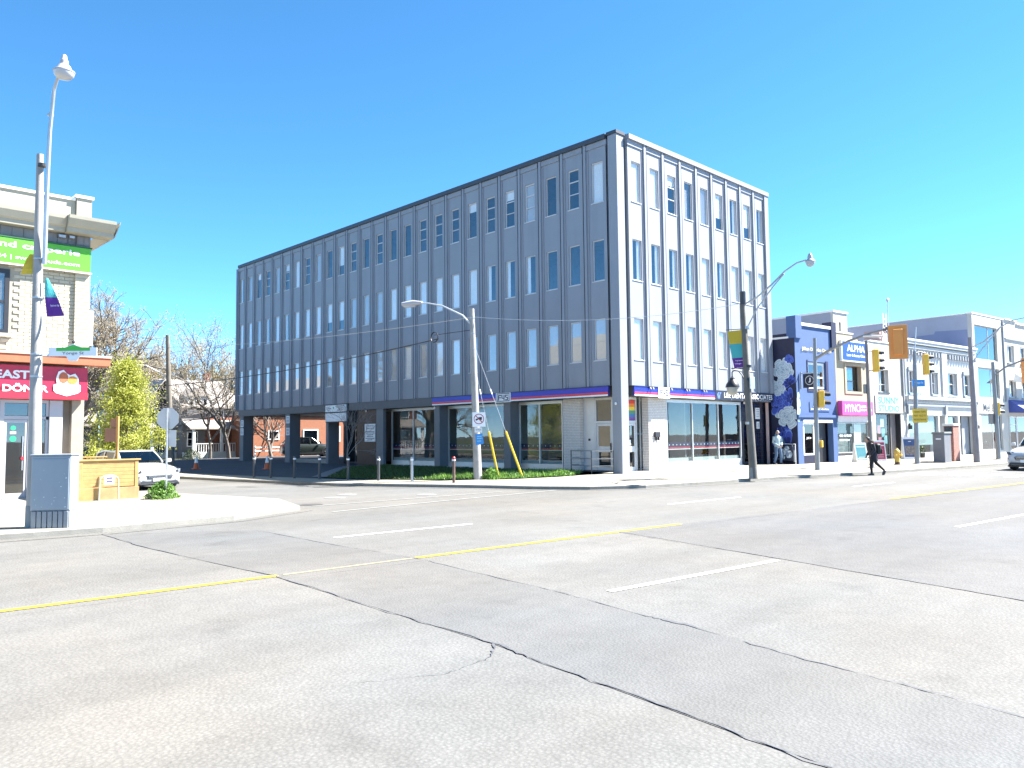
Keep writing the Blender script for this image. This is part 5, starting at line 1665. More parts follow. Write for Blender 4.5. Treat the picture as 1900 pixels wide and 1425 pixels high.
mb = MB(); mb.lathe([(.03, .36), (.045, .34), (.055, .26), (.075, .24), (.08, .16), (.12, .12), (.14, .06), (.20, .02), (.20, .0)], (-21.86, -3.0, 8.98), 18); lh = mb.build('lamp_head', M('lamp_shell', (.38, .37, .38), .4, .06), t, smooth=True)
mb = MB(); mb.lathe([(.19, 0), (.18, -.06), (.13, -.12), (.0, -.15)], (-21.86, -3.0, 8.978), 18); mb.build('lamp_bowl', LAMPG, lh, smooth=True)
for z in (5.3, 4.5, 3.35, 2.9):
    mb = MB(); mb.lathe([(.116, 0), (.116, .03)], (-21.99, -2.13, z), 14); mb.build('strap', STEEL, t)
banner('street_banner', 'yellow corner of a banner on the left lamp pole', (-22.06, -2.1, 5.42), (-.715, .70, 0), (.12, .30), .42, [(1, BY)], 0.0)
b_ = banner('street_banner', 'teal and purple banner on the left lamp pole', (-21.9, -2.22, 4.92), (.715, -.70, 0), (.06, .38), .78, [(1, BT), (1, BP)], .04)
text('Yonge Lawrence Village', b_, WHITE, (-21.80, -2.33, 4.32), (.715, -.70, 0), (0, 0, 1), .18, .05, 'lettering', .045)
t = thing('street_name_sign', 'white and green Yonge St street name sign on the left lamp pole', 'street sign', (-21.6, -2.55, 3.2))
RS = Vector((.715, -.699, 0)); US = Vector((0, 0, 1)); P0 = Vector((-21.82, -2.30, 3.30))
def sp(u, z, d=0): 
    return P0 + RS * u + US * z + RS.cross(US) * d
mb = MB(); mb.prism([sp(.0, .02), (sp(.36, .02)), sp(.42, -.08), sp(.58, -.08), sp(.64, .02), sp(.98, .02), sp(.98, .19), sp(.66, .20), sp(.5, .27), sp(.34, .20), sp(.0, .20)], RS.cross(US) * .012); mb.build('plate', WHITE, t)
mb = MB(); mb.face([sp(.16, .125, .0155), sp(.84, .125, .0155), sp(.84, .19, .0155), sp(.66, .195, .0155), sp(.5, .25, .0155), sp(.34, .195, .0155), sp(.16, .19, .0155)]); mb.build('green_field', M('street_sign_green', (.06, .42, .05), .5, .05), t)
text('Yonge St', t, M('sign_grey_text', (.10, .11, .12), .6, .1), sp(.28, .035, .012), RS, US, .44, .075)
mb = MB(); mb.lathe([(.0, .07), (.028, .05), (.032, .03), (.02, 0)], sp(.5, .275, .006), 10); mb.build('finial', BLACK, t)
mb = MB(); mb.box(-21.94, -21.80, -2.32, -2.26, 3.32, 3.36); mb.build('bracket', STEEL, t)

# concrete pole on the lawn with cobra lamp, guys, signs
t = thing('lawn_pole', 'concrete pole with cobra-head lamp standing on the lawn corner', 'street lamp', (-5.9, 2.5, -.06))
mb = MB(); mb.tube([(-5.9, 2.5, -.08), (-5.97, 2.56, 3), (-6.05, 2.62, 6.58)], [.165, .135, .095], 16); mb.build('pole', POLEC, t, smooth=True)
mb = MB(); mb.tube([(-6.03, 2.66, 5.95), (-6.2, 3.0, 6.35), (-6.6, 3.75, 6.78), (-6.95, 4.2, 6.9), (-7.1, 4.42, 6.92)], [.04, .04, .035, .03, .03], 8); mb.build('arm', ALU, t, smooth=True)
mb = MB(); mb.tube([(-7.1, 4.4, 6.93), (-7.3, 4.72, 6.93), (-7.55, 5.12, 6.9)], [.06, .13, .09], 10); lh = mb.build('lamp_head', M('lamp_shell', (0, 0, 0)), t, smooth=True)
mb = MB(); mb.tube([(-7.25, 4.65, 6.84), (-7.5, 5.05, 6.82)], [.07, .06], 8); mb.build('lens', LAMPG, lh, smooth=True)
for z in (6.2, 5.6, 5.0, .9, .75, .62):
    mb = MB(); mb.lathe([(.15 - z * .007, 0), (.15 - z * .007, .03)], (-5.9 - z * .022, 2.5 + z * .018, z), 14); mb.build('strap', STEEL, t)
mb = MB()
for k in range(3):
    pts = [(-6.9 + .03 * k, 3.9 + .22 * cos(2 * pi * j / 16) + .02 * k, 5.52 + .2 * sin(2 * pi * j / 16)) for j in range(17)]
    mb.tube(pts, .012, 5, False)
mb.tube([(-6.04, 2.62, 5.75), (-6.9, 3.9, 5.6)], .012, 5); mb.build('cable_coil', BLACK, t)
YG = M('guy_guard_yellow', (.62, .42, .03), .5, .05)
for (gx, gy), (mx_, my_, mz_), zt, lab in (((-4.85, 2.45), (-5.03, 2.47, 1.80), 4.5, 'nearer to the pole'), ((-4.3, 1.65), (-4.85, 1.85, 1.85), 5.2, 'farther from the pole')):
    g = thing('guy_wire', 'steel guy wire with yellow guard, the one %s' % lab, 'guy wire', (gx, gy, -.06), 0, 'guy wires of the lawn pole')
    top = Vector((-6.0, 2.57, zt)); bot = Vector((gx, gy, -.06))
    mid = bot.lerp(top, 1.85 / (zt + .06))
    mb = MB(); mb.tube([bot, mid], .045, 8); mb.build('guard', YG, g)
    mb = MB(); mb.tube([mid, top], .012, 6); mb.build('wire', STEEL, g)
    q = bot.lerp(top, 3.3 / (zt + .06)); q2 = bot.lerp(top, 3.5 / (zt + .06))
    mb = MB(); mb.tube([q, q2], .03, 6); mb.build('insulator', WHITE, g)
def facing(px):  # a frame turned from a point towards the junction
    return Vector((.715, -.699, 0)), Vector((0, 0, 1))
t = thing('truck_ban_sign', 'square white no-trucks sign with red ring on the lawn pole', 'sign', (-6.05, 2.33, 2.0))
RS2, _ = facing(0)
NS = RS2.cross(US)
c = Vector((-5.87, 2.44, 2.25)) + NS * .17
def sq(u, z, d=0.0):
    return c + RS2 * u + US * z + NS * d
mb = MB(); mb.prism([sq(-.25, -.28), sq(.25, -.28), sq(.25, .28), sq(-.25, .28)], NS * .006); mb.build('plate', WHITE, t)
mb = MB(); n = 28
for k in range(n):
    a, b2 = 2 * pi * k / n, 2 * pi * (k + 1) / n
    mb.face([sq(.20 * cos(a), .20 * sin(a) + .02, .008), sq(.20 * cos(b2), .20 * sin(b2) + .02, .008), sq(.172 * cos(b2), .172 * sin(b2) + .02, .008), sq(.172 * cos(a), .172 * sin(a) + .02, .008)])
mb.build('ring', M('ring_red', (.35, .03, .05), .5, .1), t)
mb = MB(); mb.face([sq(-.02, .0, .0085), sq(.11, -.02, .0085), sq(.12, .10, .0085), sq(-.02, .085, .0085)]); mb.face([sq(-.12, -.05, .0085), sq(-.03, -.01, .0085), sq(-.03, .05, .0085), sq(-.13, .02, .0085)]); mb.build('truck_symbol', BLACK, t)
mb = MB(); mb.face([sq(-.145, .145, .0095), sq(-.12, .165, .0095), sq(.145, -.10, .0095), sq(.12, -.125, .0095)]); mb.build('slash', M('ring_red', (0, 0, 0)), t)
mb = MB(); mb.prism([sq(-.17, -.5), sq(.12, -.5), sq(.12, -.3), sq(-.17, -.3)], NS * .004); mb.build('tab', OFFWHITE, t)
text('NO TRUCKS', t, DARK, sq(-.12, -.42, .005), RS2, US, .2, .05)
t = thing('blue_sign', 'small tilted blue sign strapped to the lawn pole', 'sign', (-6.05, 2.33, 1.3))
c = Vector((-5.87, 2.42, 1.48)) + NS * .17
P4 = [sq(-.13, -.22), sq(.17, -.16), sq(.12, .24), sq(-.16, .2)]
mb = MB(); mb.prism(P4, NS * .006); mb.build('plate', M('sign_azure', (.03, .22, .55), .5, .1), t)
mb = MB()
for z, w_ in ((.10, .18), (.02, .2), (-.08, .16)):
    mb.face([sq(-.09, z, .008), sq(-.09 + w_, z + .01, .008), sq(-.09 + w_, z + .05, .008), sq(-.09, z + .04, .008)])
mb.build('print', M('azure_pale', (.2, .45, .6), .6, .3, 20), t)

# street pole with heritage lantern in front of the dental sign
t = thing('heritage_lamp_pole', 'brown concrete pole with black heritage lantern and curved lamp arm', 'street lamp', (1.2, -5.16, -.1))
PB = M('pole_brown_concrete', (.13, .12, .105), .85, .16, 3, .3, 80, dirt=.2)
mb = MB(); mb.tube([(1.2, -5.2, -.1), (1.15, -5.1, 3), (1.05, -5.02, 7.05)], [.155, .13, .085], 16); mb.build('pole', PB, t, smooth=True)
mb = MB(); mb.lathe([(.165, 0), (.16, .42), (.15, .43)], (1.2, -5.18, -.1), 16); mb.build('base_sleeve', M('sleeve_grey', (0, 0, 0)), t, smooth=True)
pts = [(1.08, -5.08, 6.55), (1.1, -5.6, 6.75), (1.12, -6.2, 7.15), (1.15, -6.75, 7.6), (1.18, -7.2, 7.83), (1.2, -7.55, 7.88)]
mb = MB(); mb.tube(pts, [.035, .035, .035, .032, .03, .03], 8); mb.build('lamp_arm', STEEL, t, smooth=True)
mb = MB(); mb.tube([(1.12, -5.1, 5.55), (1.13, -5.6, 6.35), (1.14, -6.3, 7.12), (1.15, -6.7, 7.5)], .028, 7); mb.build('brace', STEEL, t, smooth=True)
mb = MB(); mb.lathe([(.04, .30), (.06, .27), (.09, .2), (.1, .1), (.17, .04), (.18, 0)], (1.2, -7.69, 7.80), 16); lh = mb.build('lamp_head', M('lamp_shell', (0, 0, 0)), t, smooth=True)
mb = MB(); mb.lathe([(.17, 0), (.15, -.1), (.08, -.18), (0, -.2)], (1.2, -7.69, 7.798), 16); mb.build('lamp_bowl', LAMPG, lh, smooth=True)
mb = MB(); mb.lathe([(.115, 0), (.115, .5)], (1.08, -5.04, 6.55), 12); mb.build('pole_cap', DARK, t)
# lantern: black arm, bell hood and pale bowl
mb = MB(); mb.tube([(1.2, -5.12, 3.62), (1.2, -4.95, 3.65), (1.2, -4.85, 3.85), (1.2, -4.7, 4.02), (1.2, -4.5, 4.05), (1.2, -4.42, 3.98), (1.2, -4.42, 3.82)], .026, 7); mb.build('lantern_arm', BLACK, t, smooth=True)
mb = MB(); mb.tube([(1.2, -5.1, 4.1), (1.2, -4.4, 4.14)], .022, 6); mb.build('lantern_bar', BLACK, t)
mb = MB(); mb.lathe([(.04, .42), (.05, .38), (.10, .36), (.11, .30), (.15, .26), (.24, .12), (.27, .02), (.27, 0)], (1.2, -4.42, 3.40), 18); hd = mb.build('lantern_hood', BLACK, t, smooth=True)
mb = MB(); mb.lathe([(.23, 0), (.215, -.12), (.17, -.24), (.08, -.3), (0, -.31)], (1.2, -4.42, 3.398), 18); mb.build('lantern_bowl', M('lantern_bowl', (.40, .38, .32), .4, .06), hd, smooth=True)
for z in (4.12, 3.62, 5.6, 1.95):
    mb = MB(); mb.lathe([(.142, 0), (.142, .1)], (1.16, -5.11, z), 14); mb.build('strap', BLACK if z < 4.5 and z > 3 else STEEL, t)
mb = MB(); mb.bbox(1.0, 1.35, -5.29, -5.25, 3.3, 3.75, .005); mb.build('notice_plate', STEEL, t)
b_ = banner('street_banner', 'yellow, teal and purple banner on the heritage lamp pole', (1.18, -5.14, 5.60), (0, 1, 0), (.86, .56), 1.45, [(.9, BY), (.95, BT), (.65, BP)], .06)
text('Yonge Lawrence', b_, WHITE, (1.13, -4.62, 4.38), (0, -1, 0), (0, 0, 1), .36, .06, 'lettering', .03)
text('Village', b_, WHITE, (1.13, -4.6, 4.26), (0, -1, 0), (0, 0, 1), .28, .06, 'lettering', .03)
mb = MB(); mb.tube([(1.17, -5.1, 5.62), (1.17, -4.22, 5.66)], .015, 6); mb.build('banner_bar', BLACK, b_)

# traffic signals
SIGY = M('signal_yellow', (.72, .42, .03), .45, .06)
LENS = {k: M('lens_' + k, c, .25, .1) for k, c in dict(r=(.10, .01, .01), y=(.13, .07, .01), g=(.01, .07, .04)).items()}
def signal_head(parent, p, rz, n=3, back=False, s=1.0, name='signal_head'):
    o = bpy.data.objects.new(name, None)
    W, H = .36 * s, .36 * s * n
    mb = MB(); mb.bbox(-W / 2, W / 2, 0, .22 * s, -H / 2, H / 2, .02)
    ob = mb.build(name, M('backboard_orange', (.72, .27, .05), .5, .06) if back else SIGY, parent, local=True)
    ob.location = Vector(p) - root_of(parent).location
    ob.rotation_euler = (0, 0, rz)
    for k in range(n):
        z = H / 2 - .18 * s - k * .36 * s
        mb = MB(); mb.lathe([(.13 * s, 0), (.12 * s, .01), (0, .03)], (0, -.001, z), 14, (0, -1, 0)); mb.build('lens', LENS['ryg'[k] if n == 3 else 'rg'[k]], ob, local=True)
        mb = MB()
        m_ = 10
        for j in range(m_):
            a, b2 = -.25 + pi * 1.16 * j / m_, -.25 + pi * 1.16 * (j + 1) / m_
            r = .15 * s
            mb.face([(r * cos(a), -.002, z + r * sin(a)), (r * cos(b2), -.002, z + r * sin(b2)), (r * cos(b2), -.25 * s, z + r * sin(b2) - .03), (r * cos(a), -.25 * s, z + r * sin(a) - .03)])
        mb.build('visor', BLACK, ob, local=True)
    if back:
        mb = MB(); mb.bbox(-.36 * s, .36 * s, .08, .10, -H / 2 - .18, H / 2 + .18, .004); mb.build('backboard', M('backboard_orange', (.72, .27, .05), .5, .06), ob, local=True)
    bpy.data.objects.remove(o)
    return ob
POLEG = M('signal_pole_grey', (.22, .225, .23), .45, .08, metal=.4)
t = thing('signal_mast', 'grey traffic signal mast with long arm over the street', 'traffic light', (8.38, -4.42, -.09))
mb = MB(); mb.tube([(8.38, -4.42, -.09), (8.42, -4.43, 3), (8.48, -4.46, 5.9)], [.11, .095, .075], 12); mb.build('pole', POLEG, t, smooth=True)
mb = MB(); mb.bbox(8.13, 8.63, -4.67, -4.17, -.1, -.05, .01); mb.build('base_plate', POLEG, t)
mb = MB(); mb.tube([(8.46, -4.46, 4.95), (8.46, -5.1, 5.28), (8.44, -6.0, 5.62), (8.42, -7.0, 5.88), (8.40, -7.9, 6.02), (8.4, -8.15, 6.0)], [.07, .06, .055, .05, .04, .035], 10); mb.build('arm', POLEG, t, smooth=True)
mb = MB()
for k in range(2):
    mb.tube([(8.4, -7.66 + .01 * k, 5.95 + .12 * cos(2 * pi * j / 14)) if False else (8.4 + .12 * sin(2 * pi * j / 14), -7.66 + .09 * k, 5.93 + .13 * cos(2 * pi * j / 14)) for j in range(15)], .02, 5, False)
mb.build('cable_loop', BLACK, t)
mb = MB(); mb.tube([(8.42, -6.65, 5.78), (8.42, -7.5, 5.68)], .05, 8); mb.build('camera', OFFWHITE, t)
mb = MB(); mb.tube([(8.4, -8.08, 6.0), (8.4, -8.08, 5.85)], .02, 6); mb.build('hanger', DARK, t)
signal_head(t, (8.4, -8.08, 5.37), radians(109), 3, True)
signal_head(t, (8.62, -4.72, 3.12), radians(35), 2, False, 1.05, 'pedestrian_head')
mb = MB(); mb.bbox(8.48, 8.62, -4.62, -4.5, .95, 1.25, .01); mb.build('push_button', SIGY, t)
t = thing('signal_wood_pole', 'slender wooden pole carrying a yellow traffic signal before the white shop', 'utility pole', (12.26, -5.31, -.09))
mb = MB(); mb.tube([(12.26, -5.31, -.09), (12.2, -5.3, 6)], [.10, .07], 12); mb.build('pole', M('pole_greywood', (.17, .165, .17), .8, .12, 4), t, smooth=True)
mb = MB(); mb.tube([(12.26, -5.31, -.1), (12.26, -5.31, -.04)], .2, 10); mb.build('base', POLEG, t)
signal_head(t, (12.3, -5.78, 5.0), radians(38), 3)
for z in (5.45, 4.55):
    mb = MB(); mb.tube([(12.22, -5.32, z), (12.36, -5.72, z)], .018, 6); mb.build('bracket', DARK, t)
mb = MB(); mb.bbox(12.1, 12.35, -5.24, -5.1, 3.45, 3.9, .02); mb.build('junction_box', POLEG, t)
mb = MB(); mb.tube([(12.16, -5.9, 6.2), (12.16, -6.32, 7.9)], [.03, .02], 6) ; mb.v = []; mb.f = []; mb.mi = []
mb.tube([(8.4, -7.72, 5.98), (8.4, -7.72, 7.15)], .022, 6); mb.lathe([(.07, 0), (.07, .1), (.04, .13)], (8.4, -7.72, 7.15), 10)
mb.build('antenna', ALU, bpy.data.objects['signal_mast'])
t = thing('signal_pole', 'grey signal pole with blue street sign and yellow notice', 'traffic light', (17.1, -5.73, -.09))
mb = MB(); mb.tube([(17.1, -5.73, -.09), (17.25, -5.73, 3), (17.4, -5.73, 5.8)], [.12, .105, .085], 12); mb.build('pole', POLEG, t, smooth=True)
mb = MB(); mb.lathe([(.3, 0), (.28, .05), (.14, .07)], (17.1, -5.73, -.1), 14); mb.build('base', POLEG, t)
mb = MB(); mb.tube([(17.45, -5.73, 5.75), (17.8, -5.73, 7.1)], .025, 6) ; mb.build('conduit', ALU, t)
mb = MB(); mb.tube([(17.4, -5.73, 5.7), (17.7, -5.9, 5.78), (18.0, -6.1, 5.7)], .03, 6); mb.build('bracket', DARK, t)
signal_head(t, (17.9, -6.2, 5.1), radians(38), 3)
t = thing('blue_street_sign', 'small blue street sign on the grey signal pole', 'street sign', (17.4, -5.95, 4.0))
mb = MB(); c = Vector((17.35, -5.86, 4.12)); mb.prism([c + RS2 * a + US * b2 for a, b2 in ((-.3, -.18), (.35, -.18), (.35, .18), (-.3, .18))], NS * .01); mb.build('plate', M('sign_azure', (0, 0, 0)), t)
text('Yonge St', t, WHITE, c + RS2 * -.2 + US * -.05 + NS * .01, RS2, US, .45, .12)
t = thing('yellow_notice_sign', 'square yellow right-turn notice on the grey signal pole', 'sign', (17.3, -5.95, 2.0))
mb = MB(); c = Vector((17.24, -5.90, 2.42)); mb.prism([c + RS2 * a + US * b2 for a, b2 in ((-.37, -.36), (.40, -.36), (.40, .36), (-.37, .36))], NS * .01); mb.build('plate', M('notice_yellow', (.62, .40, .02), .5, .05), t)
for k, s_ in enumerate(('TURNING TRAFFIC', 'MUST YIELD TO', 'PEDESTRIANS')):
    text(s_, t, DARK, c + RS2 * -.31 + US * (.16 - k * .2) + NS * .01, RS2, US, .64, .09)
t = thing('leaning_lamp_pole', 'tall pale lamp pole with sweeping arm before the Victorian shops', 'street lamp', (21.49, -7.3, -.09))
mb = MB(); mb.tube([(21.49, -7.3, -.09), (21.45, -7.28, 3), (21.4, -7.26, 6.7)], [.17, .14, .10], 14); mb.build('pole', M('pole_lilac_concrete', (.22, .21, .22), .85, .12, 3, .2, 70), t, smooth=True)
mb = MB(); mb.tube([(21.45, -7.3, 6.15), (21.45, -7.9, 6.4), (21.47, -8.7, 7.1), (21.49, -9.3, 7.42), (21.49, -9.9, 7.5), (21.5, -10.6, 7.5)], .035, 8); mb.build('lamp_arm', STEEL, t, smooth=True)
mb = MB(); mb.tube([(21.45, -7.3, 5.3), (21.45, -7.8, 6.0), (21.47, -8.7, 7.05)], .028, 7); mb.build('brace', STEEL, t, smooth=True)
mb = MB(); mb.lathe([(.05, .3), (.1, .1), (.18, 0), (.15, -.1), (0, -.2)], (21.5, -10.7, 7.4), 14); mb.build('lamp_head', M('lamp_shell', (0, 0, 0)), t, smooth=True)
t = thing('far_signal_mast', 'grey traffic signal mast at the far side of the junction', 'traffic light', (26.39, -7.11, -.09))
mb = MB(); mb.tube([(26.39, -7.11, -.09), (26.36, -7.1, 3), (26.3, -7.08, 5.65)], [.13, .115, .09], 12); mb.build('pole', POLEG, t, smooth=True)
mb = MB(); mb.lathe([(.32, 0), (.3, .05), (.15, .07)], (26.39, -7.11, -.1), 14); mb.build('base', POLEG, t)
mb = MB(); mb.tube([(26.34, -7.1, 4.85), (26.35, -7.7, 5.3), (26.37, -8.5, 5.62), (26.39, -9.3, 5.72)], .05, 8); mb.build('arm', POLEG, t, smooth=True)
signal_head(t, (26.39, -8.75, 5.05), radians(40), 3, True)
signal_head(t, (26.6, -7.2, 2.9), radians(38), 2, False, 1.05, 'pedestrian_head')
mb = MB(); mb.bbox(26.1, 26.3, -7.0, -6.75, 2.0, 2.6, .01); mb.build('controller_plate', POLEG, t)
# far wooden pole with lamp arm on the side street
t = thing('far_utility_pole', 'thin wooden utility pole with lamp arm behind the stop sign', 'utility pole', (-8.57, 25.92, -.05))
WOOD = M('pole_wood', (.15, .135, .115), .85, .2, 4)
mb = MB(); mb.tube([(-8.57, 25.92, -.05), (-8.7, 25.88, 2.2), (-8.85, 25.82, 5), (-9.0, 25.7, 7.6)], [.2, .17, .14, .1], 10); mb.build('pole', WOOD, t, smooth=True)
mb = MB(); mb.tube([(-8.9, 25.8, 5.1), (-9.3, 26.2, 5.5), (-9.8, 26.6, 5.85), (-10.4, 27.1, 5.95)], .04, 6); mb.build('lamp_arm', OFFWHITE, t, smooth=True)
mb = MB(); mb.tube([(-10.4, 27.1, 5.97), (-10.9, 27.5, 5.93)], [.12, .08], 8); mb.build('lamp_head', M('lamp_shell', (0, 0, 0)), t, smooth=True)
# overhead wires
def wire(label, a, b_, r, sag, m):
    P = []
    a, b_ = Vector(a), Vector(b_)
    for k in range(17):
        q = a.lerp(b_, k / 16)
        q.z -= sag * 4 * (k / 16) * (1 - k / 16)
        P.append(q)
    mb = MB(); mb.tube(P, r, 5)
    tag(mb.build('overhead_wire', m, smooth=True), label, 'wire', 'overhead wires')
wire('thick black cable from the wooden pole to the lawn pole', (-8.88, 25.8, 4.7), (-6.8, 3.75, 5.45), .022, .25, BLACK)
wire('thin pale wire high between wooden pole and lawn pole', (-8.95, 25.75, 6.9), (-6.0, 2.55, 6.25), .010, .25, STEEL)
wire('thin wire looping from the lawn pole to the heritage lamp pole', (-6.0, 2.55, 6.25), (1.05, -5.0, 6.6), .010, .35, STEEL)
wire('black cable running left from the wooden pole', (-8.88, 25.8, 4.7), (-19, 40, 5.0), .02, .3, BLACK)

# ------------------------------------------------------------------ trees
BARK = M('bark', (.15, .132, .115), .9, .3, 6, .4, 20)
BARKP = M('bark_pale', (.24, .22, .205), .9, .25, 6, .3, 20)
def tree(name, label, base, h, spread, seed, leafm=None, nleaf=0, leafs=.06, levels=5, trunk_r=.25, trunk_h=.35, bark=BARK, lean=(0, 0), kids=(4, 5), cone=False, thin=.62, droop=0.0, split=1, cat='tree', tw=.75):
    rr = random.Random(seed)
    t = thing(name, label, cat, base)
    tb, tip = MB(), []
    lim = MB()
    def grow(p, d, L, r, lev):
        n = 4 if lev < 2 else 3
        pts, rad = [p.copy()], [r]
        q = p.copy()
        dd = d.copy()
        for i in range(n):
            dd = (dd + Vector((rr.gauss(0, .16), rr.gauss(0, .16), rr.gauss(0, .10) + (.05 if not droop else -droop * lev * .05)))).normalized()
            q = q + dd * (L / n)
            pts.append(q.copy())
            rad.append(r * (1 - .45 * (i + 1) / n))
        (tb if lev == 0 else lim).tube(pts, rad, 8 if lev == 0 else (6 if lev == 1 else (4 if lev == 2 else 3)), lev < 2)
        if lev >= levels - 1:
            tip.append((pts[1], 1)); tip.append((q, 1))
            return
        if lev >= levels - 2:
            tip.append((q, .7))
        k = rr.randint(*kids)
        for j in range(k):
            f = rr.uniform(.35, 1.0) if j else 1.0
            idx = min(n - 1, int(f * n))
            st = pts[idx].lerp(pts[idx + 1], min(1, f * n - idx))
            ax = dd.orthogonal().normalized()
            ax = Matrix.Rotation(2 * pi * (j + rr.random()) / k, 3, dd) @ ax
            an = rr.uniform(.35, .95) * spread
            nd = (dd * cos(an) + ax * sin(an)).normalized()
            grow(st, nd, L * rr.uniform(.62, .85) * tw / .75, max(.006, r * thin * rr.uniform(.75, 1.05)), lev + 1)
    for s_ in range(split):
        d0 = Vector((lean[0] + (rr.uniform(-.25, .25) if split > 1 else 0), lean[1] + (rr.uniform(-.25, .25) if split > 1 else 0), 1)).normalized()
        grow(Vector(base) + Vector((rr.uniform(-.2, .2) * (split > 1), rr.uniform(-.2, .2) * (split > 1), -.1)), d0, h * trunk_h, trunk_r, 0)
    tb.build('trunk', bark, t, smooth=True)
    lim.build('limbs', bark, t, smooth=True)
    if leafm and nleaf:
        lb = MB()
        for k in range(nleaf):
            p, w = rr.choice(tip)
            g = .10 if leafs < .05 else .22
            leafquad(lb, p + Vector((rr.gauss(0, g), rr.gauss(0, g), rr.gauss(0, g))), leafs * rr.uniform(.6, 1.3), rr)
        lb.build('crown', leafm, t)
    return t
BUD = LEAF('pale_buds', [(.30, .24, .19), (.38, .32, .25), (.42, .37, .22), (.48, .44, .38)], .4)
BUDY = LEAF('golden_buds', [(.22, .17, .06), (.32, .25, .09), (.40, .31, .13)], .4)
SPR = LEAF('spring_leaves', [(.22, .25, .03), (.32, .36, .05), (.42, .44, .08), (.50, .50, .16)], .45)
tree('budding_tree', 'tall budding tree with dark forked trunk behind the corner shop', (-12.9, 31.2, -.1), 10.8, .82, 31, BUD, 70000, .036, 6, .42, .34, split=2, kids=(3, 4), thin=.6)
tree('golden_tree', 'far tree with golden budding crown above the house roofs, left of the wire pole', (4.4, 66, -.1), 14.0, .95, 34, BUDY, 8000, .13, 5, .35, .34, kids=(4, 5))
tree('golden_tree', 'far golden budding tree above the house roofs, right of the wire pole', (8.6, 64, -.1), 14.0, 1.0, 35, BUDY, 8000, .13, 5, .35, .34, kids=(4, 5))
tree('golden_tree', 'hazy golden tree far beyond the grey gabled house', (0.5, 72, -.1), 14.5, 1.0, 36, BUDY, 8000, .13, 5, .35, .34, kids=(4, 5))
tree('bare_tree', 'bare slim tree with forked trunk at the edge of the office building', (3.1, 44.0, -.05), 12.0, .8, 37, BUD, 9000, .055, 6, .20, .34, kids=(3, 4), thin=.62)
tree('bare_tree', 'smaller bare tree in front of the white house porch', (2.0, 45.2, -.05), 9.5, .8, 38, BUD, 5000, .05, 6, .15, .36, kids=(3, 4), thin=.62)
tree('bare_tree', 'dark bare tree before the orange brick wall seen through the open ground floor', (7.2, 44.3, -.05), 6.5, .85, 39, None, 0, .04, 5, .16, .36, split=2, kids=(3, 4))
tree('pale_tree', 'pale leafless tree top beside the left edge of the office building', (5.2, 62, -.05), 13.5, .8, 41, BUD, 12000, .075, 6, .18, .34, kids=(3, 4), bark=BARKP)
tree('young_tree', 'young bare tree with thin trunk in front of the tenant board', (-2.3, 17.3, -.03), 4.4, .75, 43, None, 0, .03, 5, .045, .36, kids=(3, 4), bark=BARKP, thin=.6)
tree('young_shrub', 'tiny bare shrub on the lawn before the first shop window', (-1.6, 12.6, -.03), 1.5, .8, 44, None, 0, .03, 4, .016, .3, kids=(3, 4), bark=BARKP, cat='shrub')
# fresh green cone-shaped tree
def leafy_cone(name, label, base, h, r, n, m, seed):
    rr = random.Random(seed)
    t = thing(name, label, 'tree', base)
    B_ = Vector(base)
    mb = MB(); mb.tube([B_, B_ + Vector((.05, 0, h * .5)), B_ + Vector((0, 0, h * .92))], [.12, .07, .015], 7); mb.build('trunk', BARK, t, smooth=True)
    lim, lb = MB(), MB()
    cl = []
    for k in range(150):
        f = rr.random() ** .8
        a = rr.uniform(0, 2 * pi)
        R_ = r * (1.02 - f) ** .75 * rr.uniform(.35, 1.08) * (1 + .22 * sin(3 * a + 2))
        z = h * (.07 + .93 * f) - .25 * R_ * .3
        e = B_ + Vector((R_ * cos(a), R_ * sin(a), z))
        lim.tube([B_ + Vector((0, 0, z * .8)), e], [.02, .006], 3, False)
        cl.append((e, rr.uniform(.16, .34)))
        cl.append((B_.lerp(e, .6) + Vector((0, 0, z * .38)), rr.uniform(.12, .25)))
    lim.build('limbs', BARK, t)
    for k in range(n):
        e, s_ = rr.choice(cl)
        leafquad(lb, e + Vector((rr.gauss(0, s_), rr.gauss(0, s_), rr.gauss(0, s_ * .8))), rr.uniform(.035, .075), rr)
    lb.build('crown', m, t)
leafy_cone('spring_tree', 'bright yellow-green spring tree behind the patio and stop sign', (-13.6, 18.2, -.1), 5.3, 2.15, 24000, SPR, 51)
bush('leafy_bush', 'small yellow-green bush between corner shop and budding tree', (-16.2, 19.8, -.1), .9, 1.6, 1500, SPR, 52)
bush('dark_hedge', 'dark hedge at the foot of the porch beside the lone cone', (-.3, 43.5, -.1), 1.2, .9, 1500, LEAF('hedge_leaves', [(.02, .04, .01), (.04, .07, .02), (.06, .10, .03)], .2), 53)

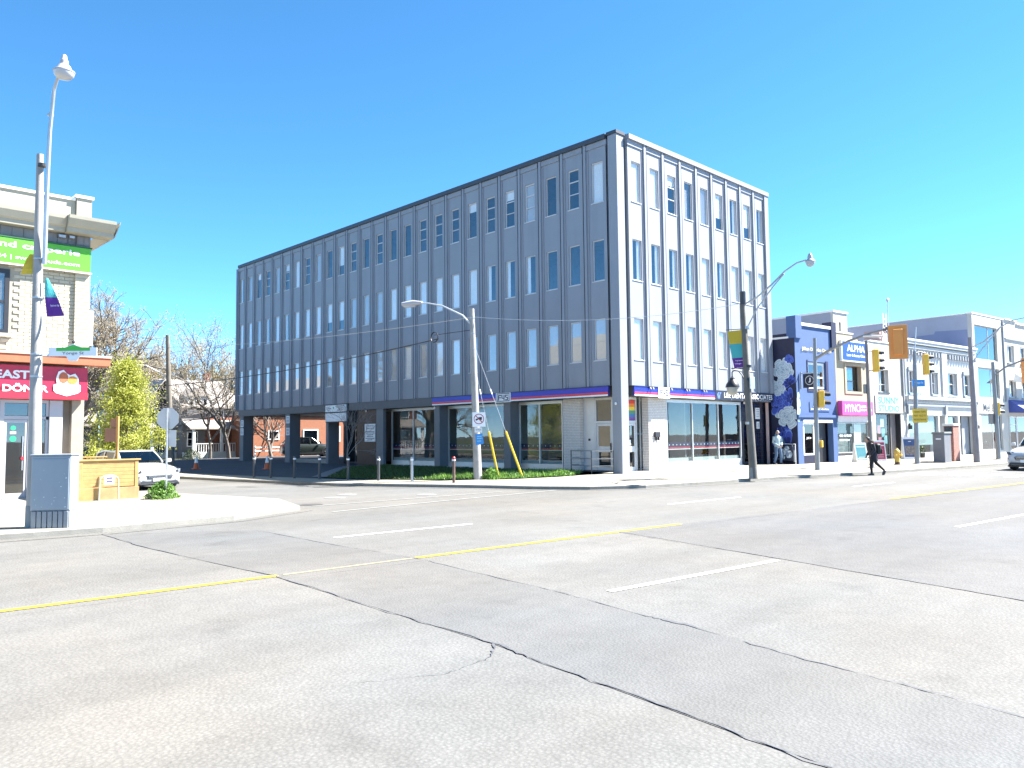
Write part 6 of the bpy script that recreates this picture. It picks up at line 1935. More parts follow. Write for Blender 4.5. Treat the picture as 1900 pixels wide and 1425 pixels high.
# ------------------------------------------------------------------ houses on the side street
HB = M('house_brick', (.22, .085, .055), .85, .14, 5, .2, 60)
HROOF = M('house_shingle', (.30, .27, .245), .9, .12, 4, .3, 30)
HDARK = M('house_dark_trim', (.03, .03, .035), .7, .2)
def gable_house(name, label, x0, x1, y0, y1, ze, zr, wallm, roofm, gabm, wins, porch=None, chimney=None, side=False, lower=None):
    # ridge runs back along y, gable towards the street
    t = thing(name, label, 'house', ((x0 + x1) / 2, y0, -.1))
    mb = MB(); mb.box(x0, x1, y0, y1, -.2, ze); mb.build('wall', wallm, t)
    xm = (x0 + x1) / 2
    if not side:
        mb = MB(); mb.prism([(x0, y0 + .02, ze), (x1, y0 + .02, ze), (xm, y0 + .02, zr - .15)], (0, .1, 0)); mb.build('gable', gabm, t)
        for s_ in (-1, 1):
            xe = x0 - .35 if s_ < 0 else x1 + .35
            sl = (zr - ze) / (xm - x0)
            mb = MB(); mb.prism([(xe, y0 - .45, ze - .35 * sl), (xm, y0 - .45, zr), (xm, y0 - .45, zr + .12), (xe, y0 - .45, ze - .35 * sl + .12)], (0, y1 - y0 + .6, 0)); mb.build('roof', roofm, t)
    else:
        ym = (y0 + y1) / 2
        for ya, yb in ((y0 - .45, ym), (y1 + .45, ym)):
            mb = MB(); mb.prism([(x0 - .3, ya, ze - .12), (x0 - .3, yb, zr), (x0 - .3, yb, zr + .14), (x0 - .3, ya, ze + .02)], (x1 - x0 + .6, 0, 0)); mb.build('roof', roofm, t)
        for xa in (x0, x1 - .1):
            mb = MB(); mb.prism([(xa, y0, ze), (xa, y1, ze), (xa, ym, zr - .1)], (.1, 0, 0)); mb.build('gable', gabm, t)
        mb = MB(); mb.box(x0 + .4, x0 + 2.4, y0 - .1, ym, ze - .6, ze + 1.0); dm = mb.build('dormer', OFFWHITE, t)
        mb = MB(); mb.prism([(x0 + .2, y0 - .3, ze + .95), (x0 + 2.6, y0 - .3, ze + .95), (x0 + 1.4, y0 - .3, ze + 1.75)], (0, ym - y0, 0)); mb.build('roof', roofm, dm)
        for q in (x0 + .55, x0 + 1.15, x0 + 1.75):
            mb = MB(); mb.box(q, q + .45, y0 - .13, y0 - .101, ze - .35, ze + .75); w = mb.build('window', WHITE, dm)
            mb = MB(); mb.box(q + .07, q + .38, y0 - .138, y0 - .131, ze - .28, ze + .68)
            o = mb.build('pane', GLASS('house_glass', (.08, .09, .1), .1, 1.2), dm)
    if lower:
        mb = MB(); mb.box(*lower); mb.build('brick_base', HB, t)
    for a, b_, c, e in wins:
        mb = MB()
        for q in ((a - .08, a, c - .08, e + .08), (b_, b_ + .08, c - .08, e + .08), (a, b_, c - .08, c), (a, b_, e, e + .08), (a, b_, (c + e) / 2 - .03, (c + e) / 2 + .03)):
            mb.box(q[0], q[1], y0 - .06, y0 - .002, q[2], q[3])
        w = mb.build('window', WHITE, t)
        mb = MB(); mb.box(a, b_, y0 - .03, y0 - .025, c, e); mb.build('pane', GLASS('house_glass', (.08, .09, .1), .1, 1.2), w)
    if porch:
        pz, pd = porch
        mb = MB(); mb.prism([(x0 - .1, y0 - pd, pz), (x1 + .1, y0 - pd, pz), (x1 + .1, y0 - .01, pz + .75), (x0 - .1, y0 - .01, pz + .75)], (0, 0, .12)); mb.build('porch_roof', roofm, t)
        mb = MB(); mb.box(x0 + .05, x1 - .05, y0 - pd + .1, y0 - .01, -.1, .45); mb.build('porch_floor', OFFWHITE, t)
        for x in (x0 + .2, xm, x1 - .35):
            mb = MB(); mb.bbox(x, x + .22, y0 - pd + .12, y0 - pd + .34, .45, pz - .01, .01); mb.build('porch_post', WHITE, t)
        x = x0 + .3
        while x < x1 - .3:
            mb = MB(); mb.box(x, x + .05, y0 - pd + .18, y0 - pd + .22, .45, 1.15); mb.build('baluster', OFFWHITE, t)
            x += .22
        mb = MB(); mb.box(x0 + .2, x1 - .2, y0 - pd + .15, y0 - pd + .25, 1.151, 1.22); mb.build('handrail', OFFWHITE, t)
    if chimney:
        mb = MB(); mb.bbox(*chimney, .01); mb.build('chimney', HB, t)
    return t
gable_house('gabled_house', 'dark gabled house with pale shingle roof left of the utility pole', -.9, 2.7, 53, 64, 4.45, 6.95, HDARK, HROOF, HDARK, [(-.3, .5, 1.2, 2.5), (1.2, 2.0, 1.2, 2.5), (.3, 1.4, 3.2, 4.3)], (2.6, 1.9))
gable_house('white_house', 'white house with dormer windows and dark porch roof beside the bare trees', 1.5, 6.9, 50, 60, 4.5, 7.1, M('house_grey', (.16, .16, .17), .8, .1), HROOF, OFFWHITE, [(4.4, 5.2, 3.0, 4.2), (2.0, 2.8, 1.0, 2.2)], (2.45, 2.0), (5.6, 6.1, 55, 55.6, 6, 8.0), True, (3.6, 6.95, 49.95, 50.5, -.1, 3.6))
gable_house('rear_house', 'pale house partly hidden behind the spring tree', -13.0, -8.0, 41, 52, 4.6, 7.0, M('house_grey', (0, 0, 0)), HROOF, OFFWHITE, [(-12.2, -11.2, 2.9, 4.2), (-10.2, -9.2, 2.9, 4.2), (-12.2, -11, .9, 2.2)], (2.6, 1.6))
gable_house('far_house', 'brick house far behind at the left', -21.5, -15.0, 44, 55, 4.8, 7.2, HB, HROOF, OFFWHITE, [(-20.5, -19.3, 2.9, 4.2), (-17.5, -16.3, 2.9, 4.2), (-20.5, -19.3, .8, 2.2)], (2.5, 1.6))
# sunlit brick building behind the car park
t = thing('brick_building', 'sunlit orange brick building seen through the open ground floor', 'building', (9, 46, -.1))
mb = MB(); mb.box(5.6, 24, 46, 49, -.2, 3.7); mb.build('wall', M('orange_brick', (.24, .095, .05), .85, .12, 5, .2, 60), t)
mb = MB(); mb.box(5.4, 24.2, 45.8, 49.2, 3.701, 3.85); mb.build('roof', HROOF, t)
for a, b_, c, e in ((7.7, 8.6, 1.55, 2.2), (11.2, 12.6, 1.0, 2.3), (14.2, 15.0, 1.3, 2.6)):
    mb = MB()
    for q in ((a - .1, a, c - .1, e + .1), (b_, b_ + .1, c - .1, e + .1), (a, b_, c - .1, c), (a, b_, e, e + .1)):
        mb.box(q[0], q[1], 45.93, 45.998, q[2], q[3])
    w = mb.build('window', WHITE, t)
    mb = MB(); mb.box(a, b_, 45.96, 45.965, c, e); mb.build('pane', GLASS('house_glass', (0, 0, 0)), w)
t = thing('rail_fence', 'pale two-rail fence in front of the orange brick building', 'fence', (10, 45.2, -.05))
for z in (.45, .75):
    mb = MB(); mb.box(6, 14, 45.18, 45.24, z, z + .1); mb.build('rail', OFFWHITE, t)
for k in range(6):
    mb = MB(); mb.box(6 + k * 1.55, 6.1 + k * 1.55, 45.25, 45.35, -.05, .95); mb.build('post', OFFWHITE, t)

# ------------------------------------------------------------------ vehicles
TYRE = M('tyre', (.018, .018, .019), .8, .2, 20)
RIM = M('rim_alloy', (.38, .38, .39), .3, .06, metal=.8)
CARG = GLASS('car_glass', (.10, .115, .125), .10, 1.0)
HLG = M('headlamp_glass', (.14, .15, .17), .12, .3, 20)
CHR = M('chrome', (.55, .56, .57), .15, .05, metal=.9)
REDL = M('tail_lamp', (.32, .01, .02), .2, .1)
def car(name, label, loc, rz, paint, L=4.6, W=1.9, H=1.62, style='suv'):
    # local: +x is the front, z up from the road
    t = thing(name, label, 'car', loc, rz)
    hw = W / 2
    # stations: x, half width, underside, shoulder height, deck height (bonnet or boot)
    st = [(.5, .72, .38, .58, .62), (.485, .84, .26, .66, .74), (.46, .92, .22, .74, .86), (.40, .975, .20, .82, .95), (.28, 1, .20, .90, 1.03), (.20, 1, .20, .93, 1.08), (.0, 1, .20, .96, 1.10), (-.2, 1, .20, .98, 1.12), (-.38, .98, .22, 1.0, 1.13), (-.46, .95, .26, .98, 1.10), (-.49, .90, .34, .86, .98), (-.5, .82, .42, .70, .78)]
    V, F = [], []
    k = H / 1.62
    for x, w, zb, zs, zd in st:
        ww = hw * w
        ring = [(0, zd), (ww * .55, zd), (ww * .82, zd - .035), (ww * .95, zs), (ww * 1.0, zs * .72), (ww * .99, zs * .5), (ww * .95, zb + .05), (ww * .7, zb), (0, zb)]
        V.append([(x * L, y, z * k) for y, z in ring])
    n = len(V[0])
    mb = MB()
    for sgn in (1, -1):
        b0 = len(mb.v)
        vs = [(x, y * sgn, z) for r in V for x, y, z in r]
        fs = []
        for i in range(len(V) - 1):
            for j in range(n - 1):
                fs.append((i * n + j, (i + 1) * n + j, (i + 1) * n + j + 1, i * n + j + 1))
        fs.append(tuple(range(n))); fs.append(tuple((len(V) - 1) * n + j for j in range(n)))
        mb.idx(vs, fs)
    body = mb.build('body', paint, t, smooth=True, local=True)
    # cabin: roof shell with glass all round
    rf = [(.22, .80, 1.06), (.17, .80, 1.16), (.04, .74, 1.55), (-.05, .73, 1.61), (-.25, .72, 1.60), (-.36, .71, 1.53), (-.45, .74, 1.12)]
    mb, gl = MB(), MB()
    zb = 1.07
    def P(i, s_, top=True):
        x, w, z = rf[i]
        return (x * L, s_ * hw * w, z * k)
    for i in range(len(rf) - 1):
        a, b_ = rf[i], rf[i + 1]
        tgt = mb if 2 <= i <= 4 else gl
        if i == 0:
            continue
        tgt.face([P(i, -1), P(i, 1), P(i + 1, 1), P(i + 1, -1)])
    for s_ in (-1, 1):
        pts = [(rf[1][0] * L, s_ * hw * .86, zb * k)] + [(x * L, s_ * hw * w, (z - .05) * k) for x, w, z in rf[2:6]] + [(-.45 * L, s_ * hw * .86, zb * k)]
        gl.face(pts)
        for xa in (.02, -.2, -.36):
            mb.prism([(xa * L, s_ * hw * .90, (zb - .02) * k), ((xa - .018) * L, s_ * hw * .90, (zb - .02) * k), ((xa - .018) * L - .05, s_ * hw * .735, 1.56 * k), (xa * L - .05, s_ * hw * .735, 1.56 * k)], (0, s_ * .012, 0))
        mb.tube([(rf[1][0] * L, s_ * hw * .84, 1.09 * k), (rf[2][0] * L, s_ * hw * .745, 1.54 * k), (rf[4][0] * L, s_ * hw * .725, 1.595 * k), (rf[5][0] * L, s_ * hw * .72, 1.52 * k), (rf[6][0] * L, s_ * hw * .80, 1.1 * k)], .035, 6)
    mb.build('roof', paint, t, smooth=False, local=True)
    gl.build('glasshouse', CARG, t, local=True)
    ib = MB(); ib.box(-.42 * L, .14 * L, -hw * .7, hw * .7, .6 * k, 1.08 * k); ib.box(.0, .02 * L, -hw * .6, -hw * .15, 1.08 * k, 1.35 * k); ib.box(.0, .02 * L, hw * .15, hw * .6, 1.08 * k, 1.35 * k); ib.build('cabin_interior', BLACK, t, local=True)
    for s_ in (-1, 1):
        mb = MB(); mb.bbox(.165 * L, .20 * L, s_ * hw * 1.0 if s_ > 0 else -hw * 1.0 - .16, s_ * hw * 1.0 + .16 if s_ > 0 else -hw * 1.0, 1.08 * k, 1.24 * k, .03); mb.build('mirror', paint, t, local=True)
        for xw in (.31, -.30):
            R_ = .36
            mb = MB(); mb.lathe([(R_ * .62, -.12), (R_ * .95, -.12), (R_, -.07), (R_, .07), (R_ * .95, .12), (R_ * .62, .12)], (xw * L, s_ * (hw - .11), R_), 20, (0, 1, 0)); w = mb.build('wheel', TYRE, t, smooth=True, local=True)
            mb = MB()
            mb.lathe([(R_ * .6, .10), (R_ * .6, .125), (R_ * .5, .10), (.05, .105)], (xw * L, s_ * (hw - .11), R_), 20, (0, s_, 0))
            for q in range(5):
                a = 2 * pi * q / 5
                mb.tube([(xw * L, s_ * (hw + .018), R_), (xw * L + R_ * .58 * cos(a), s_ * (hw + .018), R_ + R_ * .58 * sin(a))], [.045, .03], 5)
            mb.build('rim', RIM, w, smooth=True, local=True)
            mb = MB()
            pts = [(xw * L + (R_ + .06) * cos(pi * j / 12), s_ * (hw + .002), R_ + (R_ + .06) * sin(pi * j / 12)) for j in range(13)]
            mb.tube(pts, .035, 5); mb.build('wheel_arch', DARK, t, smooth=True, local=True)
        mb = MB(); mb.prism([(.482 * L, s_ * hw * .52, .66 * k), (.474 * L, s_ * hw * .86, .70 * k), (.440 * L, s_ * hw * .95, .83 * k), (.462 * L, s_ * hw * .60, .82 * k)], (.03, s_ * .016, .008)); hl_ = mb.build('headlight', HLG, t, local=True)
        mb = MB(); mb.lathe([(.05, 0), (.05, .02)], (.475 * L + .03, s_ * hw * .74, .745 * k), 10, (1, 0, 0)); mb.build('lamp_lens', DARK, hl_, local=True)
        mb = MB(); mb.prism([(.497 * L, s_ * hw * .52, .42 * k), (.487 * L, s_ * hw * .80, .44 * k), (.486 * L, s_ * hw * .82, .56 * k), (.496 * L, s_ * hw * .56, .54 * k)], (.012, 0, 0)); mb.build('bumper_intake', BLACK, t, local=True)
        mb = MB(); mb.prism([(-.485 * L, s_ * hw * .65, .84 * k), (-.475 * L, s_ * hw * .92, .86 * k), (-.47 * L, s_ * hw * .92, 1.0 * k), (-.485 * L, s_ * hw * .65, .98 * k)], (-.03, 0, 0)); mb.build('tail_light', REDL, t, local=True)
    mb = MB(); mb.prism([(.502 * L, -hw * .48, .46 * k), (.502 * L, hw * .48, .46 * k), (.497 * L, hw * .56, .60 * k), (.495 * L, hw * .44, .66 * k), (.495 * L, -hw * .44, .66 * k), (.497 * L, -hw * .56, .60 * k)], (.012, 0, 0)); g = mb.build('grille', BLACK, t, local=True)
    for q in range(3):
        mb = MB(); mb.box(.5025 * L + .008, .5025 * L + .02, -hw * .46, hw * .46, (.50 + q * .05) * k, (.515 + q * .05) * k); mb.build('grille_bar', CHR, g, local=True)
    mb = MB(); mb.box(.5 * L, .5 * L + .02, -hw * .75, hw * .75, .27 * k, .36 * k); mb.build('lower_bumper', DARK, t, local=True)
    mb = MB(); mb.bbox(.505 * L + .005, .505 * L + .02, -.26, .26, .36 * k, .48 * k, .004); mb.build('number_plate', WHITE, t, local=True)
    mb = MB(); mb.box(-.46 * L, .46 * L, -hw * .9, hw * .9, .16, .24); mb.build('underside', BLACK, t, local=True)
    return t
WPAINT = M('car_white', (.48, .49, .50), .25, .02, coat=1.0)
BPAINT = M('car_black', (.014, .015, .017), .25, .1, coat=1.0)
GPAINT = M('car_slate', (.045, .055, .07), .25, .08, coat=1.0)
HEAD = radians(-72)
car('parked_car', 'white SUV facing the street, parked beside the cedar patio', (-15.45, 11.6, RZ), radians(-85), WPAINT, 4.3, 1.82, 1.44)
car('parked_car', 'black SUV parked behind the white SUV on the side street', (-15.6, 18.6, RZ), HEAD, BPAINT, 4.4, 1.8, 1.52)
car('parked_car', 'dark slate car behind the patio, only its roof showing', (-18.4, 13.4, RZ + .1), HEAD, GPAINT, 4.2, 1.75, 1.28)
car('parked_car', 'dark green-black SUV under the open ground floor of the office building', (8.9, 41.2, -.05), radians(-18), M('car_green_black', (.02, .026, .024), .25, .1, coat=1.0), 4.6, 1.9, 1.75)
car('moving_car', 'white SUV entering the picture at the right edge of the street', (17.75, -11.2, RZ), radians(180 - 6), WPAINT, 4.7, 1.9, 1.66)

# ------------------------------------------------------------------ small street things on the right
t = thing('fire_hydrant', 'yellow fire hydrant on the sidewalk before the white shop', 'hydrant', (15.95, -5.16, -.09))
HYD = M('hydrant_yellow', (.52, .33, .06), .5, .08)
mb = MB(); mb.lathe([(.14, .16), (.13, .2), (.125, .62), (.16, .64), (.16, .68), (.13, .74), (.07, .82), (.03, .84), (.03, .88)], (15.95, -5.16, -.09), 14); mb.build('barrel', HYD, t, smooth=True)
mb = MB(); mb.lathe([(.15, 0), (.15, .05), (.12, .06), (.12, .16)], (15.95, -5.16, -.09), 14); mb.build('base', M('hydrant_black', (.06, .03, .02), .6, .2), t, smooth=True)
for d in ((1, 0, 0), (-1, 0, 0), (0, -1, 0)):
    mb = MB(); mb.lathe([(.06, .1), (.06, .19), (.075, .19), (.075, .23), (.03, .25)], (15.95, -5.16, .42), 10, d); mb.build('outlet', HYD, t, smooth=True)
def a_board(label, p, rz, colm, lines, w=.65, h=1.0, pict=None):
    t = thing('sandwich_board', label, 'sign', p, rz)
    for s_ in (-1, 1):
        tilt = .26 * s_
        mb = MB(); mb.prism([(-w / 2, tilt, 0), (w / 2, tilt, 0), (w / 2, tilt * .1, h), (-w / 2, tilt * .1, h)], (0, .025 * -s_, 0)); pn = mb.build('panel', WHITE, t, local=True)
        if s_ < 0:
            def q(u, v):
                return (u * w, -.26 + .234 * v - .004, v * h)
            mb = MB(); mb.face([q(-.42, .1), q(.42, .1), q(.42, .92), q(-.42, .92)]); ps = mb.build('poster', colm, pn, local=True)
            for (v, hh, ww) in lines:
                mb = MB(); mb.face([(x, y - .003, z) for x, y, z in (q(-ww, v), q(ww, v), q(ww, v + hh), q(-ww, v + hh))]); mb.build('print_line', WHITE, ps, local=True)
            if pict:
                mb = MB(); mb.face([(x, y - .003, z) for x, y, z in (q(-.36, .2), q(.36, .2), q(.36, .62), q(-.36, .62))]); mb.build('print_picture', pict, ps, local=True)
    mb = MB(); mb.box(-w / 2, w / 2, -.03, .03, h, h + .03); mb.build('hinge', WHITE, t, local=True)
p = S(4.9, -.75); a_board('white A-frame board with teal poster outside the cream shop', (p.x, p.y, -.04), RZS - .5, M('poster_turquoise', (.07, .26, .30), .6, .15, 8), [(.78, .03, .35), (.15, .05, .38), (.25, .02, .3)], .7, 1.05)
p = S(6.9, -.8); a_board('pink framed board outside the cream shop', (p.x, p.y, -.04), RZS - .75, M('poster_pink', (.42, .06, .11), .6, .08), [(.74, .05, .38), (.56, .03, .25), (.48, .03, .22), (.3, .015, .3), (.2, .015, .3)], .72, 1.15)
p = S(10.9, -.7); a_board('picture board outside the white shop door', (p.x, p.y, -.04), RZS - .75, M('poster_blue', (.06, .10, .22), .6, .3, 4), [(.8, .03, .1)], .85, 1.3, M('poster_photo', (.22, .19, .17), .6, .5, 9))
t = thing('news_box', 'tall grey street box in front of the Victorian shops', 'street box', (20.6, -5.9, -.09), RZS)
mb = MB(); mb.bbox(-.5, .35, -.3, .3, 0, 1.55, .02); mb.build('body', M('street_box_grey', (.16, .165, .18), .6, .06), t, local=True)
mb = MB(); mb.bbox(-.54, .39, -.34, .34, 1.55, 1.66, .02); mb.build('lid', M('street_box_lid', (.14, .15, .15), .6, .06), t, local=True)
mb = MB(); mb.bbox(-.515, -.501, -.22, .22, .75, 1.4, .005); mb.build('door', M('street_box_grey', (0, 0, 0)), t, local=True)
mb = MB(); mb.bbox(-.525, -.516, -.15, .12, 1.25, 1.32, .002); mb.build('label_plate', WHITE, t, local=True)
t = thing('kiosk_panel', 'red brick-patterned kiosk panel beside the grey street box', 'kiosk', (22.2, -5.9, -.09), RZS)
mb = MB(); mb.bbox(-.4, .4, -.25, .25, 0, 2.0, .02); mb.build('body', M('kiosk_red', (.30, .14, .11), .8, .5, 14), t, local=True)
mb = MB(); mb.bbox(-.46, .46, -.3, .3, 2.0, 2.12, .02); mb.build('cap', OFFWHITE, t, local=True)
mb = MB(); mb.bbox(-.42, -.401, -.2, .2, 1.5, 1.95, .004); mb.build('screen', M('kiosk_screen', (.03, .05, .06), .2, .4, 6), t, local=True)
for k, u in enumerate((12.7, 13.4)):
    p = S(u, -.35)
    t = thing('planter', 'small potted plant at the Victorian shop, %s one' % ('left' if k == 0 else 'right'), 'planter', (p.x, p.y, -.03), 0, 'pots at the Victorian shop')
    mb = MB(); mb.lathe([(.13, 0), (.17, .3), (.18, .3)], (p.x, p.y, -.03), 12); mb.build('pot', DARK, t, smooth=True)
    rr = random.Random(70 + k); mb = MB()
    for j in range(160):
        leafquad(mb, (p.x + rr.gauss(0, .1), p.y + rr.gauss(0, .1), .3 + rr.random() * .45), .05, rr)
    mb.build('foliage', LEAF('hedge_leaves', [(0, 0, 0)] * 2), t)
# red jacket on a stand outside the awning shop
p = S(29.9, -1.0)
t = thing('clothes_stand', 'red jacket displayed on a stand outside the awning shop', 'clothes stand', (p.x, p.y, -.03), RZS)
mb = MB(); mb.tube([(0, 0, 0), (0, 0, 1.75)], .025, 6); mb.tube([(-.3, 0, 0), (.3, 0, 0)], .02, 6); mb.tube([(0, -.3, 0), (0, .3, 0)], .02, 6); mb.build('stand', DARK, t, local=True)
mb = MB(); mb.prism([(-.3, -.14, .75), (.3, -.14, .75), (.28, -.14, 1.2), (.5, -.1, .85), (.58, -.1, .95), (.35, -.12, 1.55), (.1, -.1, 1.62), (-.1, -.1, 1.62), (-.35, -.12, 1.55), (-.58, -.1, .95), (-.5, -.1, .85), (-.28, -.14, 1.2)], (0, .26, 0)); mb.build('jacket', M('jacket_red', (.30, .02, .04), .8, .1), t, local=True)

# ------------------------------------------------------------------ people
SKIN = M('skin', (.36, .22, .16), .6, .06, 8)
def skinned(name, chains, parent, mat, sub_=2):
    # chains: lists of (point, radius) that share their first point with the root
    vs, es, rad = [], [], []
    key = {}
    for ch in chains:
        prev = None
        for p, r in ch:
            k = tuple(round(c, 4) for c in p)
            if k not in key:
                key[k] = len(vs); vs.append(p); rad.append(r)
            if prev is not None and prev != key[k]:
                es.append((prev, key[k]))
            prev = key[k]
    me = bpy.data.meshes.new(name)
    me.from_pydata(vs, es, [])
    ob = bpy.data.objects.new(name, me)
    COL.objects.link(ob)
    ob.parent = parent
    m1 = ob.modifiers.new('skin', 'SKIN'); m1.use_smooth_shade = True
    for i, r in enumerate(rad):
        sv = me.skin_vertices[0].data[i]
        sv.radius = (r, r) if not isinstance(r, tuple) else r
        sv.use_root = (i == 0)
    m2 = ob.modifiers.new('sub', 'SUBSURF'); m2.levels = sub_; m2.render_levels = sub_
    dg = bpy.context.evaluated_depsgraph_get()
    bpy.context.view_layer.update()
    ev = ob.evaluated_get(bpy.context.evaluated_depsgraph_get())
    nm = bpy.data.meshes.new_from_object(ev)
    ob.modifiers.clear()
    ob.data = nm
    nm.materials.clear(); nm.materials.append(mat)
    nm.polygons.foreach_set('use_smooth', [True] * len(nm.polygons))
    bpy.data.meshes.remove(me)
    return ob
def fingers(w, d, side):
    # five chains from a wrist point w along direction d
    d = Vector(d).normalized(); w = Vector(w)
    s_ = d.cross(Vector((1, 0, 0)))
    s_ = Vector((1, 0, 0)) if s_.length < .1 else d.cross(s_).normalized()
    palm = w + d * .05
    out = []
    for k, (o, L) in enumerate(((-.03, .07), (-.01, .085), (.01, .08), (.03, .062))):
        b_ = palm + s_ * o + d * .03
        out.append([(tuple(w), .022), (tuple(palm), .026), (tuple(b_), .010), (tuple(b_ + d * L * .5 + Vector((0, side * -.008, 0))), .009), (tuple(b_ + d * L + Vector((0, side * -.024, 0))), .008)])
    th = w + d * .03 + s_ * -.035
    out.append([(tuple(w), .022), (tuple(th), .012), (tuple(th + d * .04 + s_ * -.02), .010)])
    return out
def head(parent, c, f, hairm, hair, skin=SKIN, glasses=False):
    # head turned to local +x, tilted by f
    mb = MB()
    V, F = [], []
    n, m_ = 14, 12
    prof = []
    for i in range(m_ + 1):
        th = pi * i / m_
        z = .115 * cos(th)
        r = sin(th)
        for k in range(n):
            a = 2 * pi * k / n
            x, y = .098 * r * cos(a), .078 * r * sin(a)
            if z < -.02:
                q = min(1, (-z - .02) / .095)
                y *= 1 - .28 * q; x = x * (1 - .18 * q) + .012 * q
            if cos(a) > .93 and -.035 < z < .02:
                x += .016
            V.append((c[0] + x, c[1] + y, c[2] + z))
    for i in range(m_):
        for k in range(n):
            k2 = (k + 1) % n
            F.append((i * n + k, (i + 1) * n + k, (i + 1) * n + k2, i * n + k2))
    mb.idx(V, F)
    h = mb.build('head', skin, parent, smooth=True, local=True)
    for s_ in (-1, 1):
        mb = MB(); mb.lathe([(.022, -.006), (.026, 0), (.016, .010)], (c[0] - .005, c[1] + s_ * .078, c[2] - .005), 8, (0, s_, 0)); mb.build('ear', skin, h, smooth=True, local=True)
        mb = MB(); mb.lathe([(.011, 0), (.008, .005), (0, .007)], (c[0] + .087, c[1] + s_ * .03, c[2] + .012), 8, (1, 0, 0)); mb.build('eye', DARK, h, local=True)
    mb = MB(); mb.prism([(c[0] + .083, c[1] - .025, c[2] - .055), (c[0] + .083, c[1] + .025, c[2] - .055), (c[0] + .083, c[1] + .018, c[2] - .066), (c[0] + .083, c[1] - .018, c[2] - .066)], (.008, 0, 0)); mb.build('mouth', M('lips', (.25, .09, .08), .5, .1), h, local=True)
    if glasses:
        mb = MB(); mb.bbox(c[0] + .08, c[0] + .105, c[1] - .065, c[1] + .065, c[2] - .008, c[2] + .03, .006); mb.box(c[0], c[0] + .085, c[1] - .08, c[1] - .074, c[2] + .012, c[2] + .02); mb.box(c[0], c[0] + .085, c[1] + .074, c[1] + .08, c[2] + .012, c[2] + .02); mb.build('sunglasses', BLACK, h, local=True)
    if hair:
        mb = MB()
        V, F = [], []
        for i in range(8):
            th = pi * .62 * i / 7
            for k in range(n):
                a = 2 * pi * k / n
                cut = 1.0 if cos(a) < .35 else (.55 if th > .9 else 1.0)
                tt = min(th, .95) if cos(a) > .35 else th
                V.append((c[0] - .008 + .108 * hair * sin(tt) * cos(a), c[1] + .088 * hair * sin(tt) * sin(a), c[2] + .008 + .122 * cos(tt)))
        for i in range(7):
            for k in range(n):
                k2 = (k + 1) % n
                F.append((i * n + k, (i + 1) * n + k, (i + 1) * n + k2, i * n + k2))
        mb.idx(V, F)
        mb.build('hair', hairm, h, smooth=True, local=True)
    return h
def loft(name, rings, mat, parent, n=16):
    # rings: centre x, centre y, z, half depth, half width
    mb = MB()
    V, F = [], []
    for cx_, cy_, z, a, b_ in rings:
        for k in range(n):
            t_ = 2 * pi * k / n
            V.append((cx_ + a * cos(t_), cy_ + b_ * sin(t_), z))
    for i in range(len(rings) - 1):
        for k in range(n):
            k2 = (k + 1) % n
            F.append((i * n + k, i * n + k2, (i + 1) * n + k2, (i + 1) * n + k))
    F.append(tuple(range(n))[::-1]); F.append(tuple((len(rings) - 1) * n + k for k in range(n)))
    mb.idx(V, F)
    return mb.build(name, mat, parent, smooth=True, local=True)
def limb(name, pts, rad, mat, parent, n=10):
    mb = MB(); mb.tube(sub(pts, 1), rad, n); return mb.build(name, mat, parent, smooth=True, local=True)
def shoe(p, dz, ang, mat, parent):
    mb = MB()
    c_, s_ = cos(ang), sin(ang)
    def r(x, y, z):
        return (p[0] + x * c_ - z * s_, p[1] + y, p[2] + x * s_ + z * c_)
    prof = [(-.08, .03, .09), (-.09, .035, .0), (.04, .045, .0), (.16, .035, .0), (.18, .02, .03), (.12, .035, .065), (.03, .035, .10)]
    a = [r(x, w, z) for x, w, z in prof]; b_ = [r(x, -w, z) for x, w, z in prof]
    n = len(prof)
    mb.idx(a + b_, [tuple(range(n)), tuple(range(n, 2 * n))[::-1]] + [(i, (i + 1) % n, n + (i + 1) % n, n + i) for i in range(n)])
    return mb.build('shoe', mat, parent, local=True)
def make_person(name, label, loc, rz, J, scale=1.0):
    t = thing(name, label, 'person', loc, rz)
    t.scale = (scale,) * 3
    ch = [[(J['pelvis'], .11), (J['waist'], .10), (J['chest'], .125), (J['neck'], .05), (J['skull'], .06)]]
    for s_, k in ((1, 'l'), (-1, 'r')):
        ch.append([(J['pelvis'], .11), (J['hip' + k], .085), (J['knee' + k], .052), (J['ankle' + k], .034), (J['toe' + k], .028)])
        ch.append([(J['chest'], .125), (J['sh' + k], .055), (J['el' + k], .038), (J['wr' + k], .024)])
        for f in fingers(J['wr' + k], Vector(J['wr' + k]) - Vector(J['el' + k]), s_):
            ch.append(f)
    skinned('body', ch, t, SKIN, 1)
    return t
# woman walking left in a dark parka with a backpack
W = dict(pelvis=(-.12, 0, .90), waist=(-.09, 0, 1.05), chest=(-.03, 0, 1.24), neck=(.03, 0, 1.40), skull=(.06, 0, 1.46), hipl=(-.11, .09, .84), kneel=(.02, .09, .47), anklel=(.0, .09, .09), toel=(.13, .09, .03), hipr=(-.14, -.09, .84), kneer=(-.30, -.09, .50), ankler=(-.62, -.09, .20), toer=(-.66, -.09, .06),
         shl=(-.03, .19, 1.33), ell=(-.08, .25, 1.07), wrl=(.08, .22, .86), shr=(-.03, -.19, 1.33), elr=(-.10, -.24, 1.07), wrr=(.02, -.24, .84))
FACE_L = atan2(.70, -.715)
PARKA = M('parka_navy', (.012, .014, .022), .8, .2, 8)
LEG = M('leggings_black', (.010, .010, .012), .8, .2)
pw = make_person('person', 'person in dark parka and black leggings walking left across the street', (8.0, -6.9, RZ), FACE_L, W, 1.0)
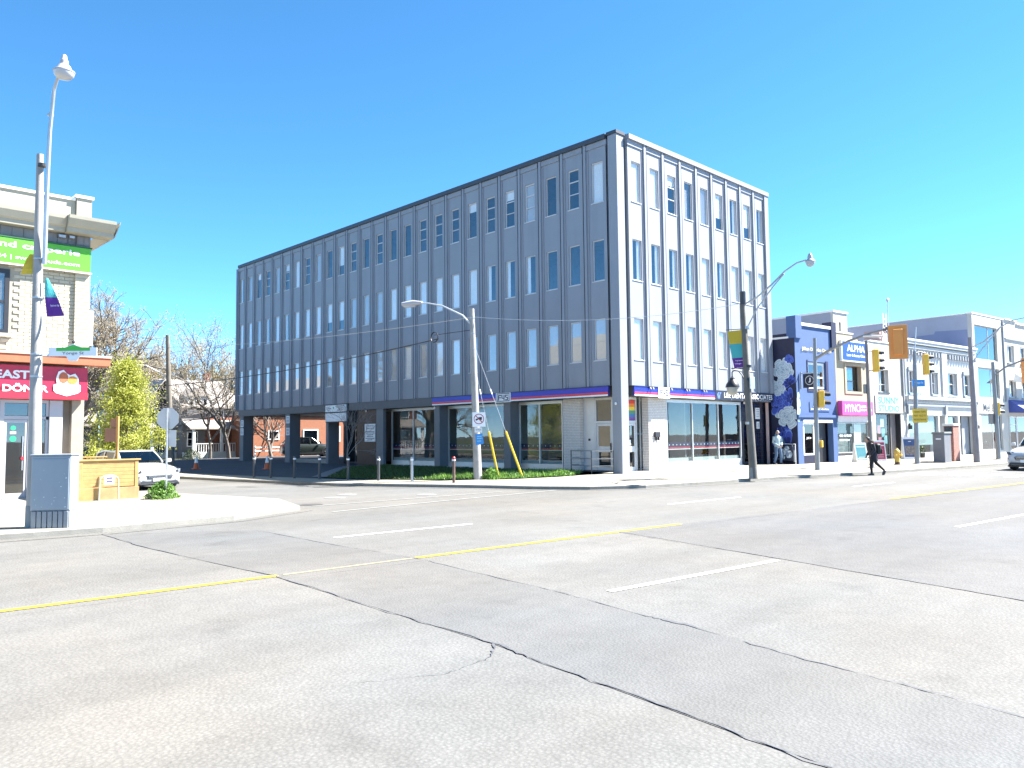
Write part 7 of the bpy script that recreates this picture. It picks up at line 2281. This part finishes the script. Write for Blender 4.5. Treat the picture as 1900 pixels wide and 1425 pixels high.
loft('parka', [(-.14, 0, .60, .16, .21), (-.13, 0, .75, .165, .215), (-.11, 0, .95, .155, .20), (-.07, 0, 1.12, .15, .20), (-.03, 0, 1.28, .14, .205), (-.01, 0, 1.37, .10, .15), (.01, 0, 1.42, .06, .07)], PARKA, pw)
for s_, k in ((1, 'l'), (-1, 'r')):
    limb('sleeve', [W['sh' + k], W['el' + k], W['wr' + k]], [.085, .066, .048], PARKA, pw)
    limb('legging', [W['hip' + k], W['knee' + k], W['ankle' + k]], [.10, .068, .045], LEG, pw)
mb = MB(); mb.lathe([(.10, -.05), (.13, 0), (.12, .06), (.09, .09)], (-.05, 0, 1.40), 14); mb.build('hood', M('hood_fur', (.09, .075, .06), .9, .4, 30), pw, smooth=True, local=True)
shoe((0, .09, .0), 0, 0, BLACK, pw)
shoe((-.64, -.09, .09), 0, radians(-62), BLACK, pw)
head(pw, (.09, 0, 1.51), 0, M('hair_black', (.010, .009, .009), .6, .2), 1.06)
loc = Matrix.Rotation(FACE_L, 4, 'Z') @ Vector((-.31, 0, .88))
t = thing('backpack', 'black backpack worn by the person in the dark parka', 'backpack', (8.0 + loc.x, -6.9 + loc.y, RZ + loc.z), FACE_L)
mb = MB(); mb.bbox(-.12, .10, -.16, .16, 0, .46, .06); mb.build('bag', M('backpack_black', (.012, .014, .014), .7, .2), t, smooth=True, local=True)
mb = MB(); mb.bbox(-.17, -.121, -.12, .12, .04, .24, .02); mb.build('pocket', M('backpack_black', (0, 0, 0)), t, local=True)
for s_ in (-1, 1):
    mb = MB(); mb.tube([(.08, s_ * .11, .40), (.20, s_ * .12, .50), (.36, s_ * .13, .42), (.36, s_ * .14, .2), (.2, s_ * .15, .05), (.06, s_ * .13, .03)], .014, 6); mb.build('strap', BLACK, t, smooth=True, local=True)
# man in pale blue shirt and jeans by the mural
Mn = dict(pelvis=(0, 0, .95), waist=(0, 0, 1.1), chest=(.01, 0, 1.34), neck=(.02, 0, 1.52), skull=(.03, 0, 1.58), hipl=(0, .10, .90), kneel=(.06, .15, .50), anklel=(.0, .20, .09), toel=(.14, .23, .03), hipr=(0, -.10, .90), kneer=(.05, -.14, .50), ankler=(-.06, -.17, .09), toer=(.08, -.19, .03),
          shl=(0, .21, 1.45), ell=(.02, .27, 1.17), wrl=(.17, .13, 1.0), shr=(0, -.21, 1.45), elr=(.0, -.28, 1.17), wrr=(.16, -.10, .99))
RM = atan2(-.93, -.37)
SHIRT = M('shirt_pale_blue', (.30, .38, .42), .8, .06, 10)
JEAN = M('jeans_blue', (.07, .12, .20), .85, .15, 14)
pm = make_person('person', 'person in pale blue shirt, jeans and sunglasses standing by the mural', (12.15, -.62, -.02), RM, Mn, .99)
loft('shirt', [(0, 0, .88, .125, .19), (0, 0, 1.0, .125, .185), (.005, 0, 1.18, .125, .185), (.01, 0, 1.34, .13, .21), (.01, 0, 1.46, .095, .19), (.02, 0, 1.53, .06, .075)], SHIRT, pm)
for s_, k in ((1, 'l'), (-1, 'r')):
    limb('sleeve', [Mn['sh' + k], Mn['el' + k], Mn['wr' + k]], [.075, .058, .042], SHIRT, pm)
    limb('trouser_leg', [Mn['hip' + k], Mn['knee' + k], Mn['ankle' + k]], [.11, .078, .062], JEAN, pm)
    a = Mn['ankle' + k]
    shoe((a[0], a[1], 0), 0, 0, BLACK, pm)
head(pm, (.04, 0, 1.655), 0, M('hair_grey', (.30, .28, .26), .7, .1), 1.0, glasses=True)
